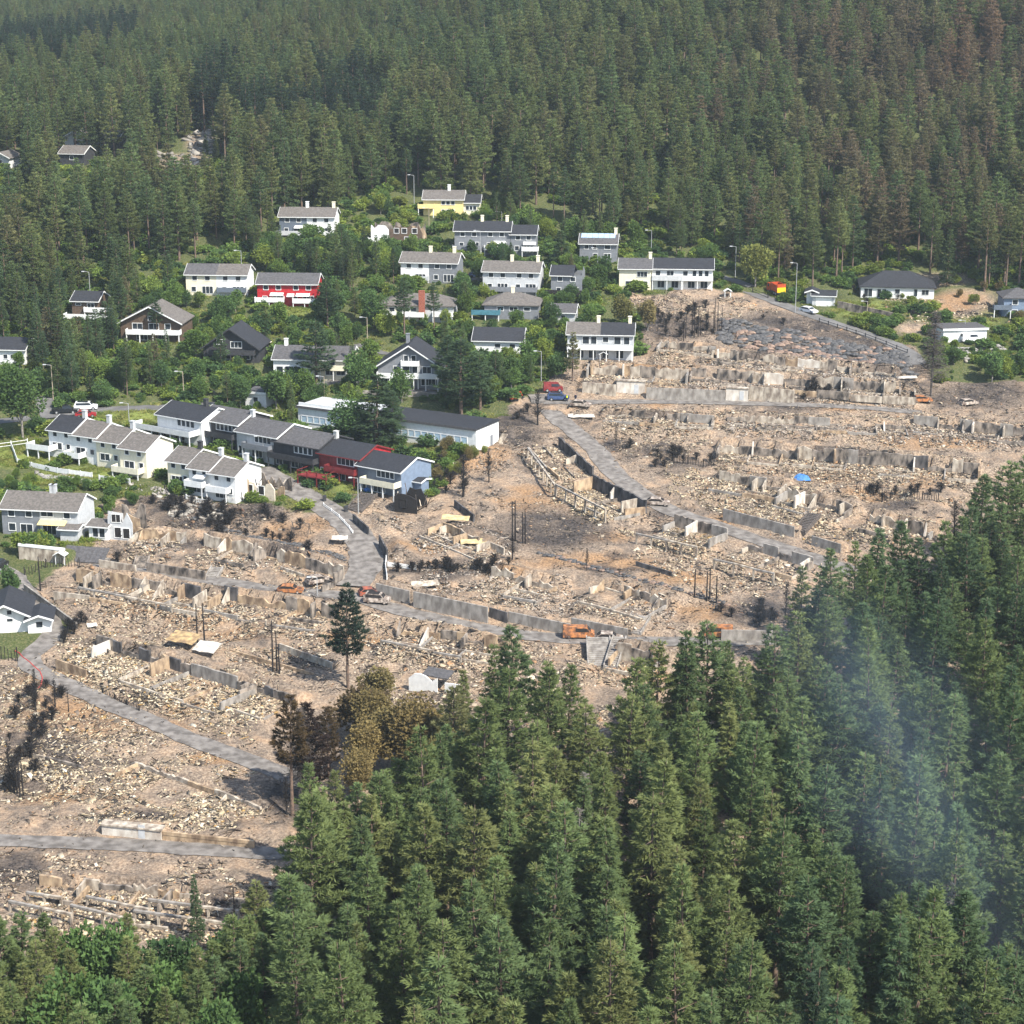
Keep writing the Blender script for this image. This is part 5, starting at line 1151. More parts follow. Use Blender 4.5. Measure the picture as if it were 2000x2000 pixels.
# ------------------------------------------------------------------ vehicles
def car(label, x, y, deg, body, kind='hatch', burnt=False, cat='car', L_=4.3, name=None, roll=0.0):
    p = on(x, y); root = thing(name or ('burnt_car' if burnt else cat.replace(' ', '_')), label, cat, p + np.array([0, 0, .08]), R(deg)); w = .86; hz = L_ / 2
    if kind == 'van':
        prof = [(-hz, .35), (hz, .35), (hz, .95), (hz * .8, 1.15), (hz * .52, 1.95), (-hz + .08, 2.0), (-hz, 1.2)]; cab = [(-hz * .2, 1.25), (hz * .68, 1.25), (hz * .5, 1.78), (-hz * .2, 1.78)]; w = .95
    elif kind == 'pickup':
        prof = [(-hz, .4), (hz, .4), (hz, .95), (hz * .55, 1.1), (hz * .25, 1.75), (-hz * .15, 1.75), (-hz * .25, 1.1), (-hz, 1.1)]; cab = [(-hz * .17, 1.15), (hz * .48, 1.15), (hz * .24, 1.66), (-hz * .1, 1.66)]; w = .92
    elif kind == 'suv':
        prof = [(-hz, .4), (hz, .4), (hz, .95), (hz * .6, 1.12), (hz * .35, 1.75), (-hz * .85, 1.8), (-hz, 1.15)]; cab = [(-hz * .85, 1.18), (hz * .5, 1.18), (hz * .33, 1.65), (-hz * .8, 1.68)]; w = .92
    else:
        prof = [(-hz, .3), (hz, .3), (hz, .7), (hz * .55, .92), (hz * .2, 1.4), (-hz * .6, 1.42), (-hz * .95, .95), (-hz, .7)]; cab = [(-hz * .85, .95), (hz * .48, .95), (hz * .18, 1.32), (-hz * .56, 1.33)]
    bm = MB(); n = len(prof)
    inset = lambda z: w - (max(0, z - 1.0) * .22)
    vs = [(q[0], -inset(q[1]), q[1]) for q in prof] + [(q[0], inset(q[1]), q[1]) for q in prof]
    bm.add(vs, [tuple(range(n)), tuple(range(2 * n - 1, n - 1, -1))] + [(i, i + n, (i + 1) % n + n, (i + 1) % n) for i in range(n)])
    bo = bm.build('body', body, root)
    g = CHAR if burnt else GLASS
    for s_ in (-1, 1):
        vs = [(q[0], s_ * (inset(q[1]) + .012), q[1]) for q in cab]; vs2 = [(q[0], s_ * (inset(q[1]) - .03), q[1]) for q in cab]
        f = [(0, 1, 2, 3), (7, 6, 5, 4), (0, 4, 5, 1), (1, 5, 6, 2), (2, 6, 7, 3), (3, 7, 4, 0)]
        if s_ > 0: f = [t[::-1] for t in f]
        MB().add(vs + vs2, f).build('side_window', g, bo)
    i = {'van': 3, 'pickup': 3, 'suv': 3}.get(kind, 3); a, b = prof[i], prof[i + 1]
    for (a, b), nm in (((prof[i], prof[i + 1]), 'windscreen'), ((prof[-3] if kind != 'van' else prof[-2], prof[-2] if kind != 'van' else prof[-1]), 'rear_window')):
        ex = .02 if nm == 'windscreen' else -.02
        lerp = lambda t_: (a[0] + (b[0] - a[0]) * t_ + ex, a[1] + (b[1] - a[1]) * t_ + .015)
        c, d_ = lerp(.12), lerp(.88)
        MB().add([(c[0], -w * .85, c[1]), (c[0], w * .85, c[1]), (d_[0], w * .78, d_[1]), (d_[0], -w * .78, d_[1]), (c[0] - ex * 2, -w * .85, c[1] - .03), (c[0] - ex * 2, w * .85, c[1] - .03), (d_[0] - ex * 2, w * .78, d_[1] - .03), (d_[0] - ex * 2, -w * .78, d_[1] - .03)],
                 [(0, 1, 2, 3), (7, 6, 5, 4), (0, 4, 5, 1), (1, 5, 6, 2), (2, 6, 7, 3), (3, 7, 4, 0)]).build(nm, g, bo)
    rr = .33 if kind in ('hatch',) else .38
    for sx in (-.62, .64):
        for s_ in (-1, 1):
            wh = MB().tube((hz * sx, s_ * (w - .2), rr), (hz * sx, s_ * (w + .03), rr), rr * (.7 if burnt else 1), rr * (.7 if burnt else 1), 12).build('wheel', CHAR if burnt else RUBBER, root)
            MB().tube((hz * sx, s_ * (w + .03), rr), (hz * sx, s_ * (w + .045), rr), rr * .55, rr * .5, 10).build('rim', RUST_GREY if burnt else STEEL, wh)
    if not burnt:
        for s_ in (-1, 1):
            MB().box(hz - .02, hz + .03, s_ * w * .72 - .14, s_ * w * .72 + .14, .62, .76).build('headlight', LGREY, bo); MB().box(-hz - .03, -hz + .02, s_ * w * .74 - .12, s_ * w * .74 + .12, .7, .85).build('tail_light', CARRED, bo)
    return root
car('white off-road car parked nose to the black pickup', 168, 799, 8, CARWHITE, 'suv', L_=4.8)
car('black pickup truck on the upper left lane', 127, 806, 8, CARBLACK, 'pickup', cat='pickup', L_=5.3)
car('bright red car half hidden behind the white row roof', 168, 818, 10, CARRED, 'hatch')
car('blue car on the parking strip beside the grey duplex', 932, 540, 5, CARBLUE, 'hatch')
car('dark car at the edge of the grey duplex parking', 906, 541, 5, CARBLACK, 'hatch')
car('white estate car on the upper lane by the garage', 1579, 610, -50, CARWHITE, 'hatch', L_=4.6)
car('white delivery van before the white garage block', 1895, 668, 12, CARWHITE, 'van', cat='van', L_=4.6)
car('blue patrol car on the ash street below the white row', 1090, 780, 0, CARBLUE, 'suv', L_=4.6)
car('silver burnt-out car facing down the ash street', 1134, 799, -15, RUST_GREY, 'hatch', True)
car('burnt van with blackened grey rear and orange front by the retaining wall', 1130, 1245, 0, RUST, 'van', True, cat='burnt van', name='burnt_van', L_=5.0)
car('pale burnt-out car nose to tail with the burnt van', 1190, 1252, -4, RUST_GREY, 'hatch', True)
car('rusty orange van among the pine tops', 1402, 1242, 175, RUST, 'van', True, cat='burnt van', name='burnt_van', L_=4.8)
car('burnt car with black cabin and orange bonnet on the narrow street', 567, 1159, -5, RUST, 'hatch', True)
car('burnt grey wreck beside the road junction', 622, 1138, 30, RUST_GREY, 'hatch', True)
car('rusty burnt car below the concrete wall at the fork', 737, 1178, -10, RUST_GREY, 'suv', True)
car('pale burnt car above the grey foundation on the ash road', 1285, 987, -10, RUST_GREY, 'hatch', True)
car('rust-orange burnt car by the ash mound', 1800, 787, 5, RUST, 'hatch', True)
car('crushed grey burnt car near the leafless black tree', 1890, 793, 25, RUST_GREY, 'hatch', True)
car('dark car cut by the left photo edge on the grey lane', -2, 1112, 80, CARBLACK, 'suv')
car('scorched red car remains at the road fork', 722, 1160, 15, RUST_RED, 'hatch', True, L_=3.6)

def truck(label, x, y, deg, cabm, boxm, tilt, cat='truck', L_=6.5):
    p = on(x, y); root = thing('truck', label, cat, p, R(deg))
    ch = MB().box(-L_ / 2, L_ / 2, -.9, .9, .5, .8).build('chassis', DARK, root)
    cb = MB().prism([(L_ * .22, .8), (L_ / 2, .8), (L_ / 2, 1.7), (L_ * .45, 2.6), (L_ * .22, 2.6)], -1.1, 1.1).build('cab', cabm, root)
    MB().prism([(L_ * .5 + .01, 1.75), (L_ * .5 + .03, 1.75), (L_ * .455 + .02, 2.5), (L_ * .45, 2.5)], -.95, .95).build('windscreen', GLASS, cb)
    for s_ in (-1, 1): MB().box(L_ * .27, L_ * .4, s_ * 1.11 - .02, s_ * 1.11 + .02, 1.7, 2.4).build('side_window', GLASS, cb)
    b = MB().box(0, L_ * .68, -1.15, 1.15, 0, .35).box(0, .08, -1.15, 1.15, .35, 2.0).box(.08, L_ * .68, -1.15, -1.07, .35, 1.7).box(.08, L_ * .68, 1.07, 1.15, .35, 1.7).box(L_ * .68 - .08, L_ * .68, -1.07, 1.07, .35, 1.7).build('body', boxm, root)
    b.location = (-L_ / 2, 0, .85); b.rotation_euler = (0, -tilt, 0)
    t_ = MB().box(-L_ / 2 - .12, -L_ / 2 - .02, -1.15, 1.15, .8, 2.6).build('tailgate', TRUCKYEL, root)
    for sx in (-.36, -.2, .34):
        for s_ in (-1, 1):
            w_ = MB().tube((L_ * sx, s_ * .75, .5), (L_ * sx, s_ * 1.1, .5), .5, .5, 12).build('wheel', RUBBER, root); MB().tube((L_ * sx, s_ * 1.1, .5), (L_ * sx, s_ * 1.12, .5), .28, .25, 10).build('rim', STEEL, w_)
truck('red truck with yellow tailgate parked under the forest edge', 1515, 573, 112, TRUCKORG, TRUCKORG, R(6), L_=5.2)
car('red van half hidden by scorched trees on the ash street', 1080, 762, 5, DRED, 'van', cat='van', L_=4.2)

# orange digger behind the garden trees
p = on(1003, 784); dg = thing('excavator', 'orange excavator partly behind the dark burnt bush', 'excavator', p, R(20)); dg.scale = (.62, .62, .62)
MB().box(-1.4, 1.4, -1.1, -.6, 0, .7).box(-1.4, 1.4, .6, 1.1, 0, .7).build('tracks', RUBBER, dg)
MB().prism([(-1.5, .75), (1.0, .75), (1.0, 1.3), (-.2, 1.9), (-1.5, 1.9)], -1.1, 1.1).build('body', TRUCKORG, dg)
MB().box(.0, 1.1, -1.0, 0, 1.3, 2.7).build('cab', GLASS, dg)
MB().tube((1.0, .4, 1.4), (2.6, .4, 3.0), .2, .16, 6).build('boom', TRUCKORG, dg); MB().tube((2.6, .4, 3.0), (3.4, .4, 1.4), .15, .12, 6).build('arm', TRUCKORG, dg)
MB().prism([(3.2, .6), (3.9, .6), (3.9, 1.0), (3.4, 1.5)], .0, .8).build('bucket', DARK, dg)

# ------------------------------------------------------------------ two people on the ash street
def person(label, x, y, deg, top):
    p = on(x, y); root = thing('person', label, 'person', p, R(deg))
    J = [(0, 0, .95), (0, 0, 1.2), (0, 0, 1.45), (0, .01, 1.55), (0, .02, 1.68), (-.1, 0, .9), (-.12, .03, .5), (-.12, 0, .06), (-.12, .14, .03), (.1, 0, .9), (.13, -.05, .5), (.14, -.12, .06), (.14, .02, .03),
         (-.19, 0, 1.42), (-.25, .02, 1.15), (-.24, .12, .92), (.19, 0, 1.42), (.25, .03, 1.15), (.22, .16, .95)]
    E = [(0, 1), (1, 2), (2, 3), (3, 4), (0, 5), (5, 6), (6, 7), (7, 8), (0, 9), (9, 10), (10, 11), (11, 12), (2, 13), (13, 14), (14, 15), (2, 16), (16, 17), (17, 18)]
    rad = [.15, .15, .15, .06, .1, .1, .07, .05, .04, .1, .07, .05, .04, .07, .05, .04, .07, .05, .04]
    me = bpy.data.meshes.new('body'); me.from_pydata(J, E, []); me.update()
    o = put('body', me, root)
    sk = o.modifiers.new('skin', 'SKIN')
    for i, r_ in enumerate(rad):
        me.skin_vertices[0].data[i].radius = (r_, r_)
    me.skin_vertices[0].data[0].use_root = True
    o.modifiers.new('sub', 'SUBSURF').levels = 1
    me.materials.append(NAVY)
    MB().tube((0, 0, .98), (0, 0, 1.46), .19, .2, 10).build('vest', top, root)
    MB().tube((0, .02, 1.57), (0, .02, 1.7), .085, .1, 8).tube((0, .02, 1.7), (0, .02, 1.79), .1, .05, 8).build('head', SKIN, root)
person('person in yellow vest standing beside the blue patrol car', 1107, 785, 200, HIVIS)
person('person in dark clothing standing apart from the patrol car on the street', 1124, 784, 160, NAVY)

# ------------------------------------------------------------------ small things
def tarp(label, x, y, w, d, h, m=TARP):
    p = on(x, y); n = 9; vs = []; fs = []
    for j in range(n):
        for i in range(n):
            u, v = i / (n - 1) - .5, j / (n - 1) - .5
            r_ = max(0, 1 - (u * u + v * v) * 4.2)
            vs.append((u * w, v * d, h * r_ ** .6 * random.uniform(.75, 1.1) + .05 * random.random()))
    for j in range(n - 1):
        for i in range(n - 1): fs.append((j * n + i, j * n + i + 1, (j + 1) * n + i + 1, (j + 1) * n + i))
    o = MB().add(vs, fs).build('tarpaulin', m); o.location = p; tag(o, label, 'tarpaulin')
    o.modifiers.new('thick', 'SOLIDIFY').thickness = .03
tarp('crumpled blue tarpaulin beside the blue-gabled house', 722, 956, 2.4, 2.0, 1.1)
tarp('bright blue tarpaulin draped over a wreck in the burnt field', 1565, 935, 3.4, 2.6, 1.0)
# red deck in front of the chain of houses
p = on(622, 942); rd = thing('deck', 'dark red raised timber deck below the red-gabled house', 'deck', p, -R(30))
MB().box(-3.4, 3.4, -2.2, 2.2, 1.5, 1.65).build('floor', DRED, rd)
for a_, b_ in (((-3.4, -2.2), (3.4, -2.2)), ((3.4, -2.2), (3.4, 2.2)), ((-3.4, -2.2), (-3.4, 2.2))):
    MB().slab((a_[0] - .05, a_[1] - .05, 2.6), (b_[0] + .05, b_[1] - .05, 2.6), (b_[0] + .05, b_[1] + .05, 2.6), (a_[0] - .05, a_[1] + .05, 2.6), .12).build('railing', DRED, rd)
for xx in (-3.3, -1.1, 1.1, 3.3): MB().box(xx - .08, xx + .08, -2.2, -2.04, -1, 2.6).build('post', DRED, rd)
# tiled porch slope and porch by the lower lane
p = on(158, 1098); tp = thing('tiled_bank_roof', 'grey tiled garage roof slope by the charred fence', 'roof', p, -R(12))
for q in range(9):
    for k in range(6):
        x0 = -4 + q * .9; yy = k * .55
        MB().slab((x0, yy, .3 + k * .28), (x0 + .86, yy, .3 + k * .28), (x0 + .86, yy + .6, .62 + k * .28), (x0, yy + .6, .62 + k * .28), .06).build('tile', ROOF_GREY, tp)
MB().box(-4.1, 4.2, .1, 3.4, -1.5, .2).build('wall', CONC, tp)
p = on(118, 1104); pr = thing('porch', 'tiny white gabled porch beside the charred picket fence', 'porch', p, -R(10))
for xx in (-.8, .8): MB().box(xx - .07, xx + .07, -.07, .07, -.4, 1.9).build('post', WHITE, pr)
MB().slab((-1.1, -.6, 1.8), (0, -.6, 2.4), (0, 1.2, 2.4), (-1.1, 1.2, 1.8), .1).slab((0, -.6, 2.4), (1.1, -.6, 1.8), (1.1, 1.2, 1.8), (0, 1.2, 2.4), .1).build('roof', WHITE, pr)
# bins, sheets, buckled roof plates
for lb, x, y, m in [('dark wheelie bin by the access road', 634, 978, DARK), ('dark bin by the timber stairs', 676, 998, DARK), ('green waste container above the workshop', 655, 792, GREENBIN)]:
    p = on(x, y); k = 1.6 if 'container' in lb else .55; b = thing('bin', lb, 'bin', p, .3)
    MB().prism([(-k * .5, .1), (k * .5, .1), (k * .58, 1.05), (-k * .58, 1.05)], -k * .45, k * .45).build('body', m, b); MB().slab((-k * .62, -k * .5, 1.13), (k * .62, -k * .5, 1.13), (k * .62, k * .5, 1.2), (-k * .62, k * .5, 1.2), .07).build('lid', m, b)
def sheet(label, x, y, w, d, tilt, deg, m, cat='sheet', z=.3):
    p = on(x, y); n = 6; vs = []; fs = []
    for j in range(n):
        for i in range(n): vs.append(((i / (n - 1) - .5) * w, (j / (n - 1) - .5) * d, (j / (n - 1) - .5) * d * tilt + random.uniform(-.12, .12)))
    for j in range(n - 1):
        for i in range(n - 1): fs.append((j * n + i, j * n + i + 1, (j + 1) * n + i + 1, (j + 1) * n + i))
    o = MB().add(vs, fs).build('metal_sheet', m); o.location = p + np.array([0, 0, z + abs(tilt) * d * .5]); o.rotation_euler = (0, 0, R(deg)); tag(o, label, cat); o.modifiers.new('thick', 'SOLIDIFY').thickness = .05
RUSTSHEET = mat('rusted_sheet', (.40, .29, .14), .25, .8, 1.2, c2=(.2, .13, .075))
sheet('rust-yellow buckled roof sheet on the long panelled wall', 360, 1268, 5.0, 3.0, .25, -25, RUSTSHEET, z=1.2)
sheet('white buckled roof sheet next to the rust-yellow one', 405, 1286, 4.0, 2.6, .3, -25, CONC_WHITE, z=1.0)
sheet('yellow-ochre fallen panel by the broken wall ruin', 890, 1034, 5.0, 1.6, .3, -10, mat('ochre_panel', (.52, .40, .21), .25, .9, 1.2), z=.6)
sheet('second ochre panel lying lower on the ruin', 925, 1066, 4.6, 1.5, .3, 4, mat('ochre_panel', (.52, .40, .21), .25, .9, 1.2), z=.5)
sheet('flat white concrete plate on the ash lane', 1135, 812, 5.5, 2.6, .02, 3, CONC_WHITE, z=.15)
sheet('white tilted panel on posts by the junction bank', 664, 1064, 2.8, 1.8, .1, 0, CONC_WHITE, z=1.2)
sheet('white sheet on the hedge end by the lower lane', 180, 1228, 1.6, 1.0, .3, 20, CONC_WHITE, z=.4)
sheet('long white bent gutter plate in the terrace ruins', 1765, 742, 6.0, .8, .4, 12, CONC_WHITE, z=.6)
sheet('light concrete slab stack right of the fork wall', 830, 1150, 4.6, 1.2, .5, 14, CONC_PALE, z=.4)
# small white pavilion frames
for lb, x, y in [('tiny white play-house frame by the burnt white row end', 1421, 580), ('white pavilion frame under the white terrace row', 1178, 706)]:
    p = on(x, y); pv = thing('garden_pavilion', lb, 'pavilion', p)
    for xx in (-.7, .7):
        for yy in (-.6, .6): MB().box(xx - .06, xx + .06, yy - .06, yy + .06, -.3, 1.5).build('post', WHITE, pv)
    MB().slab((-1, -.9, 1.4), (0, -.9, 2.0), (0, .9, 2.0), (-1, .9, 1.4), .08).slab((0, -.9, 2.0), (1, -.9, 1.4), (1, .9, 1.4), (0, .9, 2.0), .08).build('roof', WHITE, pv)
# red fire hose on the lower lane
hp = [on(*q) for q in [(30, 1272), (38, 1276), (44, 1284), (58, 1294), (66, 1302), (78, 1312), (83, 1326), (80, 1342), (74, 1352)]]
hm = MB()
for a_, b_ in zip(hp[:-1], hp[1:]): hm.tube(a_ + np.array([0, 0, .12]), b_ + np.array([0, 0, .12]), .09, .09, 6)
tag(hm.build('fire_hose', mat('red_hose', (.42, .06, .05), .2)), 'red fire hose lying across the lower left lane', 'hose')
# burnt swing frame on the lawn
p = on(588, 1045); sw = thing('swing_frame', 'burnt thin swing frame on the scorched playground lawn', 'swing', p, -.3)
for xx in (-1.6, 1.6):
    for yy in (-.8, .8): MB().tube((xx, yy, -.2), (xx, 0, 2.2), .06, .06, 5).build('leg', CHAR_GREY, sw)
MB().tube((-1.7, 0, 2.2), (1.7, 0, 2.2), .06, .06, 5).build('crossbar', CHAR_GREY, sw)
# parasol on the garden terrace
p = on(518, 668); um = thing('parasol', 'white garden parasol behind the black chalet', 'parasol', p)
MB().tube((0, 0, -.2), (0, 0, 2.3), .04, .04, 5).build('pole', STEEL, um); MB().tube((0, 0, 2.0), (0, 0, 2.5), 1.6, .05, 8).build('canopy', CREAM, um)
# white stair and shed remains in the brown trees
p = on(842, 1352); sr = thing('white_shed', 'broken white shed with white stairs among the browned trees', 'shed', p, -.35)
MB().prism(jag(-3.6, 1.0, -.5, 2.6, 1.2), 0, .2).build('wall', WHITE, sr); MB().slab((-1.6, .25, 2.4), (2.6, .25, 2.2), (2.6, 3.0, 2.5), (-1.6, 3.0, 2.7), .18).build('roof', ROOF_GREY, sr); MB().box(2.2, 4.6, 0, .2, -.5, 1.6).build('wall', WHITE, sr)
for q in range(7): MB().box(2.6, 4.2, -.4 - .32 * q, -.1 - .32 * q, .2 - .22 * q, .36 - .22 * q).build('step', WHITE, sr)
# ------------------------------------------------------------------ trees
def tuft_mesh(cen, up, n, ln, wd, r, spread=.62, upn=None):
    """n narrow leaf faces round every centre, leaning along its own direction"""
    m = len(cen)
    c = np.repeat(cen, n, 0); u = np.repeat(up, n, 0)
    d = u + r.normal(0, spread, (m * n, 3)); d /= np.linalg.norm(d, axis=1)[:, None]
    s = np.cross(d, r.normal(0, 1, (m * n, 3)) if upn is None else np.array([0, 0, 1.0]) + r.normal(0, upn, (m * n, 3))); s /= np.linalg.norm(s, axis=1)[:, None] + 1e-9
    l = ln * (.6 + .8 * r.random((m * n, 1))); w = wd * (.7 + .6 * r.random((m * n, 1)))
    st = c - d * l * .25
    V = np.stack([st + s * w * .5, st - s * w * .5, c + d * l * .35 - s * w * .6, c + d * l, c + d * l * .35 + s * w * .6], 1)
    V = np.stack([st, c + d * l * .3 + s * w, c + d * l, c + d * l * .3 - s * w], 1)
    return V.reshape(-1, 3), np.arange(m * n * 4).reshape(-1, 4)

def tubes(segs, n=5):
    V = []; Fx = []; o = 0
    k = np.arange(n); cs = np.stack([np.cos(2 * np.pi * k / n), np.sin(2 * np.pi * k / n)], 1)
    for a, b, r0, r1 in segs:
        a = np.array(a, float); b = np.array(b, float); d = b - a; d /= np.linalg.norm(d) + 1e-9
        h = np.array([0, 0, 1.0]) if abs(d[2]) < .9 else np.array([1.0, 0, 0])
        s = np.cross(d, h); s /= np.linalg.norm(s); t = np.cross(d, s)
        ring = cs[:, :1] * s + cs[:, 1:] * t
        V += [a + ring * r0, b + ring * r1]
        Fx.append(np.stack([o + k, o + (k + 1) % n, o + n + (k + 1) % n, o + n + k], 1)); o += 2 * n
    return np.concatenate(V), np.concatenate(Fx)

def make_pine(seed, Ht=17.0, Rm=2.7, base=.28, kind='pine', dens=1.0):
    r = np.random.default_rng(seed)
    lean = r.normal(0, .25, 2)
    ax = lambda z: np.array([lean[0] * (z / Ht) ** 2, lean[1] * (z / Ht) ** 2, z])
    segs = [(ax(Ht * i / 8) if i else np.array([0, 0, -1.0]), ax(Ht * (i + 1) / 8), .24 * (1 - i / 8.6), .24 * (1 - (i + 1) / 8.6)) for i in range(8)]
    cen = []; up = []
    zb = Ht * base; z = zb
    sag = 1.0 if kind == 'pine' else -1.0
    while z < Ht - .15:
        s = (z - zb) / (Ht - zb)
        if kind == 'pine':
            R_ = Rm * min(1.0, .5 + s * 2.4) * (1 - s ** 1.35) ** .95 + .18
        else:
            R_ = Rm * (1 - s) ** .85 * min(1, .7 + s * 3) + .2
        nb = r.integers(4, 7)
        a0 = r.random() * 6.28
        for q in range(nb):
            a = a0 + 6.283 * q / nb + r.normal(0, .3); L_ = R_ * r.uniform(.55, 1.12)
            da = np.array([math.cos(a), math.sin(a), 0]); pa = np.array([-da[1], da[0], 0])
            slope = (.12 + .35 * s) if kind == 'pine' else (-.28 + .5 * s)
            p0 = ax(z)
            if L_ > .8 and q % 2 == 0: segs.append((p0, p0 + da * L_ * .8 + np.array([0, 0, slope * L_ * .8]), .05, .02))
            m = max(4, int(L_ * 10.5 * dens))
            t = .18 + .84 * r.random(m) ** .6
            wdt = .34 * L_ * np.sin(np.clip(t, 0, 1) * 2.6)
            lat = r.uniform(-1, 1, m) * wdt
            zz = slope * L_ * t + .1 * L_ * t * t * sag + r.normal(0, .06, m) - .12 * np.abs(lat)
            cen.append(p0 + da * (L_ * t)[:, None] + pa * lat[:, None] + np.array([0, 0, 1.0]) * zz[:, None])
            up.append(np.tile(da * .75 + np.array([0, 0, .42 if kind == 'pine' else .0]), (m, 1)) + pa * (lat / max(L_, .3) * 1.2)[:, None])
        z += r.uniform(.6, 1.1) * (1.0 if kind == 'pine' else .8)
    cen = np.concatenate(cen); up = np.concatenate(up); up /= np.linalg.norm(up, axis=1)[:, None]
    V, Fc = tuft_mesh(cen, up, 7, .46, .06, r, .5, .5)
    tv, tf = tubes(segs, 5)
    return mesh_np('trunk', tv, tf, [BARK]), mesh_np('crown', V, Fc, [NEEDLE])

def make_leafy(seed, Ht=6.0, Rm=2.4, trunk=.22, leaves=1900, shape=1.0, m=LEAF):
    r = np.random.default_rng(seed)
    lob = []
    for _ in range(13):
        d = r.normal(0, 1, 3); d /= np.linalg.norm(d)
        c = np.array([0, 0, Ht * (trunk + (1 - trunk) * .5)]) + d * np.array([Rm * .55, Rm * .55, Ht * (1 - trunk) * .32]) * r.random() ** .4
        lob.append((c, Rm * r.uniform(.34, .58)))
    cen = []; up = []
    for c, rad in lob:
        k = leaves // 13
        d = r.normal(0, 1, (k, 3)); d /= np.linalg.norm(d, axis=1)[:, None]
        rr = rad * (.55 + .5 * r.random((k, 1)))
        cen.append(c + d * rr * np.array([1, 1, shape * .85])); up.append(d * .8 + np.array([0, 0, .35]))
    cen = np.concatenate(cen); up = np.concatenate(up); up /= np.linalg.norm(up, axis=1)[:, None]
    V, Fc = tuft_mesh(cen, up, 2, .26, .12, r)
    segs = [((0, 0, -.6), (0, 0, Ht * .5), .14, .09)] + [((0, 0, Ht * r.uniform(.15, .45)), c, .07, .025) for c, rad in lob[:9]]
    tv, tf = tubes(segs, 5)
    return mesh_np('trunk', tv, tf, [GBARK]), mesh_np('crown', V, Fc, [m])

def make_charred(seed, Ht=8.0, Rm=2.0, twigs=110, mt=CHAR, pineish=False):
    r = np.random.default_rng(seed)
    segs = [((0, 0, -.6), (0, 0, Ht * .5), .2, .13), ((0, 0, Ht * .5), (r.normal(0, .2), r.normal(0, .2), Ht), .13, .04)]
    tw = []
    for _ in range(twigs):
        z = Ht * r.uniform(.2, 1.0); s = z / Ht; a = r.random() * 6.283; L_ = Rm * (1.15 - s) * r.uniform(.5, 1.1) + .3
        el = r.uniform(-.25, .35) if pineish else r.uniform(.2, 1.0)
        p0 = np.array([0, 0, z]); p1 = p0 + L_ * np.array([math.cos(a) * math.cos(el), math.sin(a) * math.cos(el), math.sin(el)])
        tw.append((p0, p1, .05, .018))
        for _ in range(4):
            q = p0 + (p1 - p0) * r.uniform(.3, 1); d = r.normal(0, 1, 3); d /= np.linalg.norm(d); tw.append((q, q + d * L_ * .32, .022, .012))
    v, f = tubes(segs, 6); v2, f2 = tubes(tw, 3)
    return mesh_np('trunk', v, f, [mt]), mesh_np('branches', v2, f2, [mt])

PINES = [make_pine(100 + i, 17 + .6 * (i % 3), 2.65 + .2 * (i % 4), .20 + .05 * (i % 3), 'pine') for i in range(9)]
SPRUCE = [make_pine(200 + i, 17, 2.3 + .2 * i, .10, 'spruce', .95) for i in range(3)]
TALLPINE = [make_pine(250 + i, 18, 2.5, .48, 'pine') for i in range(2)]
LEAFY = [make_leafy(300 + i, 6, 2.3 + .2 * (i % 3), .18 if i % 2 else .08, 2100, 1.0 + .25 * (i % 2)) for i in range(6)]
BUSH = [make_leafy(330 + i, 1.7, 1.15, .02, 620, .8) for i in range(4)]
BIRCH = [make_leafy(350 + i, 11, 3.2, .15, 4200, 1.7) for i in range(2)]
CHT = [make_charred(400 + i, 8, 2.0) for i in range(3)]
CHP = [make_charred(410 + i, 17, 3.2, 420, CHAR_GREY, True) for i in range(2)]
LONE = make_pine(261, 18, 3.3, .34, 'pine', 1.15)
CHB = [make_charred(420 + i, 2.2, 1.5, 70) for i in range(2)]

def plant(name, label, cat, group, proto, loc, h, rz, tint, wide=1.0, ref=None):
    root = thing(name, label, cat, loc, rz, group)
    ref = ref or max(v.co.z for v in proto[1].vertices) if not isinstance(ref, float) else ref
    s = h / ref; root.scale = (s * wide, s * wide, s)
    for nm, me in zip(('trunk', 'branches' if 'branches' in proto[1].name else 'crown'), proto):
        o = put(nm, me, root); o['tint'] = float(tint)
    return root
_ht = {}
def hgt(proto):
    k = proto[1].name
    if k not in _ht:
        a = np.empty(len(proto[1].vertices) * 3, np.float32); proto[1].vertices.foreach_get('co', a); _ht[k] = float(a[2::3].max())
    return _ht[k]

# boxes in the photograph that must stay in view: facades
FAC = []
for h_ in HOUSES:
    sc_ = h_['s']; c0 = project(h_['A'][0], h_['A'][1], h_['P'][2])[0]; c1 = project(h_['B'][0], h_['B'][1], h_['P'][2])[0]
    FAC.append((c0, h_['py'] - (h_['h'] + 2.2) * sc_, c1 + 12, h_['py'] - .5 * sc_, h_['P'][1]))
def hides(x, yb, yt, wpx, Y):
    for x0, y0, x1, y1, Yh in FAC:
        if Y < Yh - .5:
            ox = min(x + wpx / 2, x1) - max(x - wpx / 2, x0); oy = min(yb, y1) - max(yt, y0)
            if ox > 2 and oy > .44 * (y1 - y0): return True
    return False
def inside_house(x, y, m=1.2):
    for h_ in HOUSES:
        c = h_['P'][:2] - h_['n'] * h_['D'] / 2; dx, dy = x - c[0], y - c[1]
        if abs(dx * h_['t'][0] + dy * h_['t'][1]) < h_['W'] / 2 + m and abs(dx * h_['n'][0] + dy * h_['n'][1]) < h_['D'] / 2 + m: return True
    return False
_rp = np.concatenate([np.column_stack([d[:, :2], np.full(len(d), half)]) for m_, half, d in ROADLINES])
def on_road(x, y, m=.8):
    return bool(((_rp[:, 0] - x) ** 2 + (_rp[:, 1] - y) ** 2 < (_rp[:, 2] + m) ** 2).any())

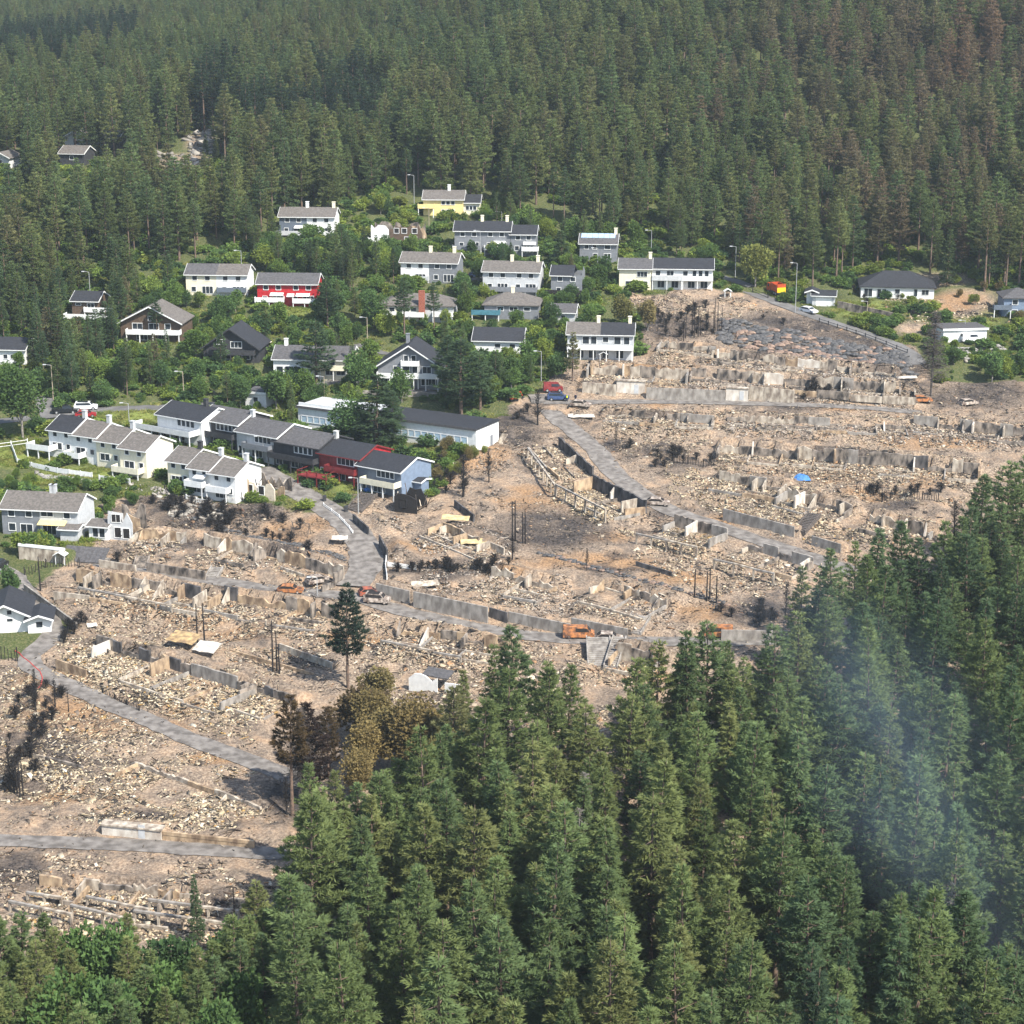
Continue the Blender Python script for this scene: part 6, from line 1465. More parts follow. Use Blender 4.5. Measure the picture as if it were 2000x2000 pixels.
# --- named trees that stand out in the photograph: label, base pixel, top y, kind, tint, width factor
SOLO = [
    ('lone dark pine with bare lower trunk standing in the rubble', 680, 1347, 1140, 'lone', .0, 1.25),
    ('big broad spruce in front of the workshop', 735, 878, 736, 'spruce', .07, 2.5),
    ('bushy dark tree left of the big spruce at the workshop', 690, 866, 778, 'leafy', .03, 1.2),
    ('dense dark pine at the right side of the gable house', 900, 808, 662, 'pine', .07, 2.1),
    ('second dense pine beside the gable house', 938, 795, 684, 'pine', .1, 2.0),
    ('pine standing close behind the dense pair by the gable house', 872, 775, 658, 'pine', .09, 1.8),
    ('pine throwing its shadow on the lawn of the long white house', 618, 746, 626, 'pine', .06, 1.9),
    ('tall pine left of the brick chimney', 790, 668, 545, 'tall', .1, 1.4),
    ('tall pine right of the brick chimney', 848, 656, 552, 'tall', .1, 1.2),
    ('pine in front of the brown chalet', 308, 672, 588, 'tall', .1, 1.3),
    ('weeping birch on the far left by the lane', 45, 860, 708, 'birch', .14, 1.35),
    ('broad dark spruce behind the solar-roof house', 1098, 525, 452, 'spruce', .12, 2.2),
    ('round greyish tree beside the truck', 1475, 562, 478, 'leafy', .62, .95),
    ('scorched pine beside the white terrace house', 1118, 745, 650, 'pine', .5, 1.3),
    ('dark tree at the corner of the ash street', 1085, 742, 690, 'leafy', .1, 1.2),
    ('dark garden tree before the white terrace house corner', 1030, 720, 660, 'leafy', .15, 1.2),
    ('narrow columnar tree beside the long white house', 690, 740, 660, 'spruce', .15, .9),
    ('round garden tree right of the red house', 655, 612, 536, 'leafy', .1, 1.15),
    ('garden tree between the red house and the two-tone duplex', 620, 520, 462, 'leafy', .1, 1.6),
    ('leafy tree in front of the gable house terrace', 785, 790, 722, 'leafy', .2, .9),
    ('young green spruce by the white row workshop end', 570, 836, 778, 'spruce', .3, 1.3),
    ('pine before the black chalet', 432, 722, 650, 'pine', .1, 1.3),
    ('dense dark tree left of the burnt timber house', 640, 630, 560, 'leafy', .05, 1.2),
    ('slim young spruce in front of the lowest post frames', 386, 1838, 1695, 'spruce', .1, .8),
    ('browned oak-like tree at the edge of the tall pines', 800, 1520, 1345, 'birch', .86, 1.5),
    ('golden scorched tree behind the browned oak-like one', 735, 1470, 1340, 'birch', .80, 1.2),
    ('lower golden scorched tree beside the charred pines', 715, 1530, 1400, 'birch', .84, 1.2),
    ('reddish scorched shrub tree below the lone pine', 735, 1385, 1300, 'leafy', .72, 1.3),
    ('scorched brown tree just right of the charred pines', 700, 1440, 1330, 'leafy', .95, 1.3),
    ('scorched brown round tree in front of the ruined terrace', 1215, 640, 575, 'leafy', .66, 1.0),
    ('scorched tree beside the charred thicket', 1265, 650, 590, 'leafy', .72, 1.0),
    ('green garden tree under the burnt dark house', 1150, 632, 592, 'leafy', .3, 1.4),
    ('dark round bush tree beside the teal-balcony bungalow', 1078, 636, 590, 'leafy', .02, 1.0),
    ('dark conifer bush before the shed on the left lane', 20, 1172, 1102, 'leafy', .08, 1.0),
    ('broad leafy tree right of the brick chimney house', 910, 590, 545, 'leafy', .05, 1.4),
    ('yellow-green shrub tree beside the teal balcony', 905, 632, 608, 'leafy', .55, 1.3),
    ('green tree right of the black-roofed cottage', 1050, 690, 640, 'leafy', .2, 1.2),
    ('yellowish climbing bush on the burnt house frame', 780, 445, 418, 'leafy', .55, 1.8),
]
SOLO += [('tall blackened pine with bare trunk at the edge of the tall pines', 571, 1592, 1345, 'tall', .97, 1.35), ('second blackened pine beside the bare-trunked one', 610, 1562, 1358, 'pine', 1.0, 1.2), ('third blackened pine before the golden scorched trees', 642, 1520, 1372, 'pine', .97, 1.4), ('lower blackened pine behind the charred pair', 600, 1500, 1392, 'pine', 1.0, 1.3), ('wide olive-brown tree merging with the browned oak-like one', 840, 1525, 1370, 'birch', .78, 1.3), ('olive-brown tree between the golden ones', 765, 1500, 1365, 'birch', .76, 1.4), ('olive-brown tree top touching the green pines', 860, 1560, 1420, 'birch', .68, 1.2), ('low brown tree at the foot of the golden ones', 700, 1560, 1455, 'birch', .82, 1.2), ('tall leafy tree between the long white house and the gable house', 700, 770, 690, 'leafy', .12, 1.0), ('tall leafy tree behind the white stepped rows', 470, 800, 735, 'leafy', .1, 1.0), ('big leafy tree above the chain of dark roofs', 540, 800, 725, 'leafy', .16, 1.1), ('big leafy tree left of the brick chimney house', 730, 640, 570, 'leafy', .1, 1.1), ('dark pine filling the gap behind the workshop spruce', 770, 868, 766, 'pine', .07, 1.6), ('broad pine above the ash street corner', 968, 770, 690, 'pine', .12, 1.8), ('tall pine beside the red house garden', 640, 640, 540, 'pine', .1, 1.6), ('tall pine left of the cream and white duplex', 330, 588, 490, 'tall', .12, 1.3), ('pine beside the small dark house', 212, 690, 590, 'pine', .1, 1.5)]
KIND = {'lone': [LONE], 'tall': TALLPINE, 'spruce': SPRUCE, 'pine': PINES, 'leafy': LEAFY, 'birch': BIRCH}
NAMES = {'lone': 'pine_tree', 'tall': 'pine_tree', 'spruce': 'spruce_tree', 'pine': 'pine_tree', 'leafy': 'leafy_tree', 'birch': 'leafy_tree'}
for i, (lb, x, yb, yt, kd, tn, wd) in enumerate(SOLO):
    p = on(x, yb); h = (yb - yt) / scale_at(p) / .96; pr = KIND[kd][i % len(KIND[kd])]
    plant(NAMES[kd], lb, 'tree', None, pr, p, h, random.uniform(0, 6.28), tn, wd, hgt(pr))
# charred trees
for i, (lb, x, yb, yt, pr, wd) in enumerate([
    ('thin charred pine skeleton among the blackened pines', 590, 1570, 1372, CHP[1], 1.2),
    ('forked leaning charred tree by the bottom lane', 560, 1590, 1512, CHT[0], .8), ('big leafless black tree right of the boulder wall', 1818, 772, 610, CHP[1], 1.3), ('black leafless tree beside the dark diagonal wall', 905, 972, 890, CHT[1], 1.3),
    ('small charred tree above the ash mound', 955, 942, 876, CHT[2], .9), ('charred tree in front of the workshop corner', 1050, 832, 762, CHT[0], 1.2), ('charred shrub on the lawn beside the ash road', 1203, 870, 830, CHT[1], .8),
    ('small charred tree in the middle of the ash mounds', 1146, 1118, 1073, CHT[2], .7), ('bare charred tree below the group of poles', 1001, 1098, 1048, CHT[0], 1.2), ('charred sapling near the tall pines at mid right', 1534, 1212, 1136, CHT[1], .7), ('thin charred sapling beside the splintered planks', 1490, 1206, 1166, CHT[2], .6),
    ('thin charred tree by the lower left lane bend', 71, 1396, 1308, CHT[0], .6), ('charred bushy tree left of the burnt slope', 108, 1380, 1325, CHT[1], 1.2), ('blackened tree at the far left of the lower slope', 20, 1540, 1440, CHT[2], 1.1), ('charred tree in front of the tall pines at right', 1860, 1100, 980, CHT[0], .8)]):
    p = on(x, yb); h = (yb - yt) / scale_at(p) / .96
    plant('charred_tree', lb, 'burnt tree', None, pr, p, h, random.uniform(0, 6.28), 0, wd, hgt(pr))
BUSHB = [(860, 930), (880, 945), (845, 945), (905, 955), (1010, 820), (1030, 812), (300, 985), (330, 1000), (360, 1005), (410, 1010), (440, 1015), (470, 1005), (1600, 775), (1570, 778), (1640, 770), (1280, 612), (1330, 625), (1380, 630), (140, 1230), (128, 1245), (160, 1222), (230, 1095), (90, 1385), (60, 1480), (70, 1510), (1290, 900), (1280, 912), (120, 1365), (880, 1120), (960, 1118), (820, 1118), (1490, 625), (1530, 635)]
BW = ['in the open burnt gardens'] * len(BUSHB)
for zi, (poly, n) in enumerate([([(280, 985), (420, 985), (560, 1005), (640, 1090), (480, 1060), (340, 1020)], 34), ([(1250, 590), (1400, 595), (1410, 665), (1290, 660)], 22), ([(840, 900), (930, 930), (900, 985), (840, 960)], 12), ([(760, 1108), (1000, 1112), (1000, 1124), (760, 1122)], 20), ([(1180, 850), (1330, 880), (1400, 900), (1300, 920)], 12), ([(40, 1350), (130, 1340), (110, 1400), (30, 1560), (0, 1540)], 24), ([(1400, 1190), (1550, 1190), (1550, 1225), (1420, 1225)], 10), ([(1540, 760), (1660, 760), (1650, 785), (1550, 785)], 10), ([(1660, 950), (1840, 960), (1830, 985), (1680, 975)], 10), ([(120, 1225), (175, 1215), (150, 1260), (115, 1262)], 8), ([(1640, 560), (2000, 590), (1990, 640), (1700, 610)], 12)]):
    bx = np.array(poly); k = 0
    while k < n:
        x, y = random.uniform(bx[:, 0].min(), bx[:, 0].max()), random.uniform(bx[:, 1].min(), bx[:, 1].max())
        if in_poly(np.array([x]), np.array([y]), poly)[0]:
            k += 1
            w_ = hit(x, y)
            if not on_road(w_[0], w_[1], .5): BUSHB.append((x, y)); BW.append(['on the charred bank below the row of three', 'in the burnt thicket beside the boulder wall', 'below the workshop slope by the black diagonal wall', 'in the burnt hedge row by the narrow bend', 'on the verge of the descending ash road', 'on the lower left slope beside the lane', 'near the grey wall at the edge of the pines', 'at the end of the ash street retaining wall', 'near the stakes by the blue tarpaulin', 'by the lane bend above the yellowish rubble', 'around the bungalow at the forest edge'][zi])
for (x, y), where in zip(BUSHB, BW):
    p = on(x, y); plant('charred_bush', 'low charred bush ' + where, 'burnt bush', 'charred bushes in the burnt gardens', random.choice(CHB), p, random.uniform(1.3, 2.4), random.uniform(0, 6), 0, random.uniform(.9, 1.5), 2.6)

# --- the tall pine wood in front: every tree its own object
WOOD = [(600, 1790), (690, 1770), (780, 1750), (870, 1680), (915, 1560), (960, 1450), (1020, 1440), (1100, 1500), (1200, 1500), (1250, 1450), (1330, 1440), (1400, 1430), (1460, 1480), (1510, 1460), (1560, 1360), (1630, 1270), (1720, 1250), (1810, 1265), (1870, 1180), (1930, 1120), (2300, 1080), (2300, 2520), (-250, 2520), (-250, 2060), (60, 2040), (240, 2060), (380, 2030), (470, 1960), (560, 1900), (600, 1800)]
wq = np.array([hit(x, y)[:2] for x, y in WOOD])
cand = []
st_ = 6.2
for gy in np.arange(wq[:, 1].min(), wq[:, 1].max(), st_):
    for gx in np.arange(wq[:, 0].min(), wq[:, 0].max(), st_):
        x = gx + random.uniform(-2.2, 2.2); y = gy + random.uniform(-2.2, 2.2)
        if in_poly(np.array([x]), np.array([y]), [tuple(p) for p in wq])[0]: cand.append((x, y))
wood = []

for x, y in cand:
    z = ground(x, y); X_, Y_, zc = project(x, y, z); h = random.uniform(12.5, 20.5)
    if X_ < 575: continue
    top = project(x, y, z + h)[1]
    if top > 1990 or X_ < -70 or X_ > 2070: continue
    if vnoise(x, y, 14, 77) > .86: continue
    wood.append((x, y, z, h, X_, Y_, zc))
BL = []
for row, (t0, st2) in enumerate([(1795, 40), (1835, 44), (1885, 46), (1940, 48)]):
    for xx in np.arange(-30 + 20 * (row % 2), 545, st2):
        tt = t0 + random.uniform(-22, 22) - (60 if xx > 440 and row else 0) - (45 if xx > 500 else 0)
        if row == 0 and 250 < xx < 420: continue
        BL.append((xx + random.uniform(-12, 12), tt, random.uniform(9, 12.5)))
# a fringe of pines whose tops cut the burnt field where the photograph shows them
for X_, top, h in [(1010, 1218, 19), (965, 1262, 16), (905, 1308, 15), (1060, 1290, 15), (1110, 1292, 14), (1280, 1255, 18), (1340, 1232, 20), (1378, 1212, 20), (1440, 1285, 15), (1495, 1262, 14), (1560, 1110, 17), (1620, 1072, 17), (1700, 1035, 18), (1755, 1018, 18), (1830, 1020, 19), (1905, 925, 20), (1960, 900, 20), (1985, 890, 20), (612, 1488, 15), (655, 1500, 15), (700, 1520, 14), (745, 1500, 15), (790, 1490, 15), (840, 1470, 15), (870, 1410, 14), (885, 1345, 15), (630, 1545, 15), (680, 1560, 15), (728, 1548, 16), (775, 1555, 15), (820, 1535, 16), (860, 1520, 15), (905, 1420, 15), (640, 1600, 15), (1590, 1150, 15), (1880, 985, 18), (1945, 985, 17), (1665, 1055, 16), (1790, 1045, 17)] + BL:
    lo, hi = top + 100, top + 520
    for _ in range(12):
        mid = .5 * (lo + hi); p = hit(X_, mid); t_ = project(p[0], p[1], p[2] + h)[1]
        if t_ < top: lo = mid
        else: hi = mid
    wood.append((p[0], p[1], ground(p[0], p[1]), h, X_, mid, project(*p)[2]))

for i, (x, y, z, h, X_, Y_, zc) in enumerate(wood):
    tn = random.uniform(.16, .46)
    if X_ < 575:
        kd = 'leafy' if random.random() < .22 else 'pine'
        lb = 'smaller green tree of the wood below the lowest post frames'; gp = 'smaller trees of the bottom left wood'
    else:
        kd = 'pine' if random.random() < .8 else 'spruce'
        if Y_ < 1470 and X_ > 1540: lb, gp = 'tall green pine on the right-hand edge of the wood beside the burnt field', 'pines on the right edge of the wood'
        elif Y_ < 1560: lb, gp = 'green pine on the front edge of the wood, its top against the rubble', 'pines on the rubble edge of the wood'
        elif X_ < 1000: lb, gp = 'tall green pine in the wood below the browned trees', 'pines of the wood below the browned trees'
        elif X_ > 1560: lb, gp = 'tall green pine in the bluish smoky side of the wood', 'pines in the smoky side of the wood'
        else: lb, gp = 'tall green pine in the middle of the big wood', 'pines in the middle of the wood'
    if 820 < X_ < 900 and Y_ < 1600: tn = .5
    if kd == 'leafy': tn = random.uniform(0, .16)
    if X_ > 1560: tn = random.uniform(.02, .32)
    r_ = random.random()
    if r_ < .004: tn = .7
    pr = (PINES if kd == 'pine' else SPRUCE if kd == 'spruce' else LEAFY); pr = pr[i % len(pr)]
    tone = 'bluish-green' if tn < .2 else 'yellowish-green' if tn > .34 and tn < .6 else 'browned' if tn > .6 else 'green'
    lb = lb.replace('tall green', ('very tall ' if h > 18.6 else 'shorter ' if h < 16 else 'tall ') + 'green').replace('green pine', tone + ' pine')
    lb = lb.replace('smaller green tree', ('small leafy ' if kd == 'leafy' else 'small coniferous ') + tone + ' tree')
    if kd == 'spruce': lb = lb.replace('pine', 'spruce', 1)
    plant('pine_tree' if kd == 'pine' else 'spruce_tree' if kd == 'spruce' else 'leafy_tree', lb, 'tree', gp, pr, (x, y, z), h, random.uniform(0, 6.28), tn, random.uniform(1.1, 1.5) if kd != 'leafy' else .8, hgt(pr))
DEAD = [make_charred(440, 16, 2.2, 150, GBARK, True)]
for lb, x, top in [('bare grey dead pine among the green crowns', 1140, 1490), ('second bare grey dead pine near the smoke', 1845, 1700), ('short bare dead top in the middle of the wood', 1130, 1560)]:
    p = on(x, top + 230); plant('dead_pine', lb, 'dead tree', None, DEAD[0], p, 230 / scale_at(p), 1.0, 0, 1.0, hgt(DEAD[0]))

# --- gardens: leafy trees and pines scattered over the green slope, one object each
GARD = [
    ([(0, 590), (140, 590), (235, 690), (330, 700), (330, 775), (110, 775), (0, 690)], 60, 'pines below the brown chalet', 'pine'),
    ([(480, 470), (545, 470), (640, 480), (760, 500), (720, 590), (640, 560), (500, 520)], 34, 'pines between the upper duplexes', 'pine'),
    ([(0, 640), (130, 600), (240, 560), (360, 590), (480, 610), (620, 615), (700, 610), (760, 640), (760, 700), (690, 760), (560, 770), (350, 790), (200, 790), (110, 780), (0, 800)], 150, 'gardens around the chalets', 'garden'),
    ([(480, 480), (540, 470), (700, 480), (880, 500), (880, 560), (740, 600), (640, 600), (480, 530)], 80, 'garden trees under the upper duplexes', 'garden'),
    ([(900, 505), (960, 500), (1060, 510), (1210, 520), (1210, 570), (1050, 640), (900, 650), (760, 660), (760, 640), (900, 580)], 70, 'garden trees around the bungalows', 'garden'),
    ([(860, 640), (1090, 640), (1090, 740), (1040, 770), (960, 780), (860, 760)], 60, 'trees above the ash street', 'garden'),
    ([(380, 780), (560, 770), (700, 790), (590, 830), (480, 820)], 26, 'trees between the chain and the workshop', 'garden'),
    ([(640, 430), (720, 405), (800, 410), (930, 430), (1100, 460), (1210, 470), (1400, 500), (1390, 512), (1200, 505), (1060, 480), (880, 428), (700, 440)], 60, 'young trees along the forest foot', 'garden'),
    ([(0, 930), (110, 935), (200, 965), (290, 985), (210, 1000), (190, 960), (0, 965)], 26, 'shrub trees on the bank between the white rows', 'garden'),
    ([(1850, 690), (2050, 700), (2050, 760), (1860, 740)], 14, 'shrub trees at the right photo edge', 'garden'),
    ([(1640, 560), (1800, 545), (2000, 570), (2000, 640), (1800, 610)], 18, 'scorched shrubs around the bungalow', 'scorched'),
    ([(820, 880), (1000, 860), (900, 930), (840, 940)], 24, 'scorched shrubs below the workshop', 'scorched'),
]
gcount = 0
for poly, n, gp, kd in GARD:
    bx = np.array(poly); tries = 0; made = 0; n = int(n * .62)
    while made < n and tries < n * 12:
        tries += 1
        x = random.uniform(bx[:, 0].min(), bx[:, 0].max()); y = random.uniform(bx[:, 1].min(), bx[:, 1].max())
        if not in_poly(np.array([x]), np.array([y]), poly)[0]: continue
        p = on(x, y); s = scale_at(p); big = random.random()
        kk = 'leafy' if big < .72 else ('pine' if big < .9 else 'spruce')
        h = random.uniform(3.2, 7.5) if kk == 'leafy' else random.uniform(6, 12)
        if 'bank' in gp or kd == 'scorched': kk = 'leafy'; h = random.uniform(1.6, 3.4)
        if kd == 'pine': kk = 'pine' if big < .85 else 'spruce'; h = random.uniform(8, 14)
        if 'gardens around' in gp and x < 260 and y < 700: kk = 'pine'; h = random.uniform(9, 15)
        w = h * (.8 if kk == 'leafy' else .33) * s
        if inside_house(p[0], p[1]) or on_road(p[0], p[1]) or hides(x, y, y - h * s, w, p[1]): continue
        if float(ell(LAWN, np.array([x]), np.array([y]))[0]) > .3: continue
        tn = random.uniform(.0, .45) if kk == 'leafy' else random.uniform(.05, .35)
        if kd == 'scorched': tn = random.uniform(.55, .82)
        elif random.random() < .08: tn = .55
        pr = random.choice(LEAFY if kk == 'leafy' else PINES if kk == 'pine' else SPRUCE)
        what = {'leafy': 'leafy green tree', 'pine': 'green pine', 'spruce': 'dark spruce'}[kk] if kd != 'scorched' else 'brownish scorched shrub'
        where = gp.replace('garden trees ', '').replace('shrub trees ', '').replace('young trees ', '').replace('scorched shrubs ', '').replace('pines ', '').replace('trees ', '').replace('gardens around', 'among')
        what = ('yellow-green ' if tn > .4 else 'dark ' if tn < .12 else 'bright ' if tn > .28 else 'mid-toned ') * (kd != 'scorched') + ('low ' if h < 3.6 else 'tall ' if h > 8 else '') + what
        plant({'leafy': 'leafy_tree', 'pine': 'pine_tree', 'spruce': 'spruce_tree'}[kk], '%s %s' % (what, where), 'tree' if kd != 'scorched' else 'shrub', gp, pr, p, h, random.uniform(0, 6.28), tn, random.uniform(.9, 1.2), hgt(pr))
        made += 1; gcount += 1


# --- instanced masses: the forest on the hill and the low growth (nobody could count them)
def scatter(name, label, cat, pos, rot, scl, tint, idx_, protos):
    """one object whose points carry trees through geometry nodes"""
    me = bpy.data.meshes.new(name); me.vertices.add(len(pos)); me.vertices.foreach_set('co', np.asarray(pos, np.float32).ravel())
    def at(n, t, d):
        a = me.attributes.new(n, t, 'POINT'); a.data.foreach_set('vector' if t == 'FLOAT_VECTOR' else 'value', np.asarray(d).ravel())
    at('rot', 'FLOAT_VECTOR', np.asarray(rot, np.float32)); at('scl', 'FLOAT_VECTOR', np.asarray(scl, np.float32)); at('tint', 'FLOAT', np.asarray(tint, np.float32)); at('pick', 'INT', np.asarray(idx_, np.int32))
    me.update()
    ob = tag(put(name, me), label, cat, kind='stuff')
    ng = bpy.data.node_groups.new(name, 'GeometryNodeTree')
    ng.interface.new_socket('Geometry', in_out='INPUT', socket_type='NodeSocketGeometry'); ng.interface.new_socket('Geometry', in_out='OUTPUT', socket_type='NodeSocketGeometry')
    N = ng.nodes; L = ng.links
    gi = N.new('NodeGroupInput'); go = N.new('NodeGroupOutput')
    jn = N.new('GeometryNodeGeometryToInstance')
    for pr in protos[::-1]:
        oi = N.new('GeometryNodeObjectInfo'); oi.inputs['Object'].default_value = pr; oi.inputs['As Instance'].default_value = True
        L.new(oi.outputs['Geometry'], jn.inputs[0])
    iop = N.new('GeometryNodeInstanceOnPoints'); iop.inputs['Pick Instance'].default_value = True
    def na(nm, dt):
        q = N.new('GeometryNodeInputNamedAttribute'); q.data_type = dt; q.inputs['Name'].default_value = nm; return q.outputs['Attribute']
    L.new(gi.outputs[0], iop.inputs['Points'])
    jg = N.new('GeometryNodeJoinGeometry')
    N.remove(jn)
    for pr in protos[::-1]:
        oi = N.new('GeometryNodeObjectInfo'); oi.inputs['Object'].default_value = pr; oi.inputs['As Instance'].default_value = True
        L.new(oi.outputs['Geometry'], jg.inputs[0])
    L.new(jg.outputs[0], iop.inputs['Instance']); L.new(na('pick', 'INT'), iop.inputs['Instance Index'])
    ro = na('rot', 'FLOAT_VECTOR'); L.new(ro, iop.inputs['Rotation']); L.new(na('scl', 'FLOAT_VECTOR'), iop.inputs['Scale'])
    L.new(iop.outputs[0], go.inputs[0])
    ob.modifiers.new('trees', 'NODES').node_group = ng
    return ob

def proto_objects(lst, nm):
    """whole trees (trunk and crown in one mesh) for the masses, kept out of the scene itself"""
    out = []
    for t_, c_ in lst:
        def arr(me):
            v = np.empty(len(me.vertices) * 3, np.float32); me.vertices.foreach_get('co', v); f = np.empty(len(me.loops), np.int32); me.loops.foreach_get('vertex_index', f); return v.reshape(-1, 3), f.reshape(-1, 4)
        v1, f1 = arr(t_); v2, f2 = arr(c_)
        me = mesh_np(nm, np.concatenate([v1, v2]), np.concatenate([f1, f2 + len(v1)]), [t_.materials[0], c_.materials[0]])
        me.polygons.foreach_set('material_index', np.concatenate([np.zeros(len(f1), np.int32), np.ones(len(f2), np.int32)]))
        out.append(bpy.data.objects.new(nm, me))
    return out

HILL = [(-500, 700), (0, 628), (130, 590), (200, 545), (340, 515), (420, 498), (500, 500), (530, 470), (545, 435), (660, 425), (700, 398), (800, 380), (930, 412), (1060, 440), (1110, 458), (1210, 474), (1400, 494), (1450, 545), (1560, 562), (1640, 556), (1700, 530), (1800, 532), (1860, 566), (2000, 598), (2500, 640), (2500, -600), (-500, -600)]
pos = []
xs_ = []
for y0 in np.arange(395, 1330, 6.0):
    step = 6.0 if y0 < 760 else 6.6
    hw_ = y0 * .268 * 1.22 + 15
    gx = np.arange(-hw_, hw_, step)
    xs_.append(np.column_stack([gx + rng.uniform(-2.6, 2.6, len(gx)), y0 + rng.uniform(-2.6, 2.6, len(gx))]))
q = np.concatenate(xs_)
z_ = G(q[:, 0], q[:, 1]); X_, Y_, zc_ = project(q[:, 0], q[:, 1], z_)
k = in_poly(X_, Y_, HILL) & (((X_ - 398) / 36) ** 2 + ((Y_ - 285) / 16) ** 2 > 1) & ((((X_ - 360) / 66) ** 2 + ((Y_ - 330) / 34) ** 2 > 1) | (rng.random(len(X_)) < .16))
k &= vnoise(q[:, 0], q[:, 1], 16, 88) < .9
q, z_, X_, Y_, zc_ = q[k], z_[k], X_[k], Y_[k], zc_[k]
hh = (12 + 9.5 * rng.random(len(q)) ** .8) * (.8 + .35 * vnoise(q[:, 0], q[:, 1], 40, 90))
ok = np.array([not (zc_[i] < 560 and (hides(X_[i], Y_[i], Y_[i] - hh[i] * F / zc_[i], 4.2 * F / zc_[i], q[i, 1]) or inside_house(q[i, 0], q[i, 1], 2.0) or on_road(q[i, 0], q[i, 1], 1.2))) for i in range(len(q))])
# cabins deep in the trees stay open to view
q, z_, X_, Y_, hh, zc_ = q[ok], z_[ok], X_[ok], Y_[ok], hh[ok], zc_[ok]
hh = np.where((X_ > 300) & (X_ < 440) & (Y_ > 300) & (Y_ < 425), hh * .42, hh)
hh = np.where((X_ < 950) & (zc_ > 610), hh * .76, hh)
tn = rng.uniform(.1, .44, len(q)) + .12 * vnoise(q[:, 0], q[:, 1], 30, 91)
sc1 = np.clip(1.25 - ((X_ - 1760) / 400) ** 2 - ((Y_ - 270) / 300) ** 2, 0, 1) * (vnoise(q[:, 0], q[:, 1], 22, 92) > .25)
tn = np.where(rng.random(len(q)) < sc1 * .65, rng.uniform(.5, .64, len(q)), tn)
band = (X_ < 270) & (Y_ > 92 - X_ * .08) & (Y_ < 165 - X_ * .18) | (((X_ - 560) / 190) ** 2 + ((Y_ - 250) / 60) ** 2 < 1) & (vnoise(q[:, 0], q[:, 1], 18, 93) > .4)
tn = np.where(band, rng.uniform(.0, .05, len(q)), tn)  # shadow across these strips of forest is put into the dark needle tint
sc2 = (((X_ - 1890) / 60) ** 2 + ((Y_ - 170) / 50) ** 2 < 1)
tn = np.where(sc2 & (rng.random(len(q)) < .85), rng.uniform(.7, .78, len(q)), tn)
pick = np.where(rng.random(len(q)) < .8, rng.integers(0, 6, len(q)), rng.integers(6, 9, len(q)))
protos = proto_objects(PINES[:4] + TALLPINE[:2] + SPRUCE, 'hill_tree')
ref = np.array([hgt(p) for p in PINES[:4] + TALLPINE[:2] + SPRUCE])
s1 = hh / ref[pick]; wv = rng.uniform(1.0, 1.4, len(q))
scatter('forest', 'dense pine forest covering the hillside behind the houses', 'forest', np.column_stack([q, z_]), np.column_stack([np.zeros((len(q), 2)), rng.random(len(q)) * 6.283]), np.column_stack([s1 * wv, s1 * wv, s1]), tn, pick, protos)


# low growth on unburnt ground
n_ = 22000
xs = rng.uniform(-150, 150, n_); ys = rng.uniform(300, 560, n_); zs = G(xs, ys); X_, Y_, zc_ = project(xs, ys, zs)
bi = np.clip(np.searchsorted(GX, xs) - 1, 0, nx - 1); bj = np.clip(np.searchsorted(GY, ys) - 1, 0, ny - 1)
k = (X_ > -60) & (X_ < 2060) & (BURNM[bj, bi] < .5) & (Y_ < 1070) & (vnoise(xs, ys, 5, 95) > .35) & (col[bj, bi, 3] < .35)
xs, ys, zs, X_, Y_, zc_ = xs[k], ys[k], zs[k], X_[k], Y_[k], zc_[k]
hb = .6 + 2.2 * rng.random(len(xs)) ** 2
ok = np.array([not (inside_house(xs[i], ys[i], .6) or on_road(xs[i], ys[i], .3) or hides(X_[i], Y_[i], Y_[i] - hb[i] * F / zc_[i], 12, ys[i])) for i in range(len(xs))])
xs, ys, zs, X_, hb = xs[ok], ys[ok], zs[ok], X_[ok], hb[ok]
tb = rng.uniform(.0, .6, len(xs)); s1 = hb / 1.8; wv = rng.uniform(.8, 1.7, len(xs))
scatter('undergrowth', 'low green shrubs and weeds over the unburnt slope', 'undergrowth', np.column_stack([xs, ys, zs - .1]), np.column_stack([np.zeros((len(xs), 2)), rng.random(len(xs)) * 6.283]), np.column_stack([s1 * wv, s1 * wv, s1]), tb, rng.integers(0, 4, len(xs)), proto_objects(BUSH, 'low_shrub'))
# grass tufts on lawns and road verges
def make_grass(seed):
    r = np.random.default_rng(seed); c = np.column_stack([r.normal(0, .35, (60, 2)), np.zeros(60)]); u = np.tile([0, 0, 1.0], (60, 1)) + r.normal(0, .3, (60, 3))
    V, Fc = tuft_mesh(c, u, 2, .4, .03, r); return mesh_np('grass', V, Fc, [GRASSM])
gpro = [bpy.data.objects.new('grass_tuft', make_grass(500 + i)) for i in range(3)]
n_ = 26000
xs = rng.uniform(-125, 125, n_); ys = rng.uniform(300, 480, n_); zs = G(xs, ys); X_, Y_, zc_ = project(xs, ys, zs)
bi = np.clip(np.searchsorted(GX, xs) - 1, 0, nx - 1); bj = np.clip(np.searchsorted(GY, ys) - 1, 0, ny - 1)
k = (X_ > -60) & (X_ < 2060) & ((col[bj, bi, 3] > .35) | (vnoise(xs, ys, 6, 97) > .62)) & (BURNM[bj, bi] < .5)
k &= np.array([not on_road(a, b, .2) for a, b in zip(xs, ys)])
xs, ys, zs = xs[k], ys[k], zs[k]; s1 = rng.uniform(.5, 1.2, len(xs))
scatter('grass', 'sunlit rough grass on lawns and banks', 'grass', np.column_stack([xs, ys, zs]), np.column_stack([np.zeros((len(xs), 2)), rng.random(len(xs)) * 6.283]), np.column_stack([s1 * 1.6, s1 * 1.6, s1]), rng.random(len(xs)), rng.integers(0, 3, len(xs)), gpro)

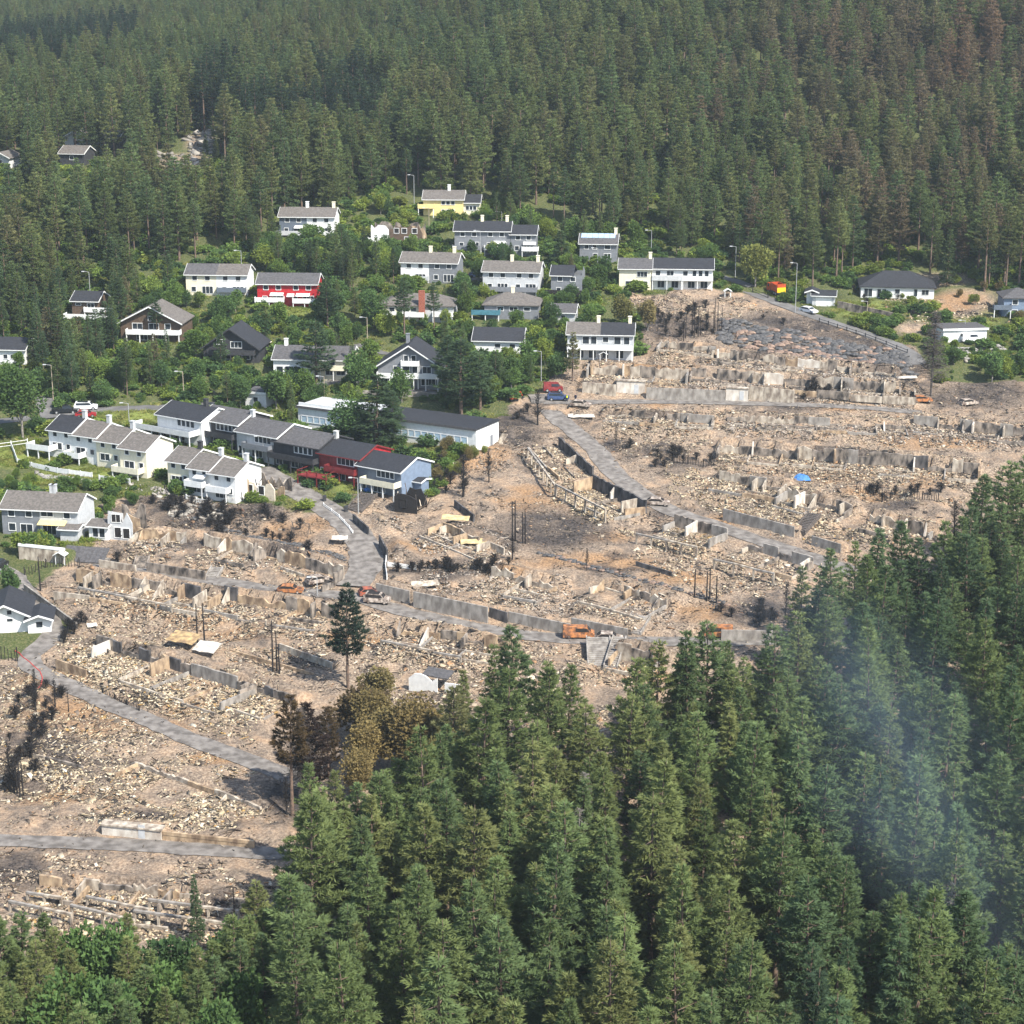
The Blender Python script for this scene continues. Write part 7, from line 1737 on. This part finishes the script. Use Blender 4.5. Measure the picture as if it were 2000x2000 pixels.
# ------------------------------------------------------------------ the summer haze and the thin smoke drifting over the pine wood
def volume_mat(name, colr, dens, aniso=0.2, noise=None):
    m = bpy.data.materials.new(name); m.use_nodes = True
    nt = m.node_tree; N = nt.nodes; N.remove(N['Principled BSDF'])
    v = N.new('ShaderNodeVolumePrincipled'); v.inputs['Color'].default_value = (*colr, 1); v.inputs['Density'].default_value = dens; v.inputs['Anisotropy'].default_value = aniso
    nt.links.new(v.outputs[0], N['Material Output'].inputs['Volume'])
    if noise:
        tc = N.new('ShaderNodeTexCoord'); no = N.new('ShaderNodeTexNoise'); no.inputs['Scale'].default_value = noise; no.inputs['Detail'].default_value = 2
        nt.links.new(tc.outputs['Object'], no.inputs['Vector'])
        ln = N.new('ShaderNodeVectorMath'); ln.operation = 'LENGTH'; nt.links.new(tc.outputs['Object'], ln.inputs[0])
        fo = N.new('ShaderNodeMapRange'); fo.inputs['From Min'].default_value = 1.0; fo.inputs['From Max'].default_value = .2; nt.links.new(ln.outputs['Value'], fo.inputs['Value'])
        th = N.new('ShaderNodeMapRange'); th.inputs['From Min'].default_value = .38; th.inputs['From Max'].default_value = .68; th.inputs['To Max'].default_value = dens * 2; nt.links.new(no.outputs['Fac'], th.inputs['Value'])
        mu = N.new('ShaderNodeMath'); mu.operation = 'MULTIPLY'; nt.links.new(fo.outputs[0], mu.inputs[0]); nt.links.new(th.outputs[0], mu.inputs[1]); nt.links.new(mu.outputs[0], v.inputs['Density'])
    return m
hz = MB().box(-600, 600, -30, 1500, float(GZ.min()) - 2, max(CAM_Z + 15, float(GZ.max()) + 30)).build('haze', volume_mat('haze', (.80, .92, 1.0), HAZE))
hz['kind'] = 'stuff'
c_ = ray_point(1770, 1520, 200.0)
me_ = bpy.data.meshes.new('smoke'); vs_ = []; fs_ = []
for i in range(13):
    for j in range(20):
        a_, b_ = math.pi * i / 12, 2 * math.pi * j / 20
        vs_.append((math.sin(a_) * math.cos(b_), math.sin(a_) * math.sin(b_), math.cos(a_)))
for i in range(12):
    for j in range(20): fs_.append((i * 20 + j, (i + 1) * 20 + j, (i + 1) * 20 + (j + 1) % 20, i * 20 + (j + 1) % 20))
me_.from_pydata(vs_, [], fs_); me_.update(); me_.materials.append(volume_mat('smoke', (.6, .79, 1.0), .0125, .1, 1.5))
sm_ = put('smoke', me_, None, c_); sm_.scale = (13, 7, 35); sm_.rotation_euler = (R(-18), R(-37), 0)
tag(sm_, 'thin bluish smoke drifting over the pine wood on the right', 'smoke', kind='stuff')
